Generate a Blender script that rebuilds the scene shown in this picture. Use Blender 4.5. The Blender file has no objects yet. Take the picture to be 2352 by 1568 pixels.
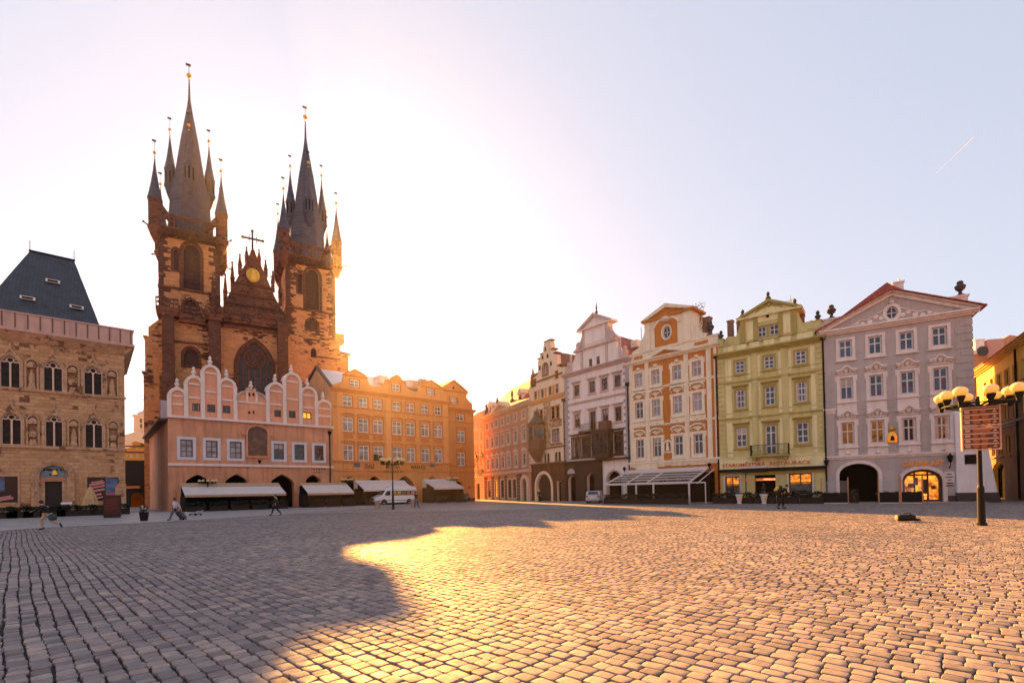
import bpy, bmesh, math, random
import numpy as np
from mathutils import Vector, Matrix, noise
from mathutils.geometry import delaunay_2d_cdt

R = math.radians
SC = bpy.context.scene
COL = SC.collection

# ------------------------------------------------------------------ camera
CAM_H, LENS, PITCH, ROLL, SHIFT = 1.7, 17.0, 0.75, 1.12, 0.1393
cd = bpy.data.cameras.new('camera')
cam = bpy.data.objects.new('camera', cd)
COL.objects.link(cam)
cd.lens, cd.sensor_width, cd.shift_y = LENS, 36.0, SHIFT
cd.clip_start, cd.clip_end = 0.1, 20000.0
CAM_M = Matrix.Rotation(R(90 + PITCH), 3, 'X') @ Matrix.Rotation(R(-ROLL), 3, 'Z')
cam.matrix_world = Matrix.Translation((0, 0, CAM_H)) @ CAM_M.to_4x4()
SC.camera = cam
SC.render.resolution_x, SC.render.resolution_y = 1024, 682

# ------------------------------------------------------------------ sky, sun, exposure
SUN_EL, SUN_AZ = 19.25, -19.55           # azimuth measured from the view direction, to the left
W = bpy.data.worlds.new('World')
SC.world = W
W.use_nodes = True
nt = W.node_tree
sky = nt.nodes.new('ShaderNodeTexSky')
sky.sky_type = 'NISHITA'
sky.sun_disc = False
sky.sun_elevation = R(SUN_EL)
sky.sun_rotation = R(SUN_AZ)
sky.altitude = 200
sky.air_density, sky.dust_density, sky.ozone_density = 1.0, 1.0, 1.0
bg = nt.nodes['Background']
bg.inputs['Strength'].default_value = 0.084
hs = nt.nodes.new('ShaderNodeGamma')                      # evens out the sky: less blinding near the sun
hs.inputs['Gamma'].default_value = 0.28
tint = nt.nodes.new('ShaderNodeMixRGB')
tint.blend_type = 'MULTIPLY'
tint.inputs[0].default_value = 1.0
tint.inputs[2].default_value = (0.97, 0.95, 1.03, 1)      # slight lavender tint over the whole sky
nt.links.new(sky.outputs[0], hs.inputs['Color'])
nt.links.new(hs.outputs[0], tint.inputs[1])
nt.links.new(tint.outputs[0], bg.inputs['Color'])
SUN_DIR = Vector((math.sin(R(SUN_AZ)) * math.cos(R(SUN_EL)), math.cos(R(SUN_AZ)) * math.cos(R(SUN_EL)), math.sin(R(SUN_EL))))
sl = bpy.data.lights.new('sun', 'SUN')
sl.energy, sl.angle, sl.color = 5.0, R(0.5), (1.0, 0.43, 0.085)
sun = bpy.data.objects.new('sun', sl)
COL.objects.link(sun)
sun.rotation_euler = SUN_DIR.to_track_quat('Z', 'Y').to_euler()
SC.view_settings.view_transform = 'Standard'
SC.view_settings.look = 'None'
SC.view_settings.exposure = 2.82
SC.view_settings.gamma = 1.0
SC.cycles.use_denoising = True
SC.cycles.max_bounces = 6
SC.cycles.sample_clamp_indirect = 8.0

# ------------------------------------------------------------------ helpers: points
FP = LENS / 36.0 * 2352
def ray(x, y):
    d = Vector(((x - 1176) / FP, (784 - y + SHIFT * 2352) / FP, -1.0))
    return CAM_M @ d
VIEWS = {'D': (0, 0, 1.632653), 'A': (0, 900, .70175), 'B': (480, 200, .51008), 'C': (480, 900, .38273), 'S': (480, 1300, .44648),
         'O': (1180, 1300, .44643), 'M': (1720, 1200, .47847), 'W': (2300, 1100, .51044), 'N': (2640, 1050, .5614), 'G': (3040, 1030, .57389),
         'L': (3440, 1250, .47847), 'Y': (440, 1450, .31873), 'T1': (0, 1700, .20408), 'T2': (440, 1700, .30612), 'T3': (1160, 1650, .30612),
         'T4': (1880, 1650, .2551), 'T5': (2240, 1700, .21259), 'T6': (2660, 1650, .21259), 'T7': (3060, 1650, .2551), 'T8': (3440, 1380, .2168)}
def pd(v, x, y):
    ox, oy, s = VIEWS[v]
    return (ox + x * s) / 1.632653, (oy + y * s) / 1.632653
def ground_at(x, y, z=0.0):
    d = ray(x, y)
    t = (z - CAM_H) / d.z
    return Vector((d.x * t, d.y * t, z))
def at_depth(x, y, Y):
    d = ray(x, y)
    return Vector((d.x * Y / d.y, Y, CAM_H + d.z * Y / d.y))
def project(p):
    q = CAM_M.transposed() @ (Vector(p) - Vector((0, 0, CAM_H)))
    return 1176 + FP * q.x / -q.z, 784 + SHIFT * 2352 - FP * q.y / -q.z

# ------------------------------------------------------------------ helpers: meshes
class MB:
    """collects polygons; build() links them as one mesh object"""
    def __init__(self):
        self.v, self.f, self.chunks = [], [], []
    def add(self, vs, fs):
        o = len(self.v)
        self.chunks.append((o, o + len(vs), len(self.f), len(self.f) + len(fs)))
        self.v += [tuple(p) for p in vs]
        self.f += [tuple(i + o for i in f) for f in fs]
        return self
    def box(self, x0, x1, y0, y1, z0, z1):
        return self.add([(x0, y0, z0), (x1, y0, z0), (x1, y1, z0), (x0, y1, z0), (x0, y0, z1), (x1, y0, z1), (x1, y1, z1), (x0, y1, z1)],
                        [(3, 2, 1, 0), (4, 5, 6, 7), (0, 1, 5, 4), (1, 2, 6, 5), (2, 3, 7, 6), (3, 0, 4, 7)])
    def prism(self, pts, y0, y1):
        """outline in x,z (anticlockwise seen from -y) pushed from y0 back to y1"""
        n = len(pts)
        a = sum(pts[i][0] * pts[(i + 1) % n][1] - pts[(i + 1) % n][0] * pts[i][1] for i in range(n))
        if a < 0:
            pts = pts[::-1]
        vs = [(p[0], y0, p[1]) for p in pts] + [(p[0], y1, p[1]) for p in pts]
        return self.add(vs, [tuple(range(n)), tuple(range(2 * n - 1, n - 1, -1))] + [((i + 1) % n, i, n + i, n + (i + 1) % n) for i in range(n)])
    def prism_x(self, pts, x0, x1):
        """outline in y,z pushed along x"""
        n = len(pts)
        a = sum(pts[i][0] * pts[(i + 1) % n][1] - pts[(i + 1) % n][0] * pts[i][1] for i in range(n))
        if a < 0:
            pts = pts[::-1]
        vs = [(x1, p[0], p[1]) for p in pts] + [(x0, p[0], p[1]) for p in pts]
        return self.add(vs, [tuple(range(n)), tuple(range(2 * n - 1, n - 1, -1))] + [((i + 1) % n, i, n + i, n + (i + 1) % n) for i in range(n)])
    def ring(self, outer, inner, y0, y1):
        n = len(outer)
        vs = [(p[0], y0, p[1]) for p in outer] + [(p[0], y0, p[1]) for p in inner] + [(p[0], y1, p[1]) for p in outer] + [(p[0], y1, p[1]) for p in inner]
        fs = []
        for i in range(n):
            j = (i + 1) % n
            fs += [(i, j, n + j, n + i), (2 * n + j, 2 * n + i, 3 * n + i, 3 * n + j), (j, i, 2 * n + i, 2 * n + j), (n + i, n + j, 3 * n + j, 3 * n + i)]
        return self.add(vs, fs)
    def lathe(self, prof, c=(0, 0, 0), n=12, rot=0.0, sx=1.0, sy=1.0):
        """profile of (radius, z), closed with caps"""
        vs, fs = [], []
        for r, z in prof:
            for k in range(n):
                a = rot + 2 * math.pi * k / n
                vs.append((c[0] + r * math.cos(a) * sx, c[1] + r * math.sin(a) * sy, c[2] + z))
        for i in range(len(prof) - 1):
            for k in range(n):
                j = (k + 1) % n
                fs.append((i * n + k, i * n + j, (i + 1) * n + j, (i + 1) * n + k))
        fs.append(tuple(range(n - 1, -1, -1)))
        fs.append(tuple((len(prof) - 1) * n + k for k in range(n)))
        return self.add(vs, fs)
    def tube(self, p0, p1, r0, r1=None, n=8):
        r1 = r0 if r1 is None else r1
        p0, p1 = Vector(p0), Vector(p1)
        d = (p1 - p0)
        q = d.to_track_quat('Z', 'Y')
        vs = []
        for p, r in ((p0, r0), (p1, r1)):
            for k in range(n):
                a = 2 * math.pi * k / n
                vs.append(p + q @ Vector((r * math.cos(a), r * math.sin(a), 0)))
        return self.add(vs, [(k, (k + 1) % n, n + (k + 1) % n, n + k) for k in range(n)] + [tuple(range(n - 1, -1, -1)), tuple(range(n, 2 * n))])
    def path(self, pts, r, n=6):
        for a, b in zip(pts[:-1], pts[1:]):
            self.tube(a, b, r, r, n)
        return self
    def ball(self, c, r, n=10, m=7, sz=1.0):
        return self.lathe([(max(r * math.sin(math.pi * i / m), r * .01), -r * sz * math.cos(math.pi * i / m)) for i in range(m + 1)], c, n)
    def plate(self, outline, holes, reveal, depth, cap=True):
        """wall: outline with holes cut through, reveals going back, body extruded back to depth"""
        def ccw(p):
            n = len(p)
            return p if sum(p[i][0] * p[(i + 1) % n][1] - p[(i + 1) % n][0] * p[i][1] for i in range(n)) > 0 else p[::-1]
        outline = ccw(outline)
        loops = [outline] + [ccw(h) for h in holes]
        vs, es = [], []
        for lp in loops:
            o = len(vs)
            vs += [Vector(p) for p in lp]
            es += [(o + i, o + (i + 1) % len(lp)) for i in range(len(lp))]
        rv, _, rf, _, _, _ = delaunay_2d_cdt(vs, es, [], 0, 1e-5)
        def inside(p, poly):
            c = False
            n = len(poly)
            for i in range(n):
                a, b = poly[i], poly[(i + 1) % n]
                if (a[1] > p[1]) != (b[1] > p[1]) and p[0] < (b[0] - a[0]) * (p[1] - a[1]) / (b[1] - a[1]) + a[0]:
                    c = not c
            return c
        fs = []
        for f in rf:
            c = sum((rv[i] for i in f), Vector((0, 0))) / len(f)
            if inside(c, outline) and not any(inside(c, h) for h in loops[1:]):
                a = sum(rv[f[i]].x * rv[f[(i + 1) % len(f)]].y - rv[f[(i + 1) % len(f)]].x * rv[f[i]].y for i in range(len(f)))
                fs.append(tuple(f) if a > 0 else tuple(f[::-1]))
        self.add([(p.x, 0, p.y) for p in rv], fs)
        for h in loops[1:]:
            n = len(h)
            self.add([(p[0], 0, p[1]) for p in h] + [(p[0], reveal, p[1]) for p in h], [(i, (i + 1) % n, n + (i + 1) % n, n + i) for i in range(n)])
        n = len(outline)
        self.add([(p[0], 0, p[1]) for p in outline] + [(p[0], depth, p[1]) for p in outline],
                 [((i + 1) % n, i, n + i, n + (i + 1) % n) for i in range(n)] + ([tuple(range(2 * n - 1, n - 1, -1))] if cap else []))
        return self
    def build(self, name, mat=None, parent=None, smooth=False, loc=None):
        me = bpy.data.meshes.new(name)
        me.from_pydata(self.v, [], self.f)
        if mat:
            me.materials.append(mat)
        if smooth:
            me.polygons.foreach_set('use_smooth', [True] * len(me.polygons))
        o = bpy.data.objects.new(name, me)
        COL.objects.link(o)
        if parent:
            o.parent = parent
        if loc:
            o.location = loc
        return o

def tag(o, label=None, cat=None, group=None, kind=None):
    for k, v in (('label', label), ('category', cat), ('group', group), ('kind', kind)):
        if v:
            o[k] = v
    return o
def empty(name, loc, rz=0.0, label=None, cat=None, group=None):
    o = bpy.data.objects.new(name, None)
    o.empty_display_size = 0.5
    COL.objects.link(o)
    o.location = loc
    o.rotation_euler = (0, 0, rz)
    return tag(o, label, cat, group)
def copy_tree(o, parent=None):
    c = o.copy()
    COL.objects.link(c)
    if parent:
        c.parent = parent
    for ch in [x for x in bpy.data.objects if x.parent == o]:
        copy_tree(ch, c)
    return c

def rect(s0, s1, z0, z1):
    return [(s0, z0), (s1, z0), (s1, z1), (s0, z1)]
def arch(s0, s1, z0, z1, kind='round', rise=None, n=10):
    """opening with an arched head; z1 is the crown"""
    c, h = (s0 + s1) / 2, (s1 - s0) / 2
    if kind == 'pointed':
        rise = rise or h * 1.45
        zs = z1 - rise
        pts = []
        if rise < h * 1.02:                      # flat pointed arch
            m = n // 2
            e = [(h * (1 - (i / m)), rise * (i / m) ** .62) for i in range(m + 1)]
            return [(s0, z0), (s1, z0)] + [(c + a, zs + b) for a, b in e] + [(c - a, zs + b) for a, b in e[-2::-1]]
        rr = (h * h + rise * rise) / (2 * h)      # radius whose centre lies on the springing line
        a1 = math.asin(min(1, rise / rr))
        m = n // 2
        for i in range(m + 1):
            a = a1 * i / m
            pts.append((s1 - rr + rr * math.cos(a), zs + rr * math.sin(a)))
        for i in range(m - 1, -1, -1):
            a = a1 * i / m
            pts.append((s0 + rr - rr * math.cos(a), zs + rr * math.sin(a)))
    else:
        rise = rise or h
        zs = z1 - rise
        pts = [(c + h * math.cos(math.pi * i / n), zs + rise * math.sin(math.pi * i / n)) for i in range(n + 1)]
    return [(s0, z0), (s1, z0)] + pts
def inset(pts, t):
    """moves an anticlockwise outline inwards by t (outwards if negative)"""
    n, out = len(pts), []
    for i in range(n):
        a, b, c = Vector(pts[i - 1]), Vector(pts[i]), Vector(pts[(i + 1) % n])
        d1, d2 = (b - a).normalized(), (c - b).normalized()
        n1, n2 = Vector((-d1.y, d1.x)), Vector((-d2.y, d2.x))
        m = n1 + n2
        m = m / max(m.dot(n1), .35)
        out.append((b.x + m.x * t, b.y + m.y * t))
    return out

# ------------------------------------------------------------------ helpers: materials
class NT:
    def __init__(self, name):
        self.m = bpy.data.materials.new(name)
        self.m.use_nodes = True
        self.t = self.m.node_tree
        self.b = self.t.nodes['Principled BSDF']
    def n(self, typ, **kw):
        nd = self.t.nodes.new('ShaderNode' + typ)
        for k, v in kw.items():
            if hasattr(nd, k):
                setattr(nd, k, v)
            else:
                nd.inputs[k.replace('_', ' ')].default_value = v
        return nd
    def l(self, a, b):
        self.t.links.new(a, b)
    def noise(self, vec, scale, detail=4.0, rough=.6):
        nd = self.n('TexNoise')
        nd.inputs['Scale'].default_value = scale
        nd.inputs['Detail'].default_value = detail
        nd.inputs['Roughness'].default_value = rough
        self.l(vec, nd.inputs['Vector'])
        return nd.outputs['Fac']
    def ramp(self, fac, stops):
        nd = self.n('ValToRGB')
        el = nd.color_ramp.elements
        while len(el) < len(stops):
            el.new(.5)
        for e, (p, c) in zip(el, stops):
            e.position = p
            e.color = (*c, 1) if len(c) == 3 else c
        self.l(fac, nd.inputs[0])
        return nd.outputs[0]
    def mix(self, fac, a, b, mode='MIX'):
        nd = self.n('MixRGB', blend_type=mode)
        for s, v in ((nd.inputs[0], fac), (nd.inputs[1], a), (nd.inputs[2], b)):
            if isinstance(v, (int, float)):
                s.default_value = v
            elif isinstance(v, (tuple, list)):
                s.default_value = (*v, 1)
            else:
                self.l(v, s)
        return nd.outputs[0]
    def bump(self, h, dist, strength=1.0):
        nd = self.n('Bump')
        nd.inputs['Distance'].default_value = dist
        nd.inputs['Strength'].default_value = strength
        self.l(h, nd.inputs['Height'])
        self.l(nd.outputs[0], self.b.inputs['Normal'])
    def vec(self, rot=0.0, sc=(1, 1, 1)):
        tc = self.n('TexCoord')
        mp = self.n('Mapping')
        mp.inputs['Rotation'].default_value = (0, 0, rot)
        mp.inputs['Scale'].default_value = sc
        self.l(tc.outputs['Object'], mp.inputs['Vector'])
        return mp.outputs[0]
WALLS = 1.48
def sc(c, k):
    return tuple(min(1, x * k) for x in c)

def plain(name, col, rough=.75, var=.12, scale=1.2, bump=0.0, metal=0.0, spec=.4, streak=0.0, dirt=None):
    """paint, render, metal: an uneven colour, rain streaks and a fine bump"""
    if any(q in name for q in ('plaster', 'trim', 'stucco', 'panel', 'moulding', 'whitewash', 'band', 'render')):
        col = tuple(min(.8, c * WALLS) for c in col)
        dirt = dirt and tuple(c * WALLS for c in dirt)
    k = NT(name)
    v = k.vec()
    f = k.noise(v, scale, 6, .62)
    c = k.ramp(f, [(.28, sc(col, 1 - var)), (.72, sc(col, 1 + var))])
    if streak:
        f2 = k.noise(k.vec(sc=(2.2, 2.2, .16)), 1.0, 5, .65)
        m = k.ramp(f2, [(.48, (0, 0, 0)), (.72, (min(1, streak * 1.6),) * 3)])
        c = k.mix(m, c, dirt or sc(col, .45))
    k.l(c, k.b.inputs['Base Color'])
    k.b.inputs['Roughness'].default_value = rough
    k.b.inputs['Metallic'].default_value = metal
    k.b.inputs['Specular IOR Level'].default_value = spec
    if bump:
        k.bump(k.noise(v, 14, 3), bump)
    return k.m
def masonry(name, c1, c2, mortar, w=.7, h=.35, msize=.015, bias=0.0, patch=None, patch_at=(.52, .6), bump=.02, rough=.85, big=.35):
    """courses of stone on both wall directions, with patches of blackened or newer stone"""
    k = NT(name)
    tc = k.n('TexCoord')
    sp = k.n('SeparateXYZ')
    k.l(tc.outputs['Object'], sp.inputs[0])
    ad = k.n('Math', operation='ADD')
    k.l(sp.outputs[0], ad.inputs[0])
    k.l(sp.outputs[1], ad.inputs[1])
    cb = k.n('CombineXYZ')
    k.l(ad.outputs[0], cb.inputs[0])
    k.l(sp.outputs[2], cb.inputs[1])
    br = k.n('TexBrick')
    br.inputs['Scale'].default_value = 1.0
    for nm, val in (('Brick Width', w), ('Row Height', h), ('Mortar Size', msize), ('Bias', bias), ('Mortar Smooth', .3)):
        br.inputs[nm].default_value = val
    br.inputs['Color1'].default_value = (*c1, 1)
    br.inputs['Color2'].default_value = (*c2, 1)
    br.inputs['Mortar'].default_value = (*mortar, 1)
    k.l(cb.outputs[0], br.inputs['Vector'])
    v = k.vec()
    c = br.outputs['Color']
    f = k.noise(v, big, 5, .7)
    if patch:
        # whole stones go dark: the patch noise is read at the stone's own cell
        q = k.n('VectorMath', operation='SNAP')
        q.inputs[1].default_value = (w, h, 1)
        k.l(cb.outputs[0], q.inputs[0])
        wn = k.n('TexWhiteNoise', noise_dimensions='2D')
        k.l(q.outputs[0], wn.inputs['Vector'])
        s = k.n('Math', operation='MULTIPLY_ADD')
        s.inputs[1].default_value = .22
        k.l(wn.outputs['Value'], s.inputs[0])
        k.l(f, s.inputs[2])
        m = k.ramp(s.outputs[0], [(patch_at[0] + .1, (0, 0, 0)), (patch_at[1] + .1, (1, 1, 1))])
        c = k.mix(m, c, patch)
    f3 = k.noise(v, 3.0, 5, .7)
    c = k.mix(1.0, c, k.ramp(f3, [(.25, (.72, .72, .72)), (.75, (1.2, 1.2, 1.2))]), 'MULTIPLY')
    k.l(c, k.b.inputs['Base Color'])
    k.b.inputs['Roughness'].default_value = rough
    k.b.inputs['Specular IOR Level'].default_value = .3
    h2 = k.n('Math', operation='MULTIPLY_ADD')
    k.l(f3, h2.inputs[0])
    h2.inputs[1].default_value = .5
    iv = k.n('Math', operation='SUBTRACT')
    iv.inputs[0].default_value = 1.0
    k.l(br.outputs['Fac'], iv.inputs[1])
    k.l(iv.outputs[0], h2.inputs[2])
    k.bump(h2.outputs[0], bump)
    return k.m
def glass(name, col=(.02, .024, .03), rough=.04, var=.5):
    """window glass seen by day: dark room behind, sky and square mirrored, each pane a little bowed"""
    k = NT(name)
    v = k.vec()
    f = k.noise(v, .9, 2)
    k.l(k.ramp(f, [(.35, sc(col, 1 - var)), (.65, sc(col, 1 + var))]), k.b.inputs['Base Color'])
    k.b.inputs['Roughness'].default_value = rough
    k.b.inputs['Specular IOR Level'].default_value = .6
    k.bump(k.noise(v, 1.3, 1), .02)
    return k.m
def glow(name, col, strength, var=.6, scale=3.0):
    k = NT(name)
    f = k.noise(k.vec(), scale, 4)
    c = k.ramp(f, [(.35, sc(col, 1 - var)), (.7, col)])
    k.l(c, k.b.inputs['Base Color'])
    k.l(c, k.b.inputs['Emission Color'])
    k.b.inputs['Emission Strength'].default_value = strength
    return k.m
def tiles(name, c1, c2, w=.22, h=.3, rough=.75):
    k = NT(name)
    tc = k.n('TexCoord')
    sp = k.n('SeparateXYZ')
    k.l(tc.outputs['Object'], sp.inputs[0])
    cb = k.n('CombineXYZ')
    a = k.n('Math', operation='ADD')
    k.l(sp.outputs[0], a.inputs[0])
    k.l(sp.outputs[1], a.inputs[1])
    k.l(a.outputs[0], cb.inputs[0])
    k.l(sp.outputs[2], cb.inputs[1])
    br = k.n('TexBrick')
    br.inputs['Scale'].default_value = 1.0
    for nm, val in (('Brick Width', w), ('Row Height', h), ('Mortar Size', .02)):
        br.inputs[nm].default_value = val
    br.inputs['Color1'].default_value = (*c1, 1)
    br.inputs['Color2'].default_value = (*c2, 1)
    br.inputs['Mortar'].default_value = (*sc(c1, .35), 1)
    k.l(cb.outputs[0], br.inputs['Vector'])
    f = k.noise(k.vec(), 1.1, 5)
    k.l(k.mix(1.0, br.outputs['Color'], k.ramp(f, [(.3, (.65, .65, .65)), (.7, (1.2, 1.2, 1.2))]), 'MULTIPLY'), k.b.inputs['Base Color'])
    k.b.inputs['Roughness'].default_value = rough
    k.bump(br.outputs['Fac'], -.03)
    return k.m

# ------------------------------------------------------------------ ground
ROW = Vector((30 - 1176, FP, 0)).normalized()            # the setts' rows run this way
ROWN = Vector((ROW.y, -ROW.x, 0))
FIELD = 44.0                                             # setts are modelled one by one up to here
def sett_material():
    k = NT('sett_stone')
    v = k.vec()
    g = k.n('NewGeometry')
    c = k.ramp(g.outputs['Random Per Island'], [(0, (.142, .133, .137)), (.25, (.205, .19, .192)), (.55, (.245, .222, .216)), (.8, (.285, .253, .24)), (.93, (.36, .31, .275)), (1, (.178, .164, .164))])
    f = k.noise(v, 9, 6, .7)
    c = k.mix(1.0, c, k.ramp(f, [(.3, (.78, .78, .78)), (.7, (1.15, 1.15, 1.15))]), 'MULTIPLY')
    big = k.noise(v, .22, 3)
    c = k.mix(1.0, c, k.ramp(big, [(.3, (.85, .85, .88)), (.7, (1.1, 1.08, 1.05))]), 'MULTIPLY')
    pit = k.noise(v, 55, 2, .5)
    c = k.mix(k.ramp(pit, [(.66, (0, 0, 0)), (.74, (.55, .55, .55))]), c, (.06, .05, .045))
    k.l(c, k.b.inputs['Base Color'])
    k.l(k.ramp(k.noise(v, 4, 4), [(.3, (.5,) * 3), (.7, (.8,) * 3)]), k.b.inputs['Roughness'])
    k.b.inputs['Specular IOR Level'].default_value = .3
    k.b.inputs['IOR'].default_value = 1.22
    k.bump(f, .006)
    return k.m
def far_sett_material(name, c1, c2, joint, w, h, rot):
    k = NT(name)
    v = k.vec(rot=rot)
    br = k.n('TexBrick')
    br.inputs['Scale'].default_value = 1.0
    for nm, val in (('Brick Width', w), ('Row Height', h), ('Mortar Size', .009), ('Mortar Smooth', .4)):
        br.inputs[nm].default_value = val
    br.inputs['Color1'].default_value = (*c1, 1)
    br.inputs['Color2'].default_value = (*c2, 1)
    br.inputs['Mortar'].default_value = (*joint, 1)
    k.l(v, br.inputs['Vector'])
    f = k.noise(v, .6, 5)
    k.l(k.mix(1.0, br.outputs['Color'], k.ramp(f, [(.3, (.82,) * 3), (.7, (1.15,) * 3)]), 'MULTIPLY'), k.b.inputs['Base Color'])
    k.b.inputs['Roughness'].default_value = .5
    k.bump(br.outputs['Fac'], -.012)
    return k.m
ROT = math.atan2(ROW.y, ROW.x)
m_far = far_sett_material('far_setts', (.245, .225, .22), (.205, .188, .185), (.045, .041, .04), .18, .165, -ROT)
m_slab = far_sett_material('granite_slabs', (.30, .285, .285), (.25, .235, .235), (.12, .115, .115), .6, .4, -R(41))
m_joint = plain('joint_grit', (.022, .019, .016), .95, .4, 6)
m_earth = plain('earth', (.16, .14, .12), .95, .2, .05)
def sheet(name, pts, z, m):
    return tag(MB().add([(p[0], p[1], z) for p in pts], [tuple(range(len(pts)))]).build(name, m), kind='structure')
sheet('ground', [(-4000, -500), (4000, -500), (4000, 6000), (-4000, 6000)], -.09, m_earth)
FH = 1.22
field_poly = [(-5.5, 1.0), (5.5, 1.0), (FH * FIELD + 3, FIELD), (-FH * FIELD - 3, FIELD)]
sheet('joint_bed', field_poly, -.045, m_joint)
sheet('square_paving', [(-160, FIELD), (160, FIELD), (160, 180), (-160, 180)], -.006, m_far)
sheet('side_paving', [(5.5, 1.0), (5.5, -60), (160, -60), (160, FIELD), (FH * FIELD + 3, FIELD)], -.006, m_far)
sheet('side_paving', [(-5.5, 1.0), (-FH * FIELD - 3, FIELD), (-160, FIELD), (-160, -60), (-5.5, -60)], -.006, m_far)
sheet('near_paving', [(-5.5, -60), (5.5, -60), (5.5, 1.0), (-5.5, 1.0)], -.006, m_far)

def setts():
    rng = np.random.default_rng(5)
    e1, e2 = np.array([ROW.x, ROW.y]), np.array([ROWN.x, ROWN.y])
    WROW = .17
    corners = np.array(field_poly)
    a, b = corners @ e1, corners @ e2
    S0, S1, N0, N1 = a.min(), a.max(), b.min(), b.max()
    cs, cn, ls, ws = [], [], [], []
    for j in range(int(N0 / WROW) - 1, int(N1 / WROW) + 2):
        n = int((S1 - S0) / .16) + 4
        L = rng.uniform(.145, .235, n)
        s = S0 - rng.uniform(0, .3) + np.cumsum(L)
        c = s - L / 2
        nn = j * WROW + .03 * np.sin(c * .4 + j * .03) + .009 * np.sin(c * 1.9 + j * .21) + rng.uniform(-.009, .009, n)
        X, Y = c * e1[0] + nn * e2[0], c * e1[1] + nn * e2[1]
        k = (Y > 1.02) & (Y < FIELD - .1) & (np.abs(X) < 4.2 + FH * Y * .99 + .0)
        k &= np.abs(X) < 5.4 + (FH * FIELD + 3 - 5.5) * (Y - 1) / (FIELD - 1) - .1
        cs.append(c[k]); cn.append(nn[k]); ls.append(L[k]); ws.append(np.full(k.sum(), WROW))
    cs, cn, ls, ws = map(np.concatenate, (cs, cn, ls, ws))
    X, Y = cs * e1[0] + cn * e2[0], cs * e1[1] + cn * e2[1]
    d = np.hypot(X, Y)
    N = len(cs)
    gap_s, gap_n = rng.uniform(.003, .011, N), rng.uniform(.007, .020, N)
    hx, hy = ls / 2 - gap_s / 2, ws / 2 - gap_n / 2
    dz = rng.normal(0, .0028, N) + .012 * np.sin(X * .35) * np.sin(Y * .27) - .004
    tx, ty = rng.normal(0, .010, N), rng.normal(0, .016, N)
    rot = rng.normal(0, .03, N)
    jit = rng.uniform(-.09, .09, (N, 4, 2))
    vs, fs, base = [], [], 0
    def emit(idx, g, hts):
        nonlocal base
        g = np.array(g); q = len(g)
        U, V = np.meshgrid(g, g, indexing='ij')
        U, V = U.ravel(), V.ravel()
        m = np.maximum(np.abs(U), np.abs(V))
        H = np.interp(m, hts[0], hts[1])
        shrink = 1 - .10 * np.clip((np.abs(U * V) - .45) / .55, 0, 1)
        U2, V2 = U * shrink, V * shrink
        w = np.stack([(1 - U) * (1 - V), (1 + U) * (1 - V), (1 + U) * (1 + V), (1 - U) * (1 + V)], 1) / 4
        du, dv = jit[idx, :, 0] @ w.T, jit[idx, :, 1] @ w.T
        u, v = (U2[None] + du) * hx[idx][:, None], (V2[None] + dv) * hy[idx][:, None]
        z = H[None] + dz[idx][:, None] + u * tx[idx][:, None] + v * ty[idx][:, None]
        if q > 4:
            z = z + (H > -.02)[None] * rng.normal(0, .0011, (len(idx), q * q))
        c, s = np.cos(rot[idx])[:, None], np.sin(rot[idx])[:, None]
        ss, nn = cs[idx][:, None] + u * c - v * s, cn[idx][:, None] + u * s + v * c
        vs.append(np.stack([ss * e1[0] + nn * e2[0], ss * e1[1] + nn * e2[1], z], -1).reshape(-1, 3))
        I, J = np.meshgrid(np.arange(q - 1), np.arange(q - 1), indexing='ij')
        I, J = I.ravel(), J.ravel()
        quad = np.stack([I * q + J, I * q + J + 1, (I + 1) * q + J + 1, (I + 1) * q + J], 1)
        fs.append((quad[None] + (base + np.arange(len(idx)) * q * q)[:, None, None]).reshape(-1, 4))
        base += len(idx) * q * q
    ix = np.arange(N)
    emit(ix[d < 9], [-1, -.99, -.95, -.87, -.35, .35, .87, .95, .99, 1], ([0, .35, .87, .95, .99, 1], [.0022, .002, .0012, -.001, -.008, -.052]))
    emit(ix[(d >= 9) & (d < 20)], [-1, -.97, -.86, .86, .97, 1], ([0, .86, .97, 1], [.002, .002, -.006, -.05]))
    emit(ix[d >= 20], [-1, -.9, .9, 1], ([0, .9, 1], [.002, .002, -.035]))
    V, F = np.concatenate(vs), np.concatenate(fs)[:, ::-1]
    me = bpy.data.meshes.new('cobblestones')
    me.vertices.add(len(V)); me.vertices.foreach_set('co', V.ravel())
    me.loops.add(F.size); me.loops.foreach_set('vertex_index', F.ravel())
    me.polygons.add(len(F)); me.polygons.foreach_set('loop_start', np.arange(0, F.size, 4)); me.polygons.foreach_set('loop_total', np.full(len(F), 4))
    sm = np.zeros(len(F), bool)
    sm[:int((d < 9).sum()) * 81] = True
    me.polygons.foreach_set('use_smooth', sm)
    me.update(calc_edges=True)
    me.materials.append(sett_material())
    o = bpy.data.objects.new('cobblestones', me)
    COL.objects.link(o)
    print('setts', N, 'verts', len(V))
    return tag(o, kind='stuff')
setts()

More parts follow.
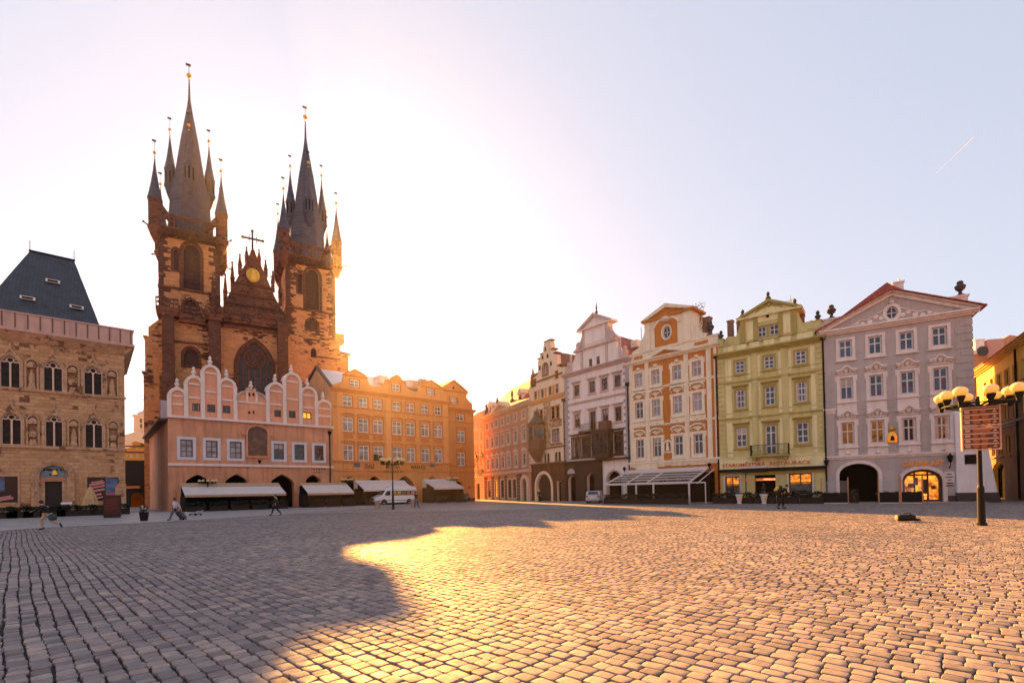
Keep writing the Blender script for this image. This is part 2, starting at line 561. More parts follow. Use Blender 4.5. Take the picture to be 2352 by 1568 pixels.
# ------------------------------------------------------------------ helpers: houses
class House:
    """an Empty at the left foot of the front; local x runs along the front, y into the house, z up"""
    def __init__(self, name, label, cat, P, d, group=None):
        self.P, self.d = Vector((P[0], P[1])), Vector(d).normalized()
        self.n = Vector((-self.d.y, self.d.x))
        self.root = empty(name, (P[0], P[1], 0), math.atan2(self.d.y, self.d.x), label, cat, group)
        self.holes = []
    def sz(self, v, x, y, off=0.0):
        """local (x, z) where the sight line of a photo point meets the plane y = off"""
        r = ray(*pd(v, x, y))
        q = self.P + self.n * off
        t = q.dot(self.n) / (r.x * self.n.x + r.y * self.n.y)
        p = Vector((r.x * t, r.y * t))
        return (p - q).dot(self.d), CAM_H + r.z * t
    def S(self, v, x, y, off=0.0):
        return self.sz(v, x, y, off)[0]
    def Z(self, v, x, y, off=0.0):
        return self.sz(v, x, y, off)[1]
    def world(self, s, y, z=0.0):
        p = self.P + self.d * s + self.n * y
        return Vector((p.x, p.y, z))
    def part(self, name, mb, m, parent=None, label=None, smooth=False):
        return tag(mb.build(name, m, parent or self.root, smooth), label)
    def parts(self, name, mb, m, parent=None):
        """one part for each separate piece collected in mb"""
        for c in mb.chunks:
            b = MB()
            v0, v1, f0, f1 = c
            b.add(mb.v[v0:v1], [tuple(i - v0 for i in f) for f in mb.f[f0:f1]])
            self.part(name, b, m, parent)
    def wall(self, outline, m, reveal=.22, depth=12.0, name='wall', cap=True):
        return self.part(name, MB().plate(outline, self.holes, reveal, depth, cap), m)
    def window(self, o, frame, pane, cols=2, trans=(.62,), sur=None, sur_w=.18, sur_d=.05, sill=None, hood=None, hood_m=None,
               y=.14, bar=.06, name='window', sill_w=.12, label=None, ears=0.0):
        """o is the opening outline; frame > pane, surround, sill, hood"""
        self.holes.append(o)
        xs, zs = [p[0] for p in o], [p[1] for p in o]
        x0, x1, z0, z1 = min(xs), max(xs), min(zs), max(zs)
        b = MB().ring(inset(o, .004), inset(o, bar + .02), y - .03, y + .05)
        for k in range(1, cols):
            c = x0 + (x1 - x0) * k / cols
            zt = z1
            if len(o) > 4:
                zt = max(p[1] for p in o if abs(p[0] - c) <= (x1 - x0) / 4 + .01)
            b.box(c - bar / 2, c + bar / 2, y - .02, y + .04, z0 + .03, zt - .03)
        for t in trans:
            zz = z0 + (z1 - z0) * t
            b.box(x0 + .03, x1 - .03, y - .024, y + .044, zz - bar * .55, zz + bar * .55)
        w = self.part(name, b, frame, label=label)
        i = inset(o, .05)
        self.part('pane', MB().prism(i, y + .02, y + .05), pane, w)
        q = WR.random()
        if len(o) == 4 and cols == 2 and pane in (m_pane, m_paneb) and q < .42:
            c = MB()
            ww = x1 - x0
            if q < .26:
                k = WR.uniform(.14, .30)
                c.box(x0 + .06, x0 + ww * k, y + .006, y + .018, z0 + .06, z1 - .06)
                c.box(x1 - ww * k, x1 - .06, y + .006, y + .018, z0 + .06, z1 - .06)
                self.parts('curtain', c, m_drape, w)
            else:
                self.part('blind', c.box(x0 + .06, x1 - .06, y + .006, y + .018, z1 - (z1 - z0) * WR.uniform(.25, .6), z1 - .06), m_drape, w)
        if sur:
            s = MB().ring(inset(o, -sur_w), inset(o, -.004), -sur_d, -.002)
            if ears:
                s.box(x0 - sur_w - ears, x0 - sur_w - .003, -sur_d * .8, -.002, z1 - .3, z1 + sur_w)
                s.box(x1 + sur_w + .003, x1 + sur_w + ears, -sur_d * .8, -.002, z1 - .3, z1 + sur_w)
            self.part('surround', s, sur, w)
        if sill:
            self.part('sill', MB().box(x0 - sur_w - .08, x1 + sur_w + .08, -sill_w - sur_d, -.003, z0 - sur_w - .1, z0 - .003 if not sur else z0 - sur_w - .003), sill, w)
        if hood:
            self.part('hood', hood_mb(hood, x0, x1, z1 + (sur_w if sur else .05)), hood_m or sur, w)
        return w
    def pilaster(self, mb, s0, s1, z0, z1, p=.08):
        mb.box(s0, s1, -p, -.002, z0, z1)
    def cornice(self, z, h, proj, s0, s1, m, steps=3, name='cornice', back=.3, parent=None):
        b = MB()
        for k in range(steps):
            a0, a1 = z + h * k / steps, z + h * (k + 1) / steps
            p = proj * (k + 1) / steps
            b.box(s0 - p * .5, s1 + p * .5, -p, back, a0, a1 - (.002 if k < steps - 1 else 0))
        return self.part(name, b, m, parent)
    def text(self, body, s, z, size, m, y=-.06, width=None, name='lettering', ext=.02, parent=None, rot=0.0, align='CENTER'):
        cu = bpy.data.curves.new(name, 'FONT')
        cu.body, cu.size, cu.extrude, cu.align_x = body, size, ext, align
        cu.offset = size * .012
        o = bpy.data.objects.new(name, cu)
        COL.objects.link(o)
        o.parent = parent or self.root
        bpy.context.view_layer.update()
        if width:
            o.scale.x = width / max(.01, o.dimensions.x)
        o.location = (s, y, z)
        o.rotation_euler = (R(90), 0, 0)
        if rot:
            o.rotation_euler = (R(90), -rot, 0)
        cu.materials.append(m)
        bpy.context.view_layer.update()
        me = bpy.data.meshes.new_from_object(o.evaluated_get(bpy.context.evaluated_depsgraph_get()))
        q = bpy.data.objects.new(name, me)
        COL.objects.link(q)
        q.parent, q.location, q.rotation_euler, q.scale = o.parent, o.location, o.rotation_euler, o.scale
        bpy.data.objects.remove(o)
        return q
def hood_mb(kind, x0, x1, z):
    b, c, h = MB(), (x0 + x1) / 2, (x1 - x0) / 2
    if kind == 'flat':
        b.box(x0 - .32, x1 + .32, -.32, -.002, z + .22, z + .32)
        b.box(x0 - .24, x1 + .24, -.18, -.004, z + .12, z + .218)
    elif kind == 'pediment':
        b.prism([(x0 - .3, z + .15), (x1 + .3, z + .15), (x1 + .3, z + .25), (c, z + .7), (x0 - .3, z + .25)], -.25, -.002)
    elif kind == 'curve':
        top = [(c + (h + .28) * math.cos(a), z + .16 + .34 * math.sin(a)) for a in [math.pi * i / 8 for i in range(9)]]
        bot = [(c + (h + .1) * math.cos(a), z + .10 + .18 * math.sin(a)) for a in [math.pi * i / 8 for i in range(9)]]
        b.prism(top + bot[::-1], -.22, -.002)
    elif kind == 'wave':
        xs = [-1.62, -1.45, -1.05, -.75, -.5, -.25, 0, .25, .5, .75, 1.05, 1.45, 1.62]
        zs = [.50, .50, .53, .60, .74, .84, .88, .84, .74, .60, .53, .50, .50]
        top = [(c + h * a, z + q) for a, q in zip(xs, zs)]
        bot = [(c + h * a * .97, z + q - .15) for a, q in zip(xs, zs)]
        b.prism(bot + top[::-1], -.38, -.002)
        bot2 = [(c + h * a * .9, z + q - .28) for a, q in zip(xs, zs)]
        b.prism(bot2 + [(p[0] * .985 + c * .015, p[1] - .003) for p in bot][::-1], -.2, -.004)
        b.box(c - h * 1.3, c + h * 1.3, -.07, -.003, z + .06, z + .2)
        for k in (-1, 1):
            b.ball((c + k * h * .62, -.05, z + .3), .13, 8, 5)
        b.ball((c, -.06, z + .42), .2, 8, 5, 1.2)
    elif kind == 'shell':
        n = 10
        top = [(c + (h + .34) * math.cos(a), z + .42 * 1 + .46 * math.sin(a)) for a in [math.pi * i / n for i in range(n + 1)]]
        bot = [(c + (h + .22) * math.cos(a), z + .38 + .34 * math.sin(a)) for a in [math.pi * i / n for i in range(n + 1)]]
        b.prism(top + bot[::-1], -.3, -.002)
        for i in range(1, n, 1):
            a = math.pi * i / n
            b.tube((c, -.05, z + .1), (c + (h + .1) * math.cos(a), -.07, z + .34 + .3 * math.sin(a)), .03, .07, 5)
        b.ball((c, -.04, z + .16), .16, 8, 5)
        for k in (-1, 1):
            b.ball((c + k * (h + .22), -.04, z + .25), .12, 7, 5)
    return b
def urn_mb(x, y, z, h):
    r = h * .3
    return MB().lathe([(r * .8, 0), (r * .8, h * .08), (r * .35, h * .14), (r * .3, h * .3), (r * .8, h * .45), (r, h * .62), (r * .7, h * .72), (r * .45, h * .78), (r * .6, h * .86), (r * .45, h * .95), (r * .1, h)], (x, y, z), 10)
def finial_mb(x, y, z, h, r=None):
    r = r or h * .22
    return MB().lathe([(r * .9, 0), (r * .9, h * .12), (r * .4, h * .18), (r, h * .38), (r * .85, h * .5), (r * .35, h * .58), (r * .62, h * .74), (r * .5, h * .88), (r * .08, h)], (x, y, z), 10)

# palette
m_pane = glass('window_glass')
m_paneb = glass('sky_blue_window_glass', (.030, .055, .11))  # blue of the mirrored sky is put into the glass colour
m_palepane = glass('pale_window_glass', (.30, .27, .27), .12, .35)  # curtains and mirrored sky are both put into this pale colour
WR = random.Random(12)
m_drape = glass('curtain_behind_glass', (.36, .33, .31), .25, .2)
m_white = plain('white_paint', (.62, .58, .55), .6, .08, 2, streak=.15)
m_dkwood = plain('dark_timber', (.06, .03, .02), .6, .3, 3)
m_iron = plain('black_iron', (.0045, .0045, .0045), .6, .3, 4, spec=.2)
m_bronze = plain('dark_stone', (.05, .042, .038), .7, .3, 4)
m_brown = plain('brown_window_frame', (.13, .06, .035), .6, .2, 3)
m_gold = plain('gilding', (.75, .42, .08), .35, .15, 3, metal=.8)
m_redtile = tiles('red_roof_tiles', (.42, .075, .035), (.30, .055, .03))
m_brtile = tiles('brown_roof_tiles', (.20, .075, .04), (.14, .055, .035))
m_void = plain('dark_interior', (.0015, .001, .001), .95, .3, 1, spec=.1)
m_copper = plain('roof_metal', (.26, .17, .14), .5, .2, 1.5, metal=.2, streak=.3)
m_chim = masonry('chimney_brick', (.34, .17, .12), (.27, .14, .10), (.3, .25, .22), .25, .08, .01)
m_lit = glow('lit_shop_interior', (1.0, .27, .025), .42, .9, 1.6)

# ------------------------------------------------------------------ right-hand row: corner points of the fronts
def chain():
    """fronts run on from one another; each front's direction and far corner"""
    u = lambda x, y: (lambda r: r.x / r.y)(ray(x, y))
    Y = 40.0
    P = Vector((u(2239, 950) * Y, Y))
    pts = [P]
    for slope, (x, y) in ((-1.715, (1894, 950)), (-1.29, (1651, 950)), (-.957, (1446, 950)), (-.80, (1299, 1000)), (-.60, (1219, 1000)), (-.473, (1112, 1050)), (-.35, (1088, 1050))):
        # P + t*(slope, 1) meets X = u*Y
        k = u(x, y)
        t = (P.x - k * P.y) / (k - slope)
        P = P + t * Vector((slope, 1))
        pts.append(P)
    return pts
CH = chain()
def row_house(i, name, label, cat='house'):
    h = House(name, label, cat, CH[i + 1], CH[i] - CH[i + 1])
    h.L = (CH[i] - CH[i + 1]).length
    return h

# ------------------------------------------------------------------ grey house
def grey_house():
    h = row_house(0, 'grey_house', 'grey baroque corner house with a wide triangular pediment and red tiled roof')
    L = h.L
    m = plain('grey_plaster', (.29, .265, .252), .85, .14, .7, bump=.006, streak=.25)
    mt = plain('pale_stone_trim', (.48, .43, .40), .8, .10, 1.5, streak=.25)
    zc = h.Z('G', 560, 335)                       # underside of the cornice
    zb = h.Z('G', 530, 1190)                      # ledge above the ground floor
    zl = h.Z('G', 120, 905)
    cols = [(234, .62), (428, .66), (633, .67), (849, .70)]
    sx = [h.S('G', 234, 750), h.S('G', 428, 730), h.S('G', 633, 710), h.S('G', 849, 690)]
    hw = (h.S('G', 682, 700) - h.S('G', 587, 700)) / 2
    rows = [(h.Z('G', 632, 490), h.Z('G', 632, 370), None, m_paneb), (h.Z('G', 632, 778), h.Z('G', 632, 630), 'wave', m_paneb), (h.Z('G', 635, 1088), h.Z('G', 635, 935), 'wave', m_pane)]
    for r, (z0, z1, hood, pane) in enumerate(rows):
        for s in sx:
            w = h.window(rect(s - hw, s + hw, z0, z1), m_white, pane, 2, (.6,), mt, .24, .07, mt, hood, mt, bar=.1, ears=.1 if r else 0)
            if r:
                h.part('apron', MB().box(s - hw * 1.5, s + hw * 1.5, -.05, -.002, z0 - 1.35, z0 - .37), mt, w)
                if r == 2:
                    h.part('relief', MB().lathe([(.05, -.3), (.2, -.1), (.12, .05), (.05, .12)], (s, -.06, z0 - .75), 8), mt, w)
    # ground floor
    a0 = arch(h.S('G', 190, 1400), h.S('G', 445, 1400), .02, h.Z('G', 320, 1232), 'round', 1.0)
    a1 = arch(h.S('G', 600, 1400), h.S('G', 865, 1400), .02, h.Z('G', 735, 1268), 'round', 1.0)
    h.holes += [a0, a1]
    h.wall([(0, 0), (L, 0), (L, zc), (0, zc)], m, .45, 14)
    h.part('passage', MB().prism(inset(a0, .01), .8, 1.0), m_void)
    d = h.part('shop_front', MB().prism(inset(a1, .01), .5, .7), m_lit, label='brightly lit orange shop window under an arch')
    b = MB()
    rg = random.Random(2)
    for k in range(9):
        x = h.S('G', 615, 1400) + .3 + k * .52
        b.box(x, x + rg.uniform(.15, .4), .47, .492, .3 + rg.uniform(0, 1.4), .6 + rg.uniform(.6, 1.9))
    b.ring(inset(a1, .02), inset(a1, .22), .32, .46)
    xs = [p[0] for p in a1]
    for f in (.33, .66):
        x = min(xs) + (max(xs) - min(xs)) * f
        b.box(x - .06, x + .06, .36, .46, .05, 2.6)
    b.box(min(xs) + .1, max(xs) - .1, .35, .45, 2.3, 2.45)
    h.parts('shop_frame', b, m_dkwood, d)
    for a, nm in ((a0, 'arch_surround'), (a1, 'arch_surround')):
        h.part(nm, MB().ring(inset(a, -.28), inset(a, -.004), -.06, -.002), mt)
    h.part('plinth', MB().box(-.02, min(p[0] for p in a0) - .3, -.09, -.004, 0, .55).box(max(p[0] for p in a0) + .3, min(xs) - .3, -.09, -.004, 0, .55).box(max(xs) + .3, L, -.09, -.004, 0, .55), m_bronze)
    h.cornice(zb, .3, .2, 0, L, mt, 2, 'string_course', .1)
    # corner pilasters, quoins, band
    b = MB()
    h.pilaster(b, .02, .75, zb + .32, zl - .05)
    h.pilaster(b, .02, .55, zl + .5, zc)
    for k in range(14):
        z = zl + .2 + k * .62
        if z + .5 < zc:
            b.box(L - .75 - (k % 2) * .35, L + .04, -.05, -.003, z, z + .5)
    h.part('quoins', b, m)
    h.cornice(zl - .05, .45, .22, -.02, .8, mt, 3, 'capital', .05)
    # horizontal grooves of the lower storeys
    g = MB()
    for k in range(9):
        z = zb + .6 + k * .48
        for s0, s1 in ((.8, sx[0] - hw * 1.7), (sx[0] + hw * 1.7, sx[1] - hw * 1.7), (sx[1] + hw * 1.7, sx[2] - hw * 1.7), (sx[2] + hw * 1.7, sx[3] - hw * 1.7), (sx[3] + hw * 1.7, L - .1)):
            g.box(s0, s1, -.03, -.003, z, z + .42)
    h.part('rustication', g, m)
    # pediment
    h.cornice(zc, .45, .55, -.05, L + .1, mt, 3)
    ap = h.sz('G', 525, 118)
    za = ap[1]
    zt = zc + .45
    tri = [(0, zt), (L, zt), (ap[0], za)]
    ob = h.sz('G', 530, 248)
    oc = [(ob[0] + .42 * math.cos(a), ob[1] + .55 * math.sin(a)) for a in [2 * math.pi * i / 16 for i in range(16)]]
    h.holes = []
    w = h.window(oc, m_white, m_pane, 2, (.5,), mt, .24, .1, name='round_window')
    h.wall(tri, m, .2, 8, 'pediment')
    def raking(a, bb, t, p0, p1):
        d = Vector((bb[0] - a[0], bb[1] - a[1])).normalized()
        n = Vector((-d.y, d.x)) * t
        return MB().prism([a, bb, (bb[0] + n.x, bb[1] + n.y), (a[0] + n.x, a[1] + n.y)], p0, p1)
    b = MB()
    up = (ap[0], za)
    for e, sg in (((-.5, zt - .05), 1), ((L + .55, zt - .05), -1)):
        for k, (t0, t1, pr) in enumerate(((-.30, -.03, .22), (-.02, .12, .5))):
            d = (Vector(up) - Vector(e)).normalized()
            n = Vector((-d.y, d.x)) * sg
            b.prism([(e[0] + n.x * t0, e[1] + n.y * t0), (up[0], up[1] + t0 * 1.05), (up[0], up[1] + t1 * 1.05), (e[0] + n.x * t1, e[1] + n.y * t1)], -pr, .1 + .01 * k)
    h.part('raking_cornice', b, mt)
    # scrollwork in the gable
    b = MB()
    for k in (-1, 1):
        for j, (dx, dz, r) in enumerate(((.75, -.35, .2), (1.15, -.15, .22), (1.6, -.5, .22), (2.1, -.62, .2), (2.55, -.5, .16), (3.0, -.85, .15), (3.5, -.95, .12))):
            b.lathe([(r, 0), (r * .95, .06), (r * .5, .09), (.02, .1)], (0, 0, 0), 9)
            nn = len(b.v) - 36
            for i in range(nn, len(b.v)):
                x, y, z = b.v[i]
                b.v[i] = (ob[0] + k * dx + x, -.002 - z, ob[1] + dz + y)
        b.path([(ob[0] + k * x, -.05, ob[1] + z) for x, z in ((.6, .3), (.95, .15), (1.4, -.1), (1.8, -.3), (2.3, -.25), (2.8, -.6), (3.4, -.75), (3.9, -.95))], .06, 5)
        b.path([(ob[0] + k * x, -.05, ob[1] + z) for x, z in ((.5, -.6), (.9, -.75), (1.3, -.85), (1.9, -.95), (2.5, -.85))], .06, 5)
    b.ball((ob[0], -.05, ob[1] + .95), .22, 8, 6)
    h.part('gable_relief', b, mt)
    # hipped roof: a front plane leaning back from the pediment, and the long planes behind it
    def on_roof(x, y):
        off = .3
        for _ in range(12):
            s, z = h.sz('G', x, y, off)
            off = .3 + max(0, z - zt) * .5
        return (s, off, z)
    outl = [on_roof(x, y) for x, y in ((497, 50), (560, 78), (640, 112), (735, 147), (830, 174), (960, 192), (1090, 204))]
    base = [(-.5, .3, zt - .1), (L + .6, .3, zt - .1)]
    front = [base[0]] + [outl[0]] + outl[1:] + [base[1]]
    n = len(front)
    vs = front + [(x, 13.5, z) for x, y, z in front]
    rf = MB().add(vs, [tuple(range(n))[::-1]] + [(i, i + 1, n + i + 1, n + i) for i in range(n - 1)])
    e = MB()
    for q0, q1 in (((-.62, zt + .03), (ap[0], za + .2)), ((ap[0], za + .2), (L + .8, zt + .05))):
        e.add([(q0[0], -.75, q0[1]), (q1[0], -.75, q1[1]), (q1[0], 1.0, q1[1] + .05), (q0[0], 1.0, q0[1] + .05), (q0[0], -.75, q0[1] - .1), (q1[0], -.75, q1[1] - .1), (q1[0], 1.0, q1[1] - .07), (q0[0], 1.0, q0[1] - .07)], [(0, 1, 2, 3), (7, 6, 5, 4), (4, 5, 1, 0), (5, 6, 2, 1), (7, 4, 0, 3)])
    r = h.part('roof', rf, m_redtile)
    h.part('roof_edge', e, m_redtile, r)
    # chimney, attic blocks and urns
    c0, c1 = h.sz('G', 540, 95, 3.2), h.sz('G', 607, 40, 3.2)
    h.part('chimney', MB().box(c0[0], c1[0], 3.2, 4.0, c0[1] - 1.5, c1[1] - .1).box(c0[0] - .08, c1[0] + .08, 3.12, 4.08, c1[1] - .1, c1[1] + .05).lathe([(.1, 0), (.08, .35)], (c0[0] + .5, 3.6, c1[1] + .05), 8), mt, r)
    for (xl, yl), (xr, yr), (ux, uy0, uy1) in (((78, 290), (265, 265), (136, 280, 195)), ((825, 160), (1048, 122), (978, 132, 38))):
        a, c = h.sz('G', xl, yl, .8), h.sz('G', xr, yr, .8)
        z = (a[1] + c[1]) / 2
        h.part('attic_block', MB().box(max(a[0], 0), min(c[0], L), .8, 1.5, zt, z - .14).box(max(a[0], 0) - .1, min(c[0], L) + .1, .7, 1.6, z - .14, z), mt)
        u0, u1 = h.sz('G', ux, uy0, 1.1), h.sz('G', ux, uy1, 1.1)
        h.part('urn', urn_mb(u0[0], 1.1, z - .002, u1[1] - z), m_bronze)
    # writing, board, emblem
    a, b_ = h.sz('G', 597, 1250), h.sz('G', 868, 1218)
    m_goldtxt = plain('gilt_letters', (.80, .36, .03), .4, .1, 2, metal=.3)
    h.text('GALERIE ART', (a[0] + b_[0]) / 2, h.Z('G', 735, 1246), .55, m_goldtxt, -.1, b_[0] - a[0])
    a, b_ = h.sz('G', 872, 1360), h.sz('G', 938, 1285)
    nb = h.part('notice_board', MB().box(a[0], b_[0], -.08, -.004, a[1], b_[1]), m_white)
    t = MB()
    for k, wd in enumerate((.5, .8, .4, .7, .8)):
        z = b_[1] - .25 - k * .24
        c = (a[0] + b_[0]) / 2
        t.box(c - wd / 2 * (b_[0] - a[0]) * .9, c + wd / 2 * (b_[0] - a[0]) * .9, -.086, -.081, z, z + .08)
    h.part('notice_lines', t, m_bronze, nb)
    c = h.sz('G', 532, 1050)
    h.part('emblem', MB().lathe([(.4, 0), (.42, .5), (.3, .8), (.1, 1.0)], (c[0], -.1, c[1] - .6), 10, sy=.2).ball((c[0], -.1, c[1] + .6), .25, 8, 6), m_gold, label='golden house emblem between first floor windows')
    h.part('emblem_figure', MB().lathe([(.16, 0), (.12, .3), (.03, .45)], (c[0], -.2, c[1] - .45), 8, sy=.3), m_iron)
    # whitewashed buttress on the corner
    p0 = h.sz('G', 940, 890, -.3)
    zt2 = p0[1]
    mw = plain('whitewash', (.56, .54, .56), .85, .06, 1.0, bump=.004, streak=.2)
    x0, x1 = p0[0], L + .25
    b = MB()
    zz = [0, .9, zt2 - .4, zt2]
    vs = []
    for z, f, e in ((0, -.42, .95), (zt2 - .25, -.3, .06), (zt2, -.02, .03)):
        vs += [(x0, f, z), (x1 + e, f, z), (x1 + e, 6.0, z), (x0, 6.0, z)]
    fs = []
    for k in (0, 4):
        for i in range(4):
            j = (i + 1) % 4
            fs.append((k + i, k + j, k + 4 + j, k + 4 + i))
    fs.append((8, 9, 10, 11))
    b.add(vs, fs)
    bt = h.part('buttress', b, mw, label='whitewashed sloping corner buttress')
    h.part('buttress_plinth', MB().add([(x0 - .05, -.5, 0), (x1 + 1.06, -.5, 0), (x1 + 1.06, 6.1, 0), (x0 - .05, 6.1, 0), (x0 - .05, -.45, .8), (x1 + .93, -.45, .8), (x1 + .93, 6.1, .8), (x0 - .05, 6.1, .8)],
           [(0, 1, 5, 4), (1, 2, 6, 5), (3, 0, 4, 7), (4, 5, 6, 7)]), m_bronze, bt)
    a, c = h.sz('G', 1008, 1236, -.4), h.sz('G', 1080, 1172, -.4)
    h.part('dark_plaque', MB().box(a[0], c[0], -.46, -.3, a[1], c[1]), m_iron, bt)
    return h
GREY = grey_house()

# ------------------------------------------------------------------ green house
def green_house():
    h = row_house(1, 'green_house', 'lime green house with a pedimented gable, three window bays and a small iron balcony')
    L = h.L
    m = plain('lime_plaster', (.375, .34, .145), .85, .14, .8, bump=.006, streak=.3)
    mp = plain('pale_lime_panel', (.50, .465, .25), .85, .09, .9, streak=.35)
    md = plain('olive_trim', (.245, .205, .055), .8, .12, 1.2, streak=.2)
    zc = h.Z('N', 445, 470)
    sx = [h.S('N', 242, 700), h.S('N', 437, 680), h.S('N', 649, 660)]
    hw = (h.S('N', 471, 700) - h.S('N', 402, 700)) / 2
    R3 = (h.Z('N', 437, 590), h.Z('N', 437, 505))
    R2 = (h.Z('N', 437, 834), h.Z('N', 437, 707))
    R1 = (h.Z('N', 437, 1102), h.Z('N', 437, 967))
    zs = h.Z('N', 437, 1182)                       # top of the sign band
    zs0 = h.Z('N', 437, 1252)
    pane1 = m_pane
    for i, s in enumerate(sx):
        h.window(rect(s - hw, s + hw, *R3), m_white, m_paneb, 2, (.33, .66), md, .16, .05, md, None, bar=.09)
        h.window(rect(s - hw, s + hw, *R2), m_white, m_paneb, 2, (.36, .68), md, .16, .05, md, 'flat', md, bar=.09)
        if i == 1:
            h.window(rect(s - hw * 1.12, s + hw * 1.12, h.Z('N', 437, 1165), R1[1]), m_white, m_pane, 2, (.3, .74), md, .12, .05, None, 'flat', md, bar=.12, name='balcony_door')
        else:
            h.window(rect(s - hw * 1.1, s + hw * 1.1, *R1), m_white, m_pane, 2, (.34, .66), md, .16, .05, md, 'flat', md, bar=.1)
    # shop floor
    zsh = h.Z('N', 437, 1285)
    g0 = rect(h.S('N', 142, 1350), h.S('N', 238, 1350), .45, zsh - .25)
    g1 = rect(h.S('N', 338, 1350), h.S('N', 478, 1350), .03, zsh - .2)
    g2 = rect(h.S('N', 567, 1350), h.S('N', 722, 1350), .45, zsh - .15)
    m_shop = glow('restaurant_window', (1.0, .28, .025), .25, .95, 1.8)
    for g in (g0, g2):
        w = h.window(g, m_dkwood, m_shop, 2, (.62,), m_white, .16, .06, bar=.1, name='shop_window', y=.2, label='dark framed restaurant window with warm light inside')
        h.part('lower_glass', MB().box(g[0][0] + .1, g[1][0] - .1, .12, .14, g[0][1] + .1, g[0][1] + (g[2][1] - g[0][1]) * .58), m_pane, w)
    h.holes.append(g1)
    h.wall([(0, 0), (L, 0), (L, zc), (0, zc)], m, .3, 14)
    h.part('entrance', MB().prism(inset(g1, .01), .6, .8), m_void)
    h.part('entrance_lintel', MB().box(g1[0][0] + .1, g1[1][0] - .1, .3, .55, g1[2][1] - .55, g1[2][1] - .35), glow('entrance_light', (1, .3, .08), .35))
    # panels and pilasters
    b, q = MB(), MB()
    edges = [.08] + [(sx[0] + sx[1]) / 2, (sx[1] + sx[2]) / 2] + [L - .08]
    for lo, hi, zz0, zz1 in ((0, 0, R3[0] - .55, R3[1] + .45), (0, 0, R2[0] - .75, R2[1] + .75), (0, 0, R1[0] - .85, R1[1] + .75)):
        for i, s in enumerate(sx):
            for k in (-1, 1):
                a, c = s + k * (hw + .34), s + k * (hw + .92)
                lo_, hi_ = min(a, c), max(a, c)
                q.box(max(lo_, .5), min(hi_, L - .45), -.045, -.003, zz0 + .35, zz1 - .2)
                q.box(max(lo_, .5), min(hi_, L - .45), -.045, -.003, zz0 - .12, zz0 + .22)
    h.parts('pale_panel', q, mp)
    for e in (edges[1], edges[2]):
        b.box(e - .3, e + .3, -.09, -.003, zs + .05, zc - .002)
    for k in range(int((zc - zs) / .5)):
        z = zs + .1 + k * .5
        for a, c in ((.02, .62), (L - .62, L - .02)):
            b.box(a, c, -.08, -.003, z, z + .44)
    h.parts('pilaster', b, m)
    for z in ((R3[0] + R2[1]) / 2 - .1, (R2[0] + R1[1]) / 2 - .1):
        h.cornice(z, .14, .1, 0, L, md, 1, 'string_course', .02)
    # sign band with letters
    sb = h.part('sign_band', MB().box(-.02, L + .02, -.14, -.004, zs0, zs).box(-.06, L + .06, -.2, -.003, zs + .002, zs + .1), mp)
    m_let = plain('rust_letters', (.50, .11, .015), .6, .15, 3)
    a, c = h.S('N', 125, 1235), h.S('N', 412, 1220)
    h.text('STAROMĚSTSKÁ', (a + c) / 2, zs0 + .22, .5, m_let, -.17, c - a, parent=sb)
    a, c = h.S('N', 440, 1220), h.S('N', 712, 1205)
    h.text('RESTAURACE', (a + c) / 2, zs0 + .22, .5, m_let, -.17, c - a, parent=sb)
    h.part('awning_box', MB().box(.02, L - .02, -.4, -.004, zs0 - .32, zs0 - .02), m_iron, label='dark rolled awning box')
    h.part('shop_lintel', MB().box(0, L, -.1, -.004, zs0 - .62, zs0 - .33), md)
    # balcony
    bl = h.S('N', 308, 1140, -.8), h.S('N', 566, 1130, -.8)
    z0, z1 = h.Z('N', 437, 1166, -.8), h.Z('N', 437, 1098, -.8)
    bal = h.part('balcony', MB().box(bl[0], bl[1], -1.0, -.003, z0 - .18, z0).box(bl[0] + .15, bl[0] + .5, -.8, -.003, z0 - .5, z0 - .18).box(bl[1] - .5, bl[1] - .15, -.8, -.003, z0 - .5, z0 - .18), md)
    r = MB()
    for x0, y0, x1, y1 in ((bl[0] + .04, -.96, bl[1] - .04, -.96), (bl[0] + .04, -.96, bl[0] + .04, -.02), (bl[1] - .04, -.96, bl[1] - .04, -.02)):
        r.tube((x0, y0, z1), (x1, y1, z1), .03, n=6)
        r.tube((x0, y0, z0 + .08), (x1, y1, z0 + .08), .02, n=6)
        n = int(max(abs(x1 - x0), abs(y1 - y0)) / .13)
        for k in range(n + 1):
            t = k / n
            r.tube((x0 + (x1 - x0) * t, y0 + (y1 - y0) * t, z0), (x0 + (x1 - x0) * t, y0 + (y1 - y0) * t, z1), .013, n=4)
    h.part('railing', r, m_iron, bal)
    # cornice and gable
    h.cornice(zc, .5, .5, -.05, L + .05, md, 3)
    zt = zc + .5
    par = zt + .75
    h.part('parapet', MB().box(0, L, .1, .5, zt, par).box(-.05, L + .05, .04, .56, par, par + .1), m)
    q = MB()
    for f0, f1 in ((.06, .16), (.2, .3), (.33, .43), (.47, .57), (.62, .72), (.78, .92)):
        q.box(L * f0, L * f1, .05, .098, zt + .15, par - .1)
    h.parts('parapet_panel', q, mp)
    gl, gr = h.S('N', 246, 350, .1), h.S('N', 624, 300, .1)
    gz = h.Z('N', 435, 232, .1)
    h.holes = []
    for cx, cy in ((386, 345), (468, 330)):
        s = h.S('N', cx, cy, .1)
        h.window(rect(s - .42, s + .42, h.Z('N', 427, 372, .1), h.Z('N', 427, 302, .1)), m_white, m_pane, 2, (.5,), md, .12, .05, bar=.08, name='gable_window')
    ow = h.sz('N', 425, 242, .1)
    gb = MB().plate(rect(gl, gr, par - .3, gz), h.holes, .2, 3)
    g = gb.build('gable', m, h.root, loc=(0, .1, 0))
    for w in [o for o in h.root.children if o.name.startswith('gable_window')]:
        w.location.y = .1
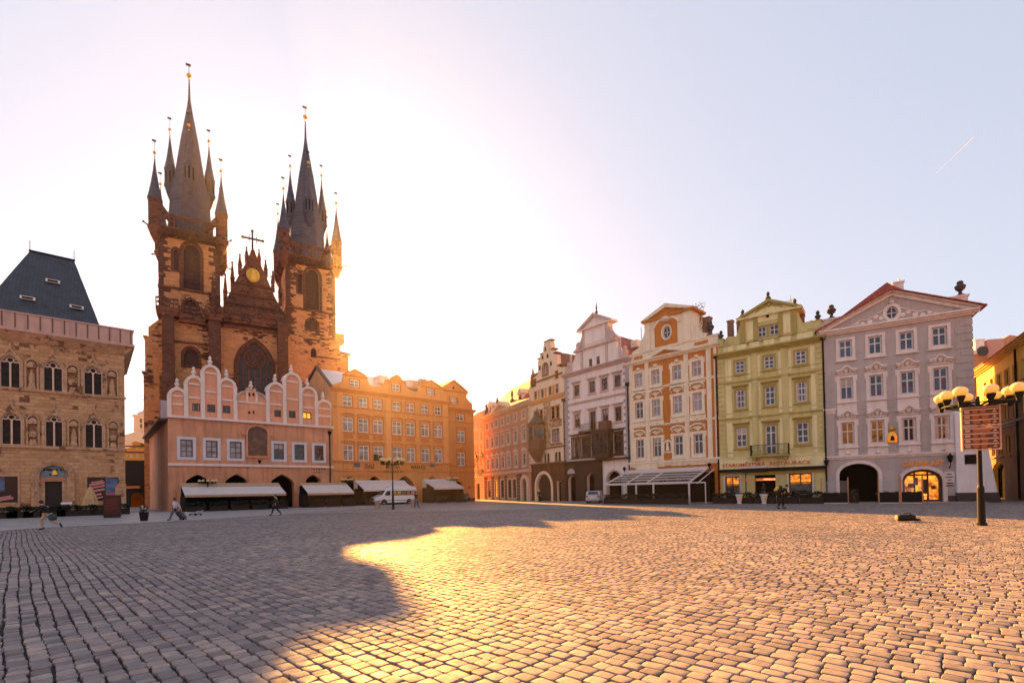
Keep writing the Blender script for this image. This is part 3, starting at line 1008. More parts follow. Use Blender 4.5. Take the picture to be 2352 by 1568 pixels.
    b = MB()
    for cx in (258, 345, 512, 605):
        s = h.S('N', cx, 330, .1)
        b.box(s - .2, s + .2, -.02, .098, par, gz)
    h.parts('gable_pilaster', b, md)
    q = MB()
    for c0, c1 in ((285, 330), (525, 578)):
        q.box(h.S('N', c0, 330, .1), h.S('N', c1, 330, .1), .04, .097, par + .2, gz - .3)
    q.box(ow[0] - 1.1, ow[0] + 1.1, .05, .096, ow[1] - .45, gz)
    h.parts('gable_panel', q, mp)
    h.part('gable_oculus', MB().ball((ow[0], .08, ow[1]), .16, 10, 6), m_void)
    # pediment
    pl, pa, pr = h.S('N', 217, 275, -.1), h.sz('N', 430, 125, -.1), h.S('N', 652, 182, -.1)
    b = MB().box(pl, pr, -.2, 2.5, gz, gz + .18)
    b.prism([(pl + .15, gz + .18), (pr - .15, gz + .18), (pa[0], pa[1] - .25)], .05, 2.2)
    h.part('pediment', b, mp)
    b = MB()
    b.prism([(pl - .05, gz + .182), (pl + .45, gz + .182), (pa[0], pa[1] - .32), (pa[0], pa[1])], -.25, 2.5)
    b.prism([(pr + .05, gz + .182), (pr - .45, gz + .182), (pa[0] + .002, pa[1] - .32), (pa[0] + .002, pa[1])], -.25, 2.5)
    h.part('raking_cornice', b, md)
    b = MB()
    for k in (-1, 1):
        b.path([(pa[0] + k * x, .0, gz + .35 + z) for x, z in ((.15, .75), (.4, .5), (.8, .4), (1.2, .15))], .08, 5)
    b.ball((pa[0], 0, gz + 1.0), .22, 8, 5)
    h.part('pediment_relief', b, md)
    # scrolls beside the gable, posts, balls
    b = MB()
    for k, e in ((-1, gl), (1, gr)):
        b.prism([(e, par + .1), (e + k * 1.75, par + .1), (e + k * 1.6, par + .55), (e + k * 1.0, par + .95), (e + k * .45, par + .9), (e + k * .15, par + 1.7), (e, par + 2.0)], .12, .5)
        b.lathe([(.42, -.02), (.42, .5)], (0, 0, 0), 12)
        for i in range(len(b.v) - 24, len(b.v)):
            x, y, z = b.v[i]
            b.v[i] = (e + k * 1.15 + x, .06 + z, par + .55 + y)
    h.parts('scroll', b, m)
    for x in (.35, L - .35):
        h.part('post', MB().box(x - .3, x + .3, .0, .6, par + .1, par + .75).box(x - .36, x + .36, -.06, .66, par + .75, par + .86), m)
        h.part('ball_finial', finial_mb(x, .3, par + .86, 1.0, .28), m_bronze)
    for cx, cy in ((258, 222), (427, 103), (606, 150)):
        s, z = h.sz('N', cx, cy, .3)
        h.part('ball_finial', finial_mb(s, .3, z - .75, 1.15, .28), m_bronze)
    # roof behind the gable
    h.part('roof', MB().prism([(.1, zt), (L - .1, zt), (L / 2, gz + .6)], .7, 13.5), m_brtile)
    for cx, cy0, cy1, w, off in ((172, 415, 275, .55, 2.0), (230, 330, 285, .4, 3.0), (648, 285, 238, .5, 2.0)):
        s, z = h.sz('N', cx, cy1, off)
        h.part('chimney', MB().box(s - w / 2, s + w / 2, off, off + .6, zt, z).box(s - w / 2 - .06, s + w / 2 + .06, off - .06, off + .66, z, z + .12), m_chim)
    a = h.sz('N', 577, 105, 3)
    b = MB().tube((a[0], 3, gz), (a[0], 3, a[1]), .03, n=5)
    for k in range(4):
        b.tube((a[0] - .9, 3, a[1] - .5 - k * .12), (a[0] + .3, 3, a[1] - .4 - k * .1), .015, n=4)
    h.part('aerial', b, m_iron)
    return h
GREEN = green_house()

# ------------------------------------------------------------------ ochre and white house
def ochre_house():
    h = row_house(2, 'ochre_house', 'white and ochre baroque house with shell hoods and a tall gable over a broken pediment')
    L = h.L
    m = plain('ochre_plaster', (.35, .125, .022), .85, .10, .9, bump=.006, streak=.25)
    mt = plain('cream_stucco', (.56, .47, .35), .8, .09, 1.3, streak=.25)
    zc = h.Z('W', 415, 472)
    zg = h.Z('W', 430, 1242)
    sx = [h.S('W', 190, 800), h.S('W', 315, 780), h.S('W', 472, 760), h.S('W', 617, 740)]
    hw = (h.S('W', 505, 760) - h.S('W', 441, 760)) / 2
    rows = [(h.Z('W', 470, 635), h.Z('W', 470, 527)), (h.Z('W', 473, 882), h.Z('W', 473, 752)), (h.Z('W', 474, 1190), h.Z('W', 474, 1045))]
    for r, (z0, z1) in enumerate(rows):
        for i, s in enumerate(sx):
            pane = m_palepane if r == 0 or (r == 1 and i > 0) else m_pane
            w = h.window(rect(s - hw, s + hw, z0, z1), m_white, pane, 2, (.62,), mt, .3, .07, mt, 'shell' if r else None, mt, bar=.1, ears=.12)
            a = MB().box(s - hw - .4, s + hw + .4, -.06, -.003, z0 - (1.15 if r else .75), z0 - .42)
            if r == 0:
                a.ball((s, -.02, z1 + .5), .3, 8, 5, .7).box(s - .7, s + .7, -.1, -.003, z1 + .32, z1 + .42)
            else:
                a.ball((s, -.03, z0 - .75), .16, 8, 5)
            h.part('apron', a, mt, w)
    h.holes.append(rect(.6, L - .6, .05, 3.3))
    h.wall([(0, 0), (L, 0), (L, zc), (0, zc)], m, .6, 13)
    h.part('shop_back', MB().box(.55, L - .55, .62, .8, 0, 3.4), m_void)
    b = MB()
    for x in (.35, (sx[0] + sx[1]) / 2, (sx[2] + sx[3]) / 2 - .05, L - .95):
        b.box(x - .26, x + .26, -.09, -.003, zg + .3, zc - .002)
    b.box(L - .4, L - .1, -.05, -.003, zg + .3, zc - .002)
    h.parts('pilaster', b, mt)
    for z in ((rows[0][0] + rows[1][1]) / 2 + .35, (rows[1][0] + rows[2][1]) / 2 + .1):
        h.cornice(z, .24, .12, 0, L, mt, 2, 'string_course', .02)
    h.cornice(zg - .3, .6, .25, -.02, L + .02, mt, 3, 'string_course', .1)
    # niche between the first floor windows
    s = (sx[1] + sx[2]) / 2
    n0, n1 = h.Z('W', 393, 1160), h.Z('W', 393, 1085)
    h.part('niche', MB().prism(arch(s - .38, s + .38, n0, n1), -.05, -.003), m_brown)
    h.part('niche_frame', MB().ring(inset(arch(s - .38, s + .38, n0, n1), -.18), inset(arch(s - .38, s + .38, n0, n1), .0), -.1, -.004), mt)
    h.part('niche_figure', MB().lathe([(.2, 0), (.22, .2), (.12, .7), (.16, .85), (.1, 1.0), (.1, 1.15), (.02, 1.25)], (s, -.1, n0 + .05), 8, sy=.5), mt)
    h.part('door_pediment', MB().prism([(.9, zg - .95), (L * .34, zg - .95), (L * .34, zg - .6), (L * .31, zg - .35), (L * .2, zg + .05), (L * .1, zg - .35), (.9, zg - .6)], -.35, -.003), mt)
    # cornice with a pediment over the middle bays
    h.cornice(zc, .42, .45, -.05, L + .05, mt, 3)
    zt = zc + .42
    p0, pa, p1 = h.S('W', 238, 500, -.2), h.sz('W', 375, 388, -.2), h.S('W', 548, 420, -.2)
    h.part('pediment', MB().prism([(p0, zt), (p1, zt), (pa[0], pa[1] - .1)], -.12, .5), m)
    b = MB()
    b.prism([(p0 - .1, zt + .003), (p0 + .7, zt + .003), (pa[0], pa[1] - .4), (pa[0], pa[1] + .05)], -.42, .52)
    b.prism([(p1 + .1, zt + .003), (p1 - .7, zt + .003), (pa[0] + .003, pa[1] - .4), (pa[0] + .003, pa[1] + .05)], -.42, .52)
    h.part('raking_cornice', b, mt)
    # attic
    za = h.Z('W', 690, 312, .3)
    h.part('parapet', MB().box(0, L, .3, .8, zt, za - .15).box(-.05, L + .05, .22, .88, za - .15, za), mt)
    b = MB()
    for f0, f1 in ((.06, .16), (.76, .9)):
        b.box(L * f0, L * f1, .24, .297, zt + .35, za - .4)
    h.parts('parapet_panel', b, m)
    g0, g1 = h.S('W', 232, 340, .3), h.S('W', 578, 300, .3)
    gz = h.Z('W', 400, 172, .3)
    o = h.sz('W', 392, 285, .3)
    oc = [(o[0] + .5 * math.cos(a), o[1] + .75 * math.sin(a)) for a in [2 * math.pi * i / 16 for i in range(16)]]
    h.holes = []
    w = h.window(oc, m_white, m_paneb, 2, (.5,), mt, .16, .1, name='oval_window')
    w.location.y = .3
    MB().plate(rect(g0, g1, za - .2, gz), h.holes, .2, 3).build('gable', mt, h.root, loc=(0, .3, 0))
    a, c = h.S('W', 305, 300, .3), h.S('W', 470, 260, .3)
    fr = MB().ring(rect(a, c, za + .12, gz - .5), inset(oc, -.3), 0, 0)
    pan = MB()
    cz = (za + .12 + gz - .5) / 2
    pan.plate(rect(a, c, za + .12, gz - .4), [inset(oc, -.17)], .05, .05, False)
    pan.build('gable_panel', m, h.root, loc=(0, .24, 0))
    b = MB()
    for k0, k1 in ((g0 + .05, g0 + .75), (g1 - 1.0, g1 - .1)):
        b.box(k0, k1, .16, .297, za, gz)
    h.parts('gable_pilaster', b, mt)
    b = MB()
    for k, e in ((-1, g0), (1, g1)):
        b.prism([(e, za), (e + k * 1.9, za), (e + k * 1.75, za + .3), (e + k * 1.0, za + .6), (e + k * .5, za + 1.3), (e, za + 2.4)], .35, .75)
    h.parts('scroll', b, mt)
    q0, qa, q1 = h.S('W', 205, 220, .0), h.sz('W', 380, 72, .0), h.S('W', 592, 112, .0)
    h.part('gable_pediment', MB().box(q0, q1, -.05, 3, gz, gz + .22).prism([(q0 + .2, gz + .22), (q1 - .2, gz + .22), (qa[0], qa[1] - .25)], .22, 2.8), m)
    b = MB()
    b.prism([(q0 - .05, gz + .223), (q0 + .8, gz + .223), (qa[0], qa[1] - .45), (qa[0], qa[1])], -.12, 3.1)
    b.prism([(q1 + .05, gz + .223), (q1 - .8, gz + .223), (qa[0] + .003, qa[1] - .45), (qa[0] + .003, qa[1])], -.12, 3.1)
    h.part('gable_cornice', b, mt)
    b = MB().ball((o[0], .2, o[1] + 1.5), .55, 10, 6, .6)
    for k in (-1, 1):
        b.path([(o[0] + k * x, .2, o[1] + z) for x, z in ((.3, 1.6), (.9, 1.55), (1.4, 1.1), (1.6, .8))], .16, 6)
    h.part('gable_relief', b, mt)
    h.part('urn', urn_mb(h.S('W', 708, 260, .55), .55, za, 1.6), m_bronze)
    r = h.part('roof', MB().prism([(.1, zt), (L - .1, zt), (L / 2, gz + .1)], 1.0, 13), m_brtile)
    s, z = h.sz('W', 665, 185, 3)
    h.part('chimney', MB().box(s - .6, s + .6, 3, 3.8, zt, z).box(s - .68, s + .68, 2.92, 3.88, z, z + .12), m_chim)
    # creeper on the roof behind the gable
    rng = random.Random(3)
    s, z = h.sz('W', 622, 170, 2.2)
    b = MB()
    for k in range(9):
        b.path([(s - .5 + rng.uniform(-.2, .2), 2.2, z - 2.2), (s - .2 + rng.uniform(-.5, .5), 2.2 + rng.uniform(-.3, .3), z - .6), (s + rng.uniform(-.9, .9), 2.2 + rng.uniform(-.4, .4), z + rng.uniform(.0, 1.6))], .022, 4)
    pl = tag(b.build('roof_shrub', m_dkwood), 'small dark leafy shrub growing on the roof behind the ochre house gable', 'shrub')
    lf = MB()
    for k in range(420):
        t = rng.random()
        c = Vector((s - .3 + rng.gauss(0, .5) + .15 * t, 2.2 + rng.gauss(0, .35), z - 1.6 + 3.0 * t + rng.gauss(0, .15)))
        if noise.noise(c * 1.9) < -.05:
            continue
        a = rng.uniform(0, 6.28)
        u = Vector((math.cos(a), rng.uniform(-.5, .5), math.sin(a))) * .09
        v = Vector((-math.sin(a), rng.uniform(-.5, .5), math.cos(a))) * .055
        lf.add([c - u, c + v, c + u, c - v], [(0, 1, 2, 3)])
    lf.build('foliage', plain('dark_leaves', (.035, .05, .018), .7, .4, 4), pl)
    pl.matrix_world = h.root.matrix_basis
    return h
OCHRE = ochre_house()

# ------------------------------------------------------------------ pink-white renaissance house
def pink_house():
    h = row_house(3, 'pink_house', 'pale pink house with dark brown windows, grey quoins and a scrolled renaissance gable')
    L = h.L
    m = plain('pale_pink_plaster', (.56, .475, .44), .85, .07, .8, bump=.006, streak=.25)
    mt = plain('grey_pink_trim', (.36, .275, .26), .8, .10, 1.2, streak=.2)
    md = plain('dark_oak', (.055, .026, .016), .6, .25, 3)
    zc = h.Z('M', 1070, 392)
    sx = [h.S('M', 926, 640), h.S('M', 1047, 620), h.S('M', 1145, 600), h.S('M', 1247, 580)]
    hw = (h.S('M', 1070, 620) - h.S('M', 1024, 620)) / 2
    r3 = (h.Z('M', 1046, 568), h.Z('M', 1046, 480))
    r2 = (h.Z('M', 1146, 805), h.Z('M', 1146, 697))
    r1 = (h.Z('M', 1115, 1050), h.Z('M', 1115, 900))
    for i, s in enumerate(sx):
        h.window(rect(s - hw, s + hw, *r3), m_brown, m_pane, 2, (.6,), mt, .14, .05, mt, 'flat', mt, bar=.1)
        h.window(rect(s - hw, s + hw, r2[0] - (.9 if i == 1 else 0), r2[1]), m_brown, m_pane, 2, (.62,), mt, .14, .05, mt if i != 1 else None, 'flat', mt, bar=.1, name='balcony_door' if i == 1 else 'window')
    w1 = [(h.S('M', 893, 1000), h.S('M', 942, 1000)), (h.S('M', 962, 985), h.S('M', 1030, 985)), (h.S('M', 1213, 955), h.S('M', 1285, 955))]
    for a, c in w1:
        h.window(rect(a, c, r1[0] - .1, r1[1] + .05), md, m_pane, 2, (.62,), md, .16, .12, md, 'flat', md, bar=.12)
    # gateway floor
    zg = h.Z('M', 1080, 1105)
    gx = h.S('M', 1128, 1150)
    d0 = arch(h.S('M', 862, 1300), h.S('M', 928, 1300), .03, h.Z('M', 895, 1215))
    d1 = arch(h.S('M', 1008, 1300), h.S('M', 1075, 1300), .03, h.Z('M', 1040, 1195))
    d2 = arch(h.S('M', 1165, 1300), h.S('M', 1278, 1300), .03, h.Z('M', 1222, 1182))
    h.holes += [d0, d1, d2]
    h.wall([(0, 0), (L, 0), (L, zc), (0, zc)], m, .4, 13)
    for d in (d0, d1, d2):
        h.part('doorway', MB().prism(inset(d, .01), .5, .7), m_void)
    mst = masonry('dark_sandstone', (.060, .034, .022), (.045, .025, .018), (.03, .018, .014), .8, .4, .02)
    b = MB()
    b.plate(rect(-.03, gx, 0, zg), [inset(d0, -.02), inset(d1, -.02)], .3, .3, False)
    b.build('stone_front', mst, h.root, loc=(0, -.32, 0))
    t = arch(h.S('M', 865, 1190), h.S('M', 925, 1190), h.Z('M', 895, 1200), h.Z('M', 895, 1162))
    h.part('lunette', MB().prism(t, -.36, -.322), mt)
    h.part('ledge', MB().box(-.1, L + .02, -.5, -.003, zg, zg + .22), md)
    h.part('arch_surround', MB().ring(inset(d2, -.22), inset(d2, -.004), -.06, -.003), mt)
    # quoins
    b = MB()
    mq = plain('grey_quoins', (.36, .345, .37), .8, .08, 2)
    for k in range(int((zc - zg) / .42)):
        z = zg + .25 + k * .42
        e = .55 if k % 2 else .85
        b.box(.0, e, -.05, -.003, z, z + .38)
        b.box(L - e, L - .02, -.05, -.003, z, z + .38)
    for k, (nm) in enumerate(('quoins', 'quoins')):
        q = MB()
        for j, c in enumerate(b.chunks):
            if j % 2 == k:
                q.add(b.v[c[0]:c[1]], [tuple(i - c[0] for i in f) for f in b.f[c[2]:c[3]]])
        h.part(nm, q, mq)
    h.cornice((r3[0] + r2[1]) / 2 + .1, .3, .15, .0, L, mt, 2, 'string_course', .02)
    # oriel with a balcony on top
    o0, o1 = h.S('M', 1052, 980, -.7), h.S('M', 1182, 970, -.7)
    ob = MB().box(o0, o1, -1.0, -.003, r1[0] - .5, r1[0] - .1).box(o0 - .1, o1 + .1, -1.1, -.003, r1[1] + .1, r1[1] + .45).box(o0 + .3, o1 - .3, -.6, -.003, r1[0] - .9, r1[0] - .5)
    for k in range(5):
        x = o0 + (o1 - o0 - .12) * k / 4
        ob.box(x, x + .12, -1.0, -.88, r1[0] - .1, r1[1] + .1)
    ob.box(o0, o1, -.985, -.9, r1[0] + 1.3, r1[0] + 1.42)
    orl = h.part('oriel', ob, md, label='dark timber oriel window under the balcony')
    h.part('oriel_glass', MB().box(o0 + .02, o1 - .02, -.93, -.05, r1[0] - .1, r1[1] + .1), m_pane, orl)
    a0 = h.S('M', 945, 870, -.9)
    zb = r1[1] + .46
    h.part('balcony_slab', MB().box(a0, o1 + .1, -1.15, -.12, zb, zb + .15), md, orl)
    r = MB()
    for x0, y0, x1, y1 in ((a0 + .05, -1.1, o0 + 1.3, -1.1), (a0 + .05, -1.1, a0 + .05, -.1)):
        for z in (zb + .25, zb + 1.1):
            r.tube((x0, y0, z), (x1, y1, z), .025, n=5)
        n = int(max(abs(x1 - x0), abs(y1 - y0)) / .16)
        for k in range(n + 1):
            t_ = k / n
            r.tube((x0 + (x1 - x0) * t_, y0 + (y1 - y0) * t_, zb + .15), (x0 + (x1 - x0) * t_, y0 + (y1 - y0) * t_, zb + 1.1), .015, n=4)
    h.part('railing', r, m_iron, orl)
    h.part('balcony_box', MB().box(o0 + 1.35, o1, -1.1, -.2, zb + .15, zb + 1.15), m_brown, orl)
    # gable
    h.cornice(zc, .5, .5, -.05, L + .05, mt, 3)
    zt = zc + .5
    g0, g1 = h.S('M', 868, 380, .1), h.S('M', 1290, 250, .1)
    z1 = h.Z('M', 1060, 212, .1)
    z2 = h.Z('M', 1075, 50, .1)
    c0, c1 = h.S('M', 968, 180, .1), h.S('M', 1172, 120, .1)
    h.holes = []
    for cx, cy, y0, y1 in ((1033, 335, 370, 302), (1092, 318, 352, 284)):
        s = h.S('M', cx, cy, .1)
        w = h.window(rect(s - .3, s + .3, h.Z('M', cx, y0, .1), h.Z('M', cx, y1, .1)), m_brown, m_pane, 2, (.55,), None, bar=.08, name='gable_window')
        w.location.y = .1
    def curve(e, k, zz, w_, hh):
        return [(e + k * w_ * (1 - t) ** 1.8, zz + hh * t) for t in [i / 6 for i in range(7)]]
    left = curve(g0 + 1.2, -1, zt + .6, 1.3, z1 - zt - .6)
    right = curve(g1 - 1.2, 1, zt + .6, 1.3, z1 - zt - .6)
    MB().plate([(g0 - .1, zt - .02), (g1 + .1, zt - .02), (g1 + .1, zt + .6)] + right + left[::-1] + [(g0 - .1, zt + .6)], h.holes, .2, .9).build('gable', m, h.root, loc=(0, .1, 0))
    h.part('gable_ledge', MB().box(g0 + 1.0, g1 - 1.0, -.15, 1.0, z1, z1 + .25), mt)
    h.part('gable_top', MB().box(c0, c1, .12, 1.0, z1 + .25, z2).box(c0 + .45, c1 - .45, .05, .118, z1 + .6, z2 - .4), m)
    b = MB()
    for k, e in ((-1, c0), (1, c1)):
        b.prism([(e, z1 + .25), (e + k * 1.5, z1 + .25), (e + k * 1.4, z1 + .5), (e + k * .9, z1 + .85), (e + k * .4, z1 + 1.4), (e, z1 + 2.2)], .15, .8)
        b.lathe([(.48, 0), (.44, .1)], (0, 0, 0), 14)
        for i in range(len(b.v) - 28, len(b.v)):
            x, y, z = b.v[i]
            b.v[i] = (e + k * .62 + x, .03 + z, z1 + .85 + y)
    h.parts('scroll', b, mt)
    b = MB()
    for f in (0.04, .26, .72, .95):
        x = g0 + (g1 - g0) * f
        b.box(x - .18, x + .18, -.03, .097, zt, z1 - .02)
    b.box(c0 + .03, c0 + .38, .02, .117, z1 + .26, z2 - .02)
    b.box(c1 - .38, c1 - .03, .02, .117, z1 + .26, z2 - .02)
    h.parts('gable_pilaster', b, mt)
    q0, qa, q1 = h.S('M', 928, 70, -.1), h.sz('M', 1003, -15, -.1), h.S('M', 1198, 0, -.1)
    qs = (q0 + q1) / 2
    za = at = h.Z('M', 1010, -22, -.1) + .3
    h.part('gable_pediment', MB().box(q0, q1, -.2, 1.1, z2, z2 + .2).prism([(q0 + .1, z2 + .2), (q1 - .1, z2 + .2), (qs, za - .15)], .05, 1.0), m)
    b = MB()
    b.prism([(q0 - .05, z2 + .203), (q0 + .7, z2 + .203), (qs, za - .4), (qs, za)], -.25, 1.1)
    b.prism([(q1 + .05, z2 + .203), (q1 - .7, z2 + .203), (qs + .003, za - .4), (qs + .003, za)], -.25, 1.1)
    h.part('raking_cornice', b, mt)
    h.part('spike', MB().lathe([(.14, 0), (.2, .3), (.06, .5), (.12, .8), (.02, 1.5)], (qs, .5, za - .05), 8), m_bronze)
    for x in (g0 - .3, g1 + .15):
        h.part('corner_post', MB().box(x - .25, x + .25, .0, .6, zt, zt + 1.1).ball((x, .3, zt + 1.35), .25, 8, 6), mt)
    r = h.part('roof', MB().prism([(-.1, zt), (L + .1, zt), (L / 2, z2 - .2)], 1.1, 13), m_redtile)
    s, z = h.sz('M', 1430, 60, 5)
    b = MB().tube((s, 5, zt + 2), (s, 5, z), .04, n=5)
    h.part('aerial', b, m_iron, r)
    s, z = h.sz('M', 1395, 165, 4)
    h.part('skylight', MB().box(s - .5, s + .5, 3.4, 4.4, z - .9, z), m_white, r)
    return h
PINK = pink_house()

# ------------------------------------------------------------------ painted house with stepped gable and oriel
def painted_house():
    h = row_house(4, 'painted_house', 'narrow painted house with a stepped gothic gable, spired corner oriel and arched doorway')
    L = h.L
    m = plain('cream_plaster', (.56, .42, .30), .85, .08, .8, streak=.2)
    k = NT('wall_painting')
    v = k.vec()
    f = k.noise(v, 1.5, 7, .72)
    c = k.ramp(f, [(.36, (.55, .40, .28)), (.47, (.52, .34, .2)), (.53, (.25, .10, .05)), (.6, (.34, .2, .1)), (.66, (.56, .42, .30))])
    k.l(c, k.b.inputs['Base Color'])
    k.b.inputs['Roughness'].default_value = .85
    mp = k.m
    mo = plain('ochre_band', (.40, .17, .05), .8, .15, 1.5)
    mb = plain('brown_stone', (.17, .085, .045), .8, .2, 1.5, streak=.2)
    zc = h.Z('M', 695, 600)
    cols = [(602, 585), (655, 572), (715, 550), (770, 535)]
    hw = .42
    z0, z1 = h.Z('M', 655, 608), h.Z('M', 655, 538)
    za = z1 + .7
    h.holes = []
    for x, y in cols:
        s = h.S('M', x, y)
        h.window(rect(s - hw, s + hw, z0, z1), m_brown, m_pane, 2, (), m, .1, .06, bar=.08)
    r2 = h.Z('M', 757, 770), h.Z('M', 757, 672)
    for x in (738, 775):
        s = h.S('M', x, 720)
        h.window(rect(s - .45, s + .45, *r2), m_brown, m_pane, 1, (.6,), mo, .12, .06, mb, None, bar=.08)
    for x in (604, 645):
        s = h.S('M', x, 735)
        h.window(rect(s - .42, s + .42, *r2), m_brown, m_pane, 1, (.6,), mo, .12, .06, None, None, bar=.08)
    s = h.S('M', 760, 900)
    h.window(rect(s - 1.0, s + 1.0, h.Z('M', 760, 955), h.Z('M', 760, 848)), m_brown, m_palepane, 3, (.6,), m, .14, .06, mb, None, bar=.1)
    zz = h.Z('M', 770, 1110), h.Z('M', 770, 1030)
    for x in (680, 703, 765, 791):
        s = h.S('M', x, 1075)
        h.window(arch(s - .36, s + .36, *zz), m_brown, m_pane, 1, (), m, .1, .06, bar=.08, name='arched_window')
    d = arch(h.S('M', 612, 1300), h.S('M', 728, 1300), .03, h.Z('M', 670, 1203))
    d2 = rect(h.S('M', 773, 1330), h.S('M', 803, 1330), .03, h.Z('M', 788, 1262))
    h.holes += [d, d2]
    zl = h.Z('M', 690, 1128)
    h.wall([(0, 0), (L, 0), (L, za), (0, za)], m, .35, 12)
    h.part('gate', MB().prism(inset(d, .01), .4, .6), plain('gate_wood', (.045, .02, .012), .7, .3, 2))
    h.part('doorway', MB().prism(inset(d2, .01), .4, .6), m_void)
    h.part('arch_surround', MB().ring(inset(d, -.42), inset(d, -.003), -.12, -.003), m)
    h.part('ground_floor_front', MB().plate(rect(.02, L - .02, 0, zl), [inset(d, -.43), inset(d2, -.05)], .04, .04, False), plain('painted_base', (.115, .045, .018), .8, .5, 1.2)).location.y = -.05
    h.part('string_course', MB().box(0, L, -.25, -.003, zl, zl + .22), mb)
    h.part('ochre_band', MB().box(0, L, -.12, -.003, z0 - .75, z0 - .12), mo)
    zp = h.Z('M', 700, 1008)
    h.part('string_course', MB().box(2.6, L, -.15, -.003, zp, zp + .2), mb)
    s0, s1 = h.S('M', 668, 850), h.S('M', 722, 850)
    h.part('wall_painting', MB().box(s0, s1, -.02, -.003, zp + .3, z0 - .85), mp)
    s0, s1 = h.S('M', 722, 850), h.S('M', 812, 850)
    h.part('wall_painting', MB().box(s0 + .01, s1, -.02, -.003, h.Z('M', 757, 838), h.Z('M', 757, 782)), mp)
    h.part('wall_painting', MB().box(s0 + .01, s1, -.02, -.003, zp + .3, h.Z('M', 757, 968)), mp)
    b = MB()
    for x in (628, 682, 742):
        s = h.S('M', x, 570)
        b.box(s - .22, s + .22, -.03, -.003, z0, z1)
    h.parts('ochre_panel', b, mo)
    b = MB()
    for j in range(int((za - zl) / .5)):
        b.box(.0, .3 + .15 * (j % 2), -.05, -.003, zl + .3 + j * .5, zl + .7 + j * .5)
    h.part('quoins', b, m)
    # oriel on a curved corbel, with a spire
    o0, o1 = h.S('M', 558, 900, -.6), h.S('M', 660, 900, -.6)
    oz0, oz1 = h.Z('M', 610, 1010, -1), h.Z('M', 610, 805, -1)
    oc = ((o0 + o1) / 2, -.35)
    ow = (o1 - o0) / 2
    def poly(r, z):
        return [(oc[0] + r * math.cos(a), oc[1] - .0 - r * .75 * math.sin(a), z) for a in [math.pi * i / 5 for i in range(6)]]
    def loft(zs):
        vs, fs = [], []
        for r, z in zs:
            vs += poly(r, z)
        for i in range(len(zs) - 1):
            for j in range(5):
                a = i * 6 + j
                fs.append((a + 1, a, a + 6, a + 7))
            fs.append((i * 6, i * 6 + 5, i * 6 + 11, i * 6 + 6))
        fs += [tuple(range(6)), tuple(range((len(zs) - 1) * 6 + 5, (len(zs) - 1) * 6 - 1, -1))]
        return MB().add(vs, fs)
    orl = h.part('oriel', loft([(ow * .25, oz0 - 1.9), (ow * .7, oz0 - 1.0), (ow * .98, oz0 - .15), (ow * 1.05, oz0 - .1), (ow * 1.05, oz0 + .1), (ow, oz0 + .15), (ow, oz0 + 1.2), (ow * 1.04, oz0 + 1.25), (ow * 1.04, oz0 + 1.4), (ow, oz0 + 1.45), (ow, oz1 - .3), (ow * 1.1, oz1 - .2), (ow * 1.1, oz1)]), mb, label='brown stone oriel with a pointed spire')
    sp = h.Z('M', 620, 668, -.8)
    h.part('oriel_spire', loft([(ow * 1.0, oz1 + .002), (ow * .75, oz1 + .5), (ow * .35, oz1 + 1.3), (ow * .3, oz1 + 1.6), (ow * .12, sp - .9), (.02, sp)]), m_bronze, orl)
    g = MB()
    for i in range(5):
        p, q = Vector(poly(ow + .01, oz0 + 1.7)[i]), Vector(poly(ow + .01, oz0 + 1.7)[i + 1])
        t = (q - p)
        a, c = p + t * .2, p + t * .8
        g.add([a, c, c + Vector((0, 0, oz1 - oz0 - 2.3)), a + Vector((0, 0, oz1 - oz0 - 2.3))], [(1, 0, 3, 2)])
    h.part('oriel_glass', g, m_pane, orl)
    # stepped gable
    steps = [(578, 470), (622, 418), (622, 320), (640, 300), (640, 272), (662, 268), (662, 215), (672, 180), (712, 158), (722, 175), (728, 232), (748, 236), (748, 262), (768, 268), (775, 360), (806, 372)]
    pts = [h.sz('M', x, y, .05) for x, y in steps]
    s0, s1 = pts[0][0], pts[-1][0]
    g = [(.02, za - .02), (L - .02, za - .02)] + [(L - .02, pts[-1][1])] + pts[::-1] + [(.02, pts[0][1])]
    h.holes = []
    cs, cz = h.sz('M', 680, 388, .05)
    w = h.window(arch(cs - .62, cs + .62, h.Z('M', 680, 430, .05), h.Z('M', 680, 340, .05)), m_brown, m_palepane, 2, (), mb, .16, .1, bar=.1, name='gable_window')
    w.location.y = .05
    for x, y in ((768, 430), (597, 490)):
        s, z = h.sz('M', x, y, .05)
        w = h.window(rect(s - .45, s + .45, z - .65, z + .65), m_brown, plain('painted_niche', (.30, .09, .03), .8), 1, (), m, .1, .06, bar=.06, name='gable_niche')
        w.location.y = .05
    MB().plate(g, h.holes, .2, .7).build('gable', m, h.root, loc=(0, .05, 0))
    b = MB()
    for (x0, zA), (x1, zB) in zip(pts[:-1], pts[1:]):
        if abs(zA - zB) < .45 * abs(x1 - x0) + .3 and x1 > x0 + .3:
            b.box(x0 - .06, x1 + .06, -.06, .8, max(zA, zB) - .0, max(zA, zB) + .14)
    h.parts('gable_coping', b, mb)
    b = MB()
    for x, y in ((680, 228), (658, 292), (697, 280), (724, 340), (636, 375)):
        s, z = h.sz('M', x, y, .05)
        b.box(s - .18, s + .18, .0, .047, z - .3, z + .3)
    h.parts('gable_opening', b, m_void)
    h.part('string_course', MB().box(1.2, L - .5, -.1, .047, h.Z('M', 690, 462), h.Z('M', 690, 450)), mb)
    s, z = h.sz('M', 578, 372, .1)
    h.part('corner_pinnacle', MB().box(s - .3, s + .3, -.1, .5, za, pts[0][1] + .4).lathe([(.42, 0), (.3, .4), (.2, .6), (.03, z - pts[0][1] - .4)], (s, .2, pts[0][1] + .4), 6), mb)
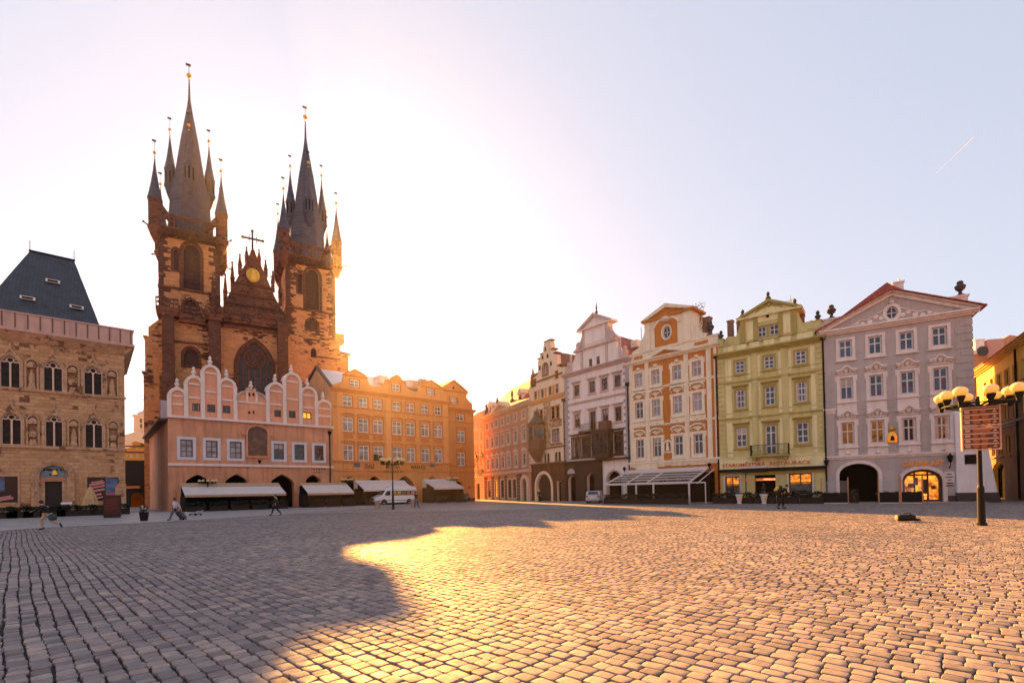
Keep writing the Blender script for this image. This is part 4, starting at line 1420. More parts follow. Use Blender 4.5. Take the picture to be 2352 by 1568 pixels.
    h.part('roof', MB().prism([(.0, za), (L + .1, za), (L / 2 + .6, pts[8][1] - 1.4)], .8, 12), m_brtile)
    return h
PAINTED = painted_house()

# ------------------------------------------------------------------ red house
def red_house():
    h = row_house(5, 'red_house', 'long brick red palace front with a small triangular pediment at the street corner')
    L = h.L
    m = plain('brick_red_plaster', (.34, .165, .105), .85, .16, .7, streak=.3)
    mt = plain('grey_cream_trim', (.46, .36, .29), .8, .12, 1.2, streak=.3)
    zc = h.Z('M', 375, 722)
    xs = [228, 265, 300, 345, 391, 447, 513]
    ys = {228: (838, 975, 1135), 513: (738, 900, 1090)}
    r3 = h.Z('M', 513, 765), h.Z('M', 513, 706)
    r2 = h.Z('M', 513, 942), h.Z('M', 513, 850)
    r1 = h.Z('M', 513, 1136), h.Z('M', 513, 1040)
    for x in xs:
        t = (x - 228) / 285
        s3, s2, s1 = (h.S('M', x, 838 - 100 * t), h.S('M', x, 975 - 75 * t), h.S('M', x, 1135 - 45 * t))
        s = s2
        h.window(rect(s - .55, s + .55, *r3), m_white, m_pane, 2, (.6,), mt, .2, .08, mt, None, bar=.09)
        h.window(rect(s - .58, s + .58, *r2), m_white, m_pane, 2, (.66,), mt, .22, .08, mt, 'curve', mt, bar=.09)
        h.window(rect(s - .58, s + .58, *r1), m_white, m_pane, 2, (.66,), mt, .22, .08, mt, 'pediment', mt, bar=.09)
    zg = h.Z('M', 360, 1198)
    d = arch(h.S('M', 508, 1330), h.S('M', 545, 1330), .03, h.Z('M', 526, 1235))
    h.holes.append(d)
    shops = []
    for x in (243, 297, 345, 402, 438):
        s = h.S('M', x, 1310)
        o = rect(s - .75, s + .75, .5, h.Z('M', 402, 1248))
        shops.append(h.window(o, m_dkwood, m_lit if x == 297 else m_pane, 2, (.7,), mt, .18, .1, bar=.12, name='shop_window', label='yellow lit shop window' if x == 297 else None))
    h.wall([(0, 0), (L, 0), (L, zc), (0, zc)], m, .3, 14)
    h.part('doorway', MB().prism(inset(d, .01), .4, .6), m_void)
    h.part('portal', MB().ring(inset(d, -.5), inset(d, -.003), -.35, -.003).box(d[0][0] - .9, d[1][0] + .9, -.6, -.003, d[6][1] + 1.0, d[6][1] + 1.3), mt)
    mg = plain('dark_brown_base', (.15, .085, .055), .85, .2, 1, streak=.3)  # ground floor tone, darker than the plaster above
    b = MB()
    sx = sorted([h.S('M', x, 1310) for x in (243, 297, 345, 402, 438)])
    ends = [.05] + sum([[s - 1.0, s + 1.0] for s in sx], []) + [d[0][0] - .6]
    for a, c in zip(ends[::2], ends[1::2]):
        for k in range(8):
            if c > a + .1:
                b.box(a, c, -.1, -.003, .02 + k * .55, .48 + k * .55)
    h.part('rustication', b, mg)
    h.cornice(zg - .2, .45, .4, 0, L, mt, 3, 'string_course', .05)
    h.cornice(zc, .6, .7, -.1, L, mt, 3)
    b = MB()
    for k in range(int((zc - zg) / .55)):
        b.box(L - .5 - .2 * (k % 2), L - .02, -.06, -.003, zg + .4 + k * .55, zg + .85 + k * .55)
    h.part('quoins', b, mt)
    zt = zc + .6
    a, ap, c = h.S('M', 250, 755, -.2), h.sz('M', 330, 636, -.2), h.S('M', 402, 692, -.2)
    h.part('pediment', MB().prism([(a, zt), (c, zt), ((a + c) / 2, ap[1])], .0, 1.2), m)
    b = MB()
    mid = (a + c) / 2
    b.prism([(a - .3, zt), (a + .7, zt), (mid, ap[1] - .45), (mid, ap[1] + .15)], -.4, 4)
    b.prism([(c + .3, zt), (c - .7, zt), (mid + .003, ap[1] - .45), (mid + .003, ap[1] + .15)], -.4, 4)
    h.part('raking_cornice', b, mt)
    r = h.part('roof', MB().prism_x([(-.4, zt), (6, h.Z('M', 545, 478, 6)), (13, zt)], 0, L), m_redtile)
    for x, y, w in ((246, 700, 1.6), (482, 606, 1.5)):
        s, z = h.sz('M', x, y, .6)
        dm = h.part('dormer', MB().box(s - w / 2, s + w / 2, .6, 3.5, zt, z + .6).prism([(s - w / 2 - .2, z + .6), (s + w / 2 + .2, z + .6), (s, z + 1.5)], .4, 3.8), mt)
        h.part('dormer_window', MB().box(s - .4, s + .4, .57, .598, zt + .5, z + .4), m_pane, dm)
    s0, z0 = h.sz('M', 540, 600, 1.5)
    h.part('yellow_dormer', MB().box(L - 2.2, L - .2, 1.0, 3.5, zt, h.Z('M', 535, 565, 1.0)).prism([(L - 2.4, h.Z('M', 535, 565, 1.0)), (L, h.Z('M', 535, 565, 1.0)), (L - 1.2, h.Z('M', 535, 530, 1.0))], .8, 4), plain('yellow_plaster', (.6, .36, .08), .8))  # dormer in yellow plaster, unlike its pale neighbours
    for x, y in ((217, 655), (302, 608), (418, 548)):
        s, z = h.sz('M', x, y, 1.0)
        h.part('roof_finial', finial_mb(s, 1.0, zt - .05, z - zt + .1, .4), m_bronze)
    return h
RED = red_house()

def beige_house():
    h = row_house(6, 'beige_house', 'narrow beige house in shade at the far end of the street')
    L = h.L
    m = plain('beige_plaster', (.42, .34, .27), .85, .1, .7, streak=.3)
    mt = plain('beige_trim', (.5, .42, .34), .8, .1, 1)
    zc = h.Z('M', 150, 765)
    for y0, y1, hd in ((845, 800, None), (945, 880, 'flat'), (1050, 975, 'flat'), (1150, 1085, 'flat')):
        for x in (130, 152, 178):
            s = h.S('M', x, (y0 + y1) / 2)
            h.window(rect(s - .5, s + .5, h.Z('M', x, y0), h.Z('M', x, y1)), m_white, m_pane, 2, (.6,), mt, .15, .06, mt, hd, mt, bar=.09)
    d = rect(h.S('M', 140, 1330), h.S('M', 165, 1330), .05, 3.2)
    h.holes.append(d)
    h.wall([(0, 0), (L, 0), (L, zc), (0, zc)], m, .3, 12)
    h.part('doorway', MB().prism(inset(d, .01), .4, .6), m_void)
    h.cornice(zc, .6, .6, 0, L, mt, 3)
    h.cornice(4.2, .4, .3, 0, L, mt, 2, 'string_course', .05)
    b = MB()
    rng = random.Random(8)
    for x, y in ((140, 1070), (178, 1060), (150, 1195), (180, 1190)):
        s, z = h.sz('M', x, y, -.4)
        for k in range(60):
            c = Vector((s + rng.gauss(0, .45), -.35 + rng.gauss(0, .15), z + rng.gauss(0, .4)))
            a = rng.uniform(0, 6.28)
            u, v = Vector((math.cos(a), .3, math.sin(a))) * .16, Vector((-math.sin(a), .3, math.cos(a))) * .12
            b.add([c - u, c + v, c + u, c - v], [(0, 1, 2, 3)])
    h.part('window_box_plants', b, plain('window_leaves', (.05, .07, .02), .7, .4, 3))
    h.part('roof', MB().prism_x([(-.4, zc + .6), (5, zc + 3.5), (12, zc + .6)], 0, L), m_brtile)
    return h
BEIGE = beige_house()

# downpipes where the fronts meet
def downpipe(h, s, ztop, label):
    b = MB().path([(s, -.16, .05), (s, -.16, ztop - .6), (s, -.16, ztop)], .075, 7)
    for k in range(5):
        b.box(s - .1, s + .1, -.24, -.004, 1.5 + k * (ztop - 2) / 5, 1.56 + k * (ztop - 2) / 5)
    b.box(s - .22, s + .22, -.34, -.02, ztop, ztop + .4)
    o = b.build('downpipe', m_iron)
    o.matrix_world = h.root.matrix_basis
    tag(o, label, 'downpipe', 'downpipes between the house fronts')
downpipe(GREY, .0, GREY.Z('G', 70, 430), 'black downpipe between the green house and the grey house')
downpipe(GREEN, -.12, GREEN.Z('N', 95, 520), 'black downpipe between the ochre house and the green house')
downpipe(OCHRE, -.12, OCHRE.Z('W', 100, 680), 'black downpipe between the pink house and the ochre house')
downpipe(PINK, -.1, PINK.Z('M', 818, 640), 'black downpipe between the painted house and the pink house')

# ------------------------------------------------------------------ left-hand row
NV = Vector((1.147, 1.0)).normalized()          # the north fronts run this way, left to right
def meet(P, d, v, x, y):
    """point of the line P + t d seen in the photo's column through (x, y)"""
    r = ray(*pd(v, x, y))
    k = r.x / r.y
    return P + d * ((k * P.y - P.x) / (d.x - k * d.y))
_r = ray(287, 1000)
BELL_R = Vector((_r.x / _r.y * 55.0, 55.0))
SCH_L = meet(BELL_R, NV, 'S', 338, 900)
SCH_R = meet(SCH_L, NV, 'S', 1722, 850)
ORG_L = SCH_R
ORG_R = meet(SCH_R, NV, 'O', 1128, 900)

m_ivory = plain('ivory_trim', (.60, .50, .45), .8, .08, 1.5, streak=.15)

def school_house():
    h = House('salmon_house', 'salmon pink arcade house topped by a row of white edged round gables', 'house', SCH_L, NV)
    L = (SCH_R - SCH_L).length
    m = plain('salmon_plaster', (.40, .19, .105), .85, .28, .35, bump=.01, streak=.9, dirt=(.25, .105, .055))
    mg = plain('salmon_gable_plaster', (.48, .225, .13), .85, .14, .6, bump=.006, streak=.2)
    mt = plain('white_moulding', (.50, .42, .37), .75, .07, 2, streak=.15)
    ml = plain('lilac_white_frame', (.58, .56, .60), .7, .06, 2)
    zl = h.Z('S', 1035, 641)
    zb = h.Z('S', 1035, 998)
    # main windows
    for i, (a, c, ya, yc, y0, y1) in enumerate(((440, 545, 780, 935, 760, 945), (655, 753, 787, 930, 768, 950), (855, 955, 797, 935, 775, 953), (1225, 1310, 812, 945, 793, 960), (1398, 1480, 818, 945, 802, 965), (1565, 1642, 825, 952, 810, 968))):
        s = h.S('S', (a + c) / 2, 860)
        hw = (h.S('S', c, 860) - h.S('S', a, 860)) / 2
        z0, z1 = h.Z('S', 905, 935), h.Z('S', 905, 797)
        h.window(rect(s - hw, s + hw, z0, z1), m_brown, m_palepane if i < 3 else m_pane, 2, (.33, .66), ml, .34, .05, None, bar=.09, y=.2)
    # arcade
    arches = []
    for x, yt, hw in ((585, 1070, 105), (912, 1068, 97), (1295, 1068, 100), (1557, 1072, 63)):
        s0, s1 = h.S('S', x - hw, 1140), h.S('S', x + hw, 1140)
        a = arch(s0, s1, .02, h.Z('S', x, yt), 'pointed', (s1 - s0) * .40, 12)
        arches.append(a)
        h.holes.append(a)
    h.wall([(0, 0), (L, 0), (L, zl), (0, zl)], m, .9, 24)
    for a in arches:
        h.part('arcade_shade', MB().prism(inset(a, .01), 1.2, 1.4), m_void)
    h.part('string_course', MB().box(-.04, L, -.22, -.003, zb - .14, zb + .16), mt)
    h.part('string_course', MB().box(-.1, L, -.4, .3, zl, zl + .3), mt)
    # picture in the middle
    s0, s1 = h.S('S', 1005, 800), h.S('S', 1170, 800)
    z0, zt = h.Z('S', 1087, 917), h.Z('S', 1087, 668)
    na = arch(s0, s1, z0, zt, 'round', .9)
    k = NT('faded_mural')
    f = k.noise(k.vec(), 1.1, 6, .7)
    k.l(k.ramp(f, [(.35, (.075, .035, .028)), (.5, (.13, .06, .035)), (.62, (.22, .11, .05)), (.7, (.12, .08, .075))]), k.b.inputs['Base Color'])
    k.b.inputs['Roughness'].default_value = .6
    p = h.part('mural', MB().prism(inset(na, .05), -.06, -.004), k.m, label='dark arched wall painting in a salmon frame')
    h.part('mural_frame', MB().ring(inset(na, -.22), na, -.22, -.003).box(s0 - .75, s0 - .23, -.25, -.003, zt - 1.25, zt - .95).box(s1 + .23, s1 + .75, -.25, -.003, zt - 1.25, zt - .95), m, p)
    h.part('wall_lamp', MB().tube(((s0 + s1) / 2, -.05, z0 - .5), ((s0 + s1) / 2, -.9, z0 - .6), .05).lathe([(.1, -.5), (.22, -.15), (.12, 0)], ((s0 + s1) / 2, -.9, z0 - .55), 8), m_iron, p)
    # round gables
    bays = [(345, 487, 345, 410), (487, 627, 245, 310), (627, 765, 155, 230), (765, 900, 265, 345), None, (1172, 1313, 300, 375), (1313, 1448, 220, 290), (1448, 1580, 335, 395), (1580, 1710, 445, 510)]
    yb = .55
    gx = []
    outline = []
    zg = zl + .3
    sh = lambda x, y: h.sz('S', x, y, yb)
    ribs, fins = MB(), []
    arcs = []
    for b in bays:
        if b:
            x0, x1, ya, ysp = b
            s0, s1 = sh(x0, 500)[0], sh(x1, 500)[0]
            c = (s0 + s1) / 2
            za = sh((x0 + x1) / 2, ya + 6)[1]
            r = (s1 - s0) / 2
            pts = [(c - r * math.cos(math.pi * i / 12), za - r + r * math.sin(math.pi * i / 12)) for i in range(13)]
            arcs.append((s0, s1, za, r, c))
            outline += pts
            fins.append((c, za))
        else:
            s0, s1 = sh(900, 500)[0], sh(1172, 500)[0]
            cL, cR, zT = sh(1000, 500)[0], sh(1078, 500)[0], sh(1040, 346)[1]
            zq = sh(985, 370)[1]
            zlow = sh(903, 440)[1]
            q = [(cL + (s0 - cL) * math.cos(math.pi / 2 * i / 8), zlow + (zq - zlow) * math.sin(math.pi / 2 * i / 8)) for i in range(9)]
            q2 = [(cR + (s1 - cR) * math.cos(math.pi / 2 * i / 8), zlow + (zq - zlow) * math.sin(math.pi / 2 * i / 8)) for i in range(9)]
            outline += q + [(cL, zT), (cL + .3, zT), (cL + .3, zT - .3), (cR - .3, zT - .3), (cR - .3, zT), (cR, zT)] + q2[::-1]
            fins.append(((cL + cR) / 2, zT - .3))
            mid = (s0, s1, cL, cR, zlow, zq, zT, q, q2)
    s_first, s_last = outline[0][0], outline[-1][0]
    holes = []
    h.holes = []
    gw = []
    for x, y, a, c, y0, y1 in ((573, 507, 540, 607, 475, 540), (700, 517, 670, 737, 485, 550), (828, 525, 797, 860, 494, 558), (1258, 560, 1230, 1288, 530, 590), (1380, 567, 1353, 1410, 537, 597), (1503, 578, 1467, 1542, 548, 606)):
        s = sh(x, y)[0]
        hw = (sh(c, y)[0] - sh(a, y)[0]) / 2
        w = h.window(rect(s - hw, s + hw, sh(x, y1)[1], sh(x, y0)[1]), m_brown, glow('lit_attic', (1, .33, .03), .35) if x == 1503 else m_pane, 2, (), None, y=.1, bar=.12, name='attic_window', label='attic window with brown shutters' if x != 1503 else 'attic window lit from inside')
        w.location.y = yb
    pts = [(s_first, zg - .01)] + outline + [(s_last, zg - .01)]
    for x in (1020, 1054):
        for y in (550, 400):
            s, z = sh(x, y)
            h.holes.append(rect(s - .13, s + .13, z - .2, z + .2))
    MB().plate(pts, h.holes, .25, 1.0).build('gable', mg, h.root, loc=(0, yb, 0))
    y0, y1 = yb - .2, yb - .003
    for s0, s1, za, r, c in arcs:
        zs = za - r
        b = MB()
        o = [(c - (r + .12) * math.cos(math.pi * i / 14), zs + (r + .12) * math.sin(math.pi * i / 14)) for i in range(15)]
        n = [(c - (r - .22) * math.cos(math.pi * i / 14), zs + (r - .22) * math.sin(math.pi * i / 14)) for i in range(15)]
        for i in range(14):
            b.prism([o[i], o[i + 1], n[i + 1], n[i]], y0 - .05, yb + 1.05)
        h.part('round_coping', b, mt)
        for zz in (zs - .06, zs - (zs - zg) * .42):
            ribs.box(s0 + .3, s1 - .3, y0 + .06, y1, zz - .1, zz + .1)
    s0, s1, cL, cR, zlow, zq, zT, q, q2 = mid
    b = MB()
    for k, (qq, e) in enumerate(((q, -1), (q2, 1))):
        for i in range(8):
            a, c = qq[i], qq[i + 1]
            b.prism([a, c, (c[0] - e * .03, c[1] - .34), (a[0] - e * .34, a[1] - .03)], y0 - .05, yb + 1.05)
    h.parts('quarter_coping', b, mt) if False else h.part('quarter_coping', b, mt)
    ribs.box(s0 + .3, s1 - .3, y0 + .06, y1, sh(1035, 470)[1] - .1, sh(1035, 470)[1] + .1)
    h.parts('rail', ribs, mt)
    ed = sorted([a[0] for a in arcs] + [arcs[-1][1], s0 + 0.0])
    b = MB()
    tops = {}
    for e in sorted(set(round(x, 2) for x in [a[0] for a in arcs] + [a[1] for a in arcs])):
        zt_ = max([a[2] - a[3] for a in arcs if abs(a[0] - e) < .1 or abs(a[1] - e) < .1])
        b.box(e - .22, e + .22, y0, y1, zg, zt_)
    for e in (cL, cR):
        b.box(e - .12, e + .12, y0, y1, sh(1035, 470)[1], zq)
    h.parts('pilaster', b, mt)
    for c, za in fins:
        h.part('ball_finial', finial_mb(c, yb + .4, za + .1, 1.25, .3), mt)
    # roofs behind: two ridges going back, and the eaves of the side wall
    for a, c in ((arcs[0], arcs[3]), (arcs[4], arcs[7])):
        x0, x1 = a[0], c[1]
        zr = max(arcs[2][2], 0) - 1.2
        h.part('roof', MB().prism([(x0, zg - .2), (x1, zg - .2), ((x0 + x1) / 2, zr - .6)], yb + 1.0, 24), m_brtile)
    h.part('side_eaves', MB().box(-.9, 0, .1, 24, zl - .35, zl - .1), m_dkwood)
    s, z = h.sz('S', 280, 452, 7.0)
    h.part('chimney', MB().box(-.1, 1.5, 6.5, 7.6, zl, z), plain('chimney_render', (.52, .46, .46), .8, .1, 1))
    b = MB()
    for y, xs in ((1026, (1556, 1578, 1600, 1622, 1645)), (1053, (1560, 1580, 1602))):
        for x in xs:
            s, z = h.sz('S', x, y)
            b.box(s, s + .2, -.02, -.003, z - .12, z + .12)
    h.part('faded_lettering', b, m_brown)
    for k, (x, z_) in enumerate(((L - .55, zl - .4),)):
        p = MB().path([(x, -.2, .1), (x, -.2, z_ - .6)], .09, 7).lathe([(.1, -.6), (.28, -.3), (.3, 0)], (x, -.25, z_), 8)
        o = p.build('downpipe', m_iron)
        o.matrix_world = h.root.matrix_basis
        tag(o, 'dark downpipe with a funnel head at the right end of the salmon house', 'downpipe', 'downpipes between the house fronts')
    return h
SCHOOL = school_house()

def orange_house():
    h = House('orange_house', 'long orange palace front with three small attic gables and pale lilac windows', 'house', ORG_L, NV)
    L = (ORG_R - ORG_L).length
    m = plain('orange_plaster', (.48, .21, .07), .85, .10, .45, bump=.006, streak=.25)
    mt = plain('rust_trim', (.40, .125, .035), .8, .10, 1.2, streak=.2)
    mp = plain('peach_panel', (.52, .225, .08), .85, .08, .8)
    zc = h.Z('O', 640, 430)
    xs = [(279, 308), (411, 408), (533, 530), (692, 692), (805, 803), (927, 923), (1037, 1033)]
    R3 = h.Z('O', 692, 538), h.Z('O', 692, 462)
    R2 = h.Z('O', 692, 738), h.Z('O', 692, 628)
    R1 = h.Z('O', 692, 966), h.Z('O', 692, 842)
    for i, (x, _) in enumerate(xs):
        s = h.S('O', x, 700)
        hw = .82
        t = 'window'
        h.window(rect(s - .72, s + .72, *R3), m_ivory, m_pane if i == 6 else m_palepane, 2, (.5,), mt, .16, .05, None, bar=.09)
        h.window(rect(s - hw, s + hw, *R2), m_ivory, m_palepane, 2, (.68,), mt, .2, .06, mt, 'curve', mt, bar=.1)
        w = h.window(rect(s - hw, s + hw, *R1), m_ivory, m_palepane, 2, (.68,), mt, .2, .06, None, 'curve', mt, bar=.1, label='first floor window standing open' if i == 2 else None)
        if i == 2:
            h.part('open_casement', MB().box(s - .75, s - .02, .07, .1, R1[0] + .08, R1[0] + 1.1).box(s + .02, s + .75, .07, .1, R1[0] + .08, R1[0] + .9), m_void, w)
    zb = h.Z('O', 640, 973)
    zb2 = h.Z('O', 640, 1047)
    arches = []
    for x, yt, hw in ((295, 1083, 62), (505, 1082, 55), (757, 1080, 76), (987, 1084, 46)):
        s0, s1 = h.S('O', x - hw, 1118), h.S('O', x + hw, 1118)
        a = arch(s0, s1, .02, h.Z('O', x, yt), 'pointed', (s1 - s0) * .45, 12)
        arches.append(a)
        h.holes.append(a)
    h.wall([(0, 0), (L, 0), (L, zc), (0, zc)], m, .9, 16)
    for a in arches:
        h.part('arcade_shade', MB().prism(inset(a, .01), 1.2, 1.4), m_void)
    b = MB()
    for i, (x, _) in enumerate(xs):
        s = h.S('O', x, 800)
        b.box(s - .85, s + .85, -.03, -.003, R1[1] + .95, R2[0] - .35)
    h.parts('panel', b, mt)
    b = MB()
    for x in (215, 620, 1095):
        s = h.S('O', x, 700)
        b.box(s - .45, s + .45, -.07, -.003, zb + .2, zc)
    h.parts('pilaster', b, mp)
    h.part('string_course', MB().box(0, L + .3, -.3, -.003, zb - .05, zb + .16), mt)
    h.part('string_course', MB().box(0, L, -.16, -.003, zb2 - .05, zb2 + .1), mt)
    h.part('string_course', MB().box(0, L, -.14, -.003, R3[0] - .35, R3[0] - .2), mt)
    h.cornice(zc, .5, .6, -.05, L + .2, mt, 3)
    # attic with gables
    yb = .3
    zt = zc + .5
    sh = lambda x, y: h.sz('O', x, y, yb)
    zp = sh(520, 335)[1]
    pts = [(0, zt - .01), (L, zt - .01), (L, sh(1120, 415)[1])]
    r3 = [sh(1060, 345), sh(975, 286), sh(885, 322), sh(880, 375)]
    r2 = [sh(820, 372), sh(775, 345), sh(762, 300), sh(730, 290), sh(715, 258), sh(685, 241), sh(655, 258), sh(642, 280), sh(605, 282), sh(590, 310), sh(570, 325)]
    r1 = [sh(500, 335), sh(460, 318), sh(440, 270), sh(415, 242), sh(335, 195), sh(250, 232), sh(238, 290), (0.0, sh(150, 320)[1])]
    pts += [(min(p[0], L - .01), p[1]) for p in r3] + r2 + r1
    pts = [p for p in pts if p[0] >= 0]
    h.holes = []
    for x, y, a, c, y0, y1 in ((335, 305, 305, 365, 276, 335), (685, 342, 655, 712, 312, 372), (973, 380, 950, 1000, 352, 408)):
        s = sh(x, y)[0]
        w = h.window(rect(s - .72, s + .72, sh(x, y1)[1], sh(x, y0)[1]), m_ivory, m_palepane, 2, (.5,), mt, .14, .05, bar=.09, name='gable_window')
        w.location.y = yb
    MB().plate(pts, h.holes, .2, .7).build('attic_gable', m, h.root, loc=(0, yb, 0))
    b = MB()
    for lst in (r1[2:6], r3[0:3]):
        for p, q in zip(lst[:-1], lst[1:]):
            p, q = (min(p[0], L), p[1]), (min(q[0], L), q[1])
            b.prism([p, q, (q[0], q[1] + .2), (p[0], p[1] + .2)], yb - .25, yb + .8)
    for p, q in zip(r2[2:9][:-1], r2[2:9][1:]):
        b.prism([p, q, (q[0], q[1] + .18), (p[0], p[1] + .18)], yb - .25, yb + .8)
    for x0, x1, y in ((245, 430, 245), (605, 760, 300), (885, 1055, 340)):
        s0, s1 = sh(x0, y)[0], min(sh(x1, y)[0], L)
        z = sh((x0 + x1) / 2, y)[1]
        b.box(s0, s1, yb - .2, yb - .003, z - .12, z + .08)
    h.parts('gable_coping', b, mt)
    # metal roofs catching the sky
    mr = plain('tin_roof', (.55, .52, .52), .35, .1, .5, metal=.6)
    r = h.part('roof', MB().prism_x([(.8, zt), (6.0, sh(600, 255)[1] + 1.2), (16, zt)], 0, L), mr, label='pale metal roof with skylights')
    b = MB()
    for x, y in ((560, 268), (800, 290), (830, 320)):
        s = h.S('O', x, y, 4)
        z0 = zt + (sh(600, 255)[1] + 1.2 - zt) * 3.2 / 5.2
        b.box(s - .8, s + .8, 3.2, 5.2, z0, z0 + 1.3)
    h.parts('skylight', b, m_white, r)
    s, z = h.sz('O', 918, 270, 2.5)
    h.part('chimney', MB().box(s - .7, s + .7, 2.5, 3.3, zt, z), m_chim, r)
    # side gable wall of the house showing above the salmon house
    zr = sh(600, 255)[1] + 1.2
    h.part('side_gable', MB().prism_x([(.3, zt - 6), (.3, zt), (6.0, zr + .1), (16, zt), (16, zt - 6)], -.06, -.003), plain('salmon_side_plaster', (.42, .20, .10), .85, .2, .5, streak=.3))
    h.part('side_coping', MB().prism_x([(.1, zt), (.1, zt + .35), (6.0, zr + .5), (16, zt + .35), (16, zt), (6.0, zr + .12)], -.3, .12), m_brown)
    # lettering in the painted frieze
    b = MB()
    for x0, x1 in ((236, 330), (418, 500), (598, 735), (757, 833), (835, 960), (1010, 1070)):
        s0, s1 = h.S('O', x0, 1005), h.S('O', x1, 1005)
        b.ring(rect(s0, s1, zb2 + .25, zb - .18), rect(s0 + .1, s1 - .1, zb2 + .35, zb - .28), -.03, -.003)
    h.parts('frieze_panel', b, mt)
    zt_ = (zb + zb2) / 2 - .22
    for body, x0, x1 in (('DALÍ', 425, 497), ('MUCHA', 597, 712), ('WARHOL', 803, 935)):
        a, c = h.S('O', x0, 1000), h.S('O', x1, 1000)
        h.text(body, (a + c) / 2, zt_, .8, m_iron, -.06, c - a)
    a, c = h.S('O', 575, 1025), h.S('O', 740, 1025)
    h.text('EXHIBITION', (a + c) / 2, zb2 - .18, .45, m_dkwood, -.2, c - a)
    a, c = h.S('O', 235, 1060), h.S('O', 582, 1060)
    h.text('RESTAURANT CAFÉ TÝN', (a + c) / 2, zb2 - .85, .42, mt, -.03, c - a)
    for x in (355, 987):
        s, z = h.sz('O', x, 990)
        h.part('blue_plate', MB().box(s - .45, s + .45, -.07, -.003, z - .38, z + .38), plain('blue_grey_plate', (.10, .14, .18), .5, .3, 4))
    return h
ORANGE = orange_house()

def annex_house():
    P = ORG_R + Vector((-NV.y, NV.x)) * .8
    R_ = meet(P, NV, 'O', 1340, 900)
    h = House('orange_corner_house', 'narrow darker orange corner house with one window bay and a triangular gable', 'house', P, NV)
    L = (R_ - P).length
    m = plain('dark_orange_plaster', (.41, .16, .045), .85, .10, .45, bump=.006, streak=.25)
    mt = plain('dark_rust_trim', (.34, .10, .03), .8, .10, 1.2)
    zc = h.Z('O', 1230, 545)
    for x, y0, y1, hd in ((1222, 622, 565, None), (1229, 800, 705, 'curve'), (1230, 1000, 890, 'pediment')):
        s = h.S('O', x, (y0 + y1) / 2)
        h.window(rect(s - .85, s + .85, h.Z('O', x, y0), h.Z('O', x, y1)), m_ivory, m_palepane if hd else m_pane, 2, (.66,), mt, .2, .06, mt, hd, mt, bar=.1)
    d = arch(h.S('O', 1168, 1180), h.S('O', 1246, 1180), .03, h.Z('O', 1207, 1127))
    s, z = h.sz('O', 1300, 1178)
    h.holes += [d, rect(s - .25, s + .25, z - .25, z + .25)]
    h.wall([(0, 0), (L, 0), (L, zc), (0, zc)], m, .4, 11)
    h.part('doorway', MB().prism(inset(d, .01), .5, .7), m_void)
    h.cornice(zc, .5, .6, 0, L, mt, 3)
    for y in (635, 1004, 1055):
        z = h.Z('O', 1230, y)
        h.part('string_course', MB().box(0, L + .02, -.15, -.003, z - .08, z + .08), mt)
    yb = .3
    sh = lambda x, y: h.sz('O', x, y, yb)
    a, b_, c = sh(1062, 352), sh(1165, 288), sh(1280, 385)
    e = sh(1322, 478)
    zt = zc + .5
    pts = [(-1.2, zt - .01), (L, zt - .01), (L, e[1]), (L - .5, e[1] + .3), (c[0] - .15, sh(1282, 430)[1]), (c[0], c[1]), b_, a, (a[0], zt + .5)]
    pts = [(max(p[0], a[0] - .2) if i else a[0] - .2, p[1]) for i, p in enumerate(pts)]
    h.holes = []
    s = sh(1165, 450)[0]
    w = h.window(rect(s - .75, s + .75, sh(1165, 476)[1], sh(1165, 424)[1]), m_ivory, m_palepane, 2, (.5,), mt, .14, .05, bar=.09, name='gable_window')
    w.location.y = yb
    MB().plate(pts, h.holes, .2, 6).build('gable', m, h.root, loc=(0, yb, 0))
    q = MB()
    for p0, p1 in ((a, b_), (b_, c)):
        q.prism([p0, p1, (p1[0], p1[1] + .25), (p0[0], p0[1] + .25)], yb - .3, 6.4)
    q.box(a[0], c[0] + .2, yb - .25, yb - .003, sh(1165, 372)[1] - .1, sh(1165, 372)[1] + .1)
    h.parts('gable_coping', q, mt)
    h.part('gable_oculus', MB().ball((b_[0], yb - .01, sh(1160, 343)[1]), .22, 8, 5), m_void)
    h.part('street_plate', MB().box(L - 1.3, L - .3, -.05, -.003, h.Z('O', 1320, 1086), h.Z('O', 1320, 1074)), plain('red_plate', (.5, .2, .15), .5))
    h.part('plinth', MB().box(-.02, d[0][0] - .05, -.06, -.003, 0, .5).box(d[1][0] + .05, L, -.06, -.003, 0, .5), m_bronze)
    return h
ANNEX = annex_house()

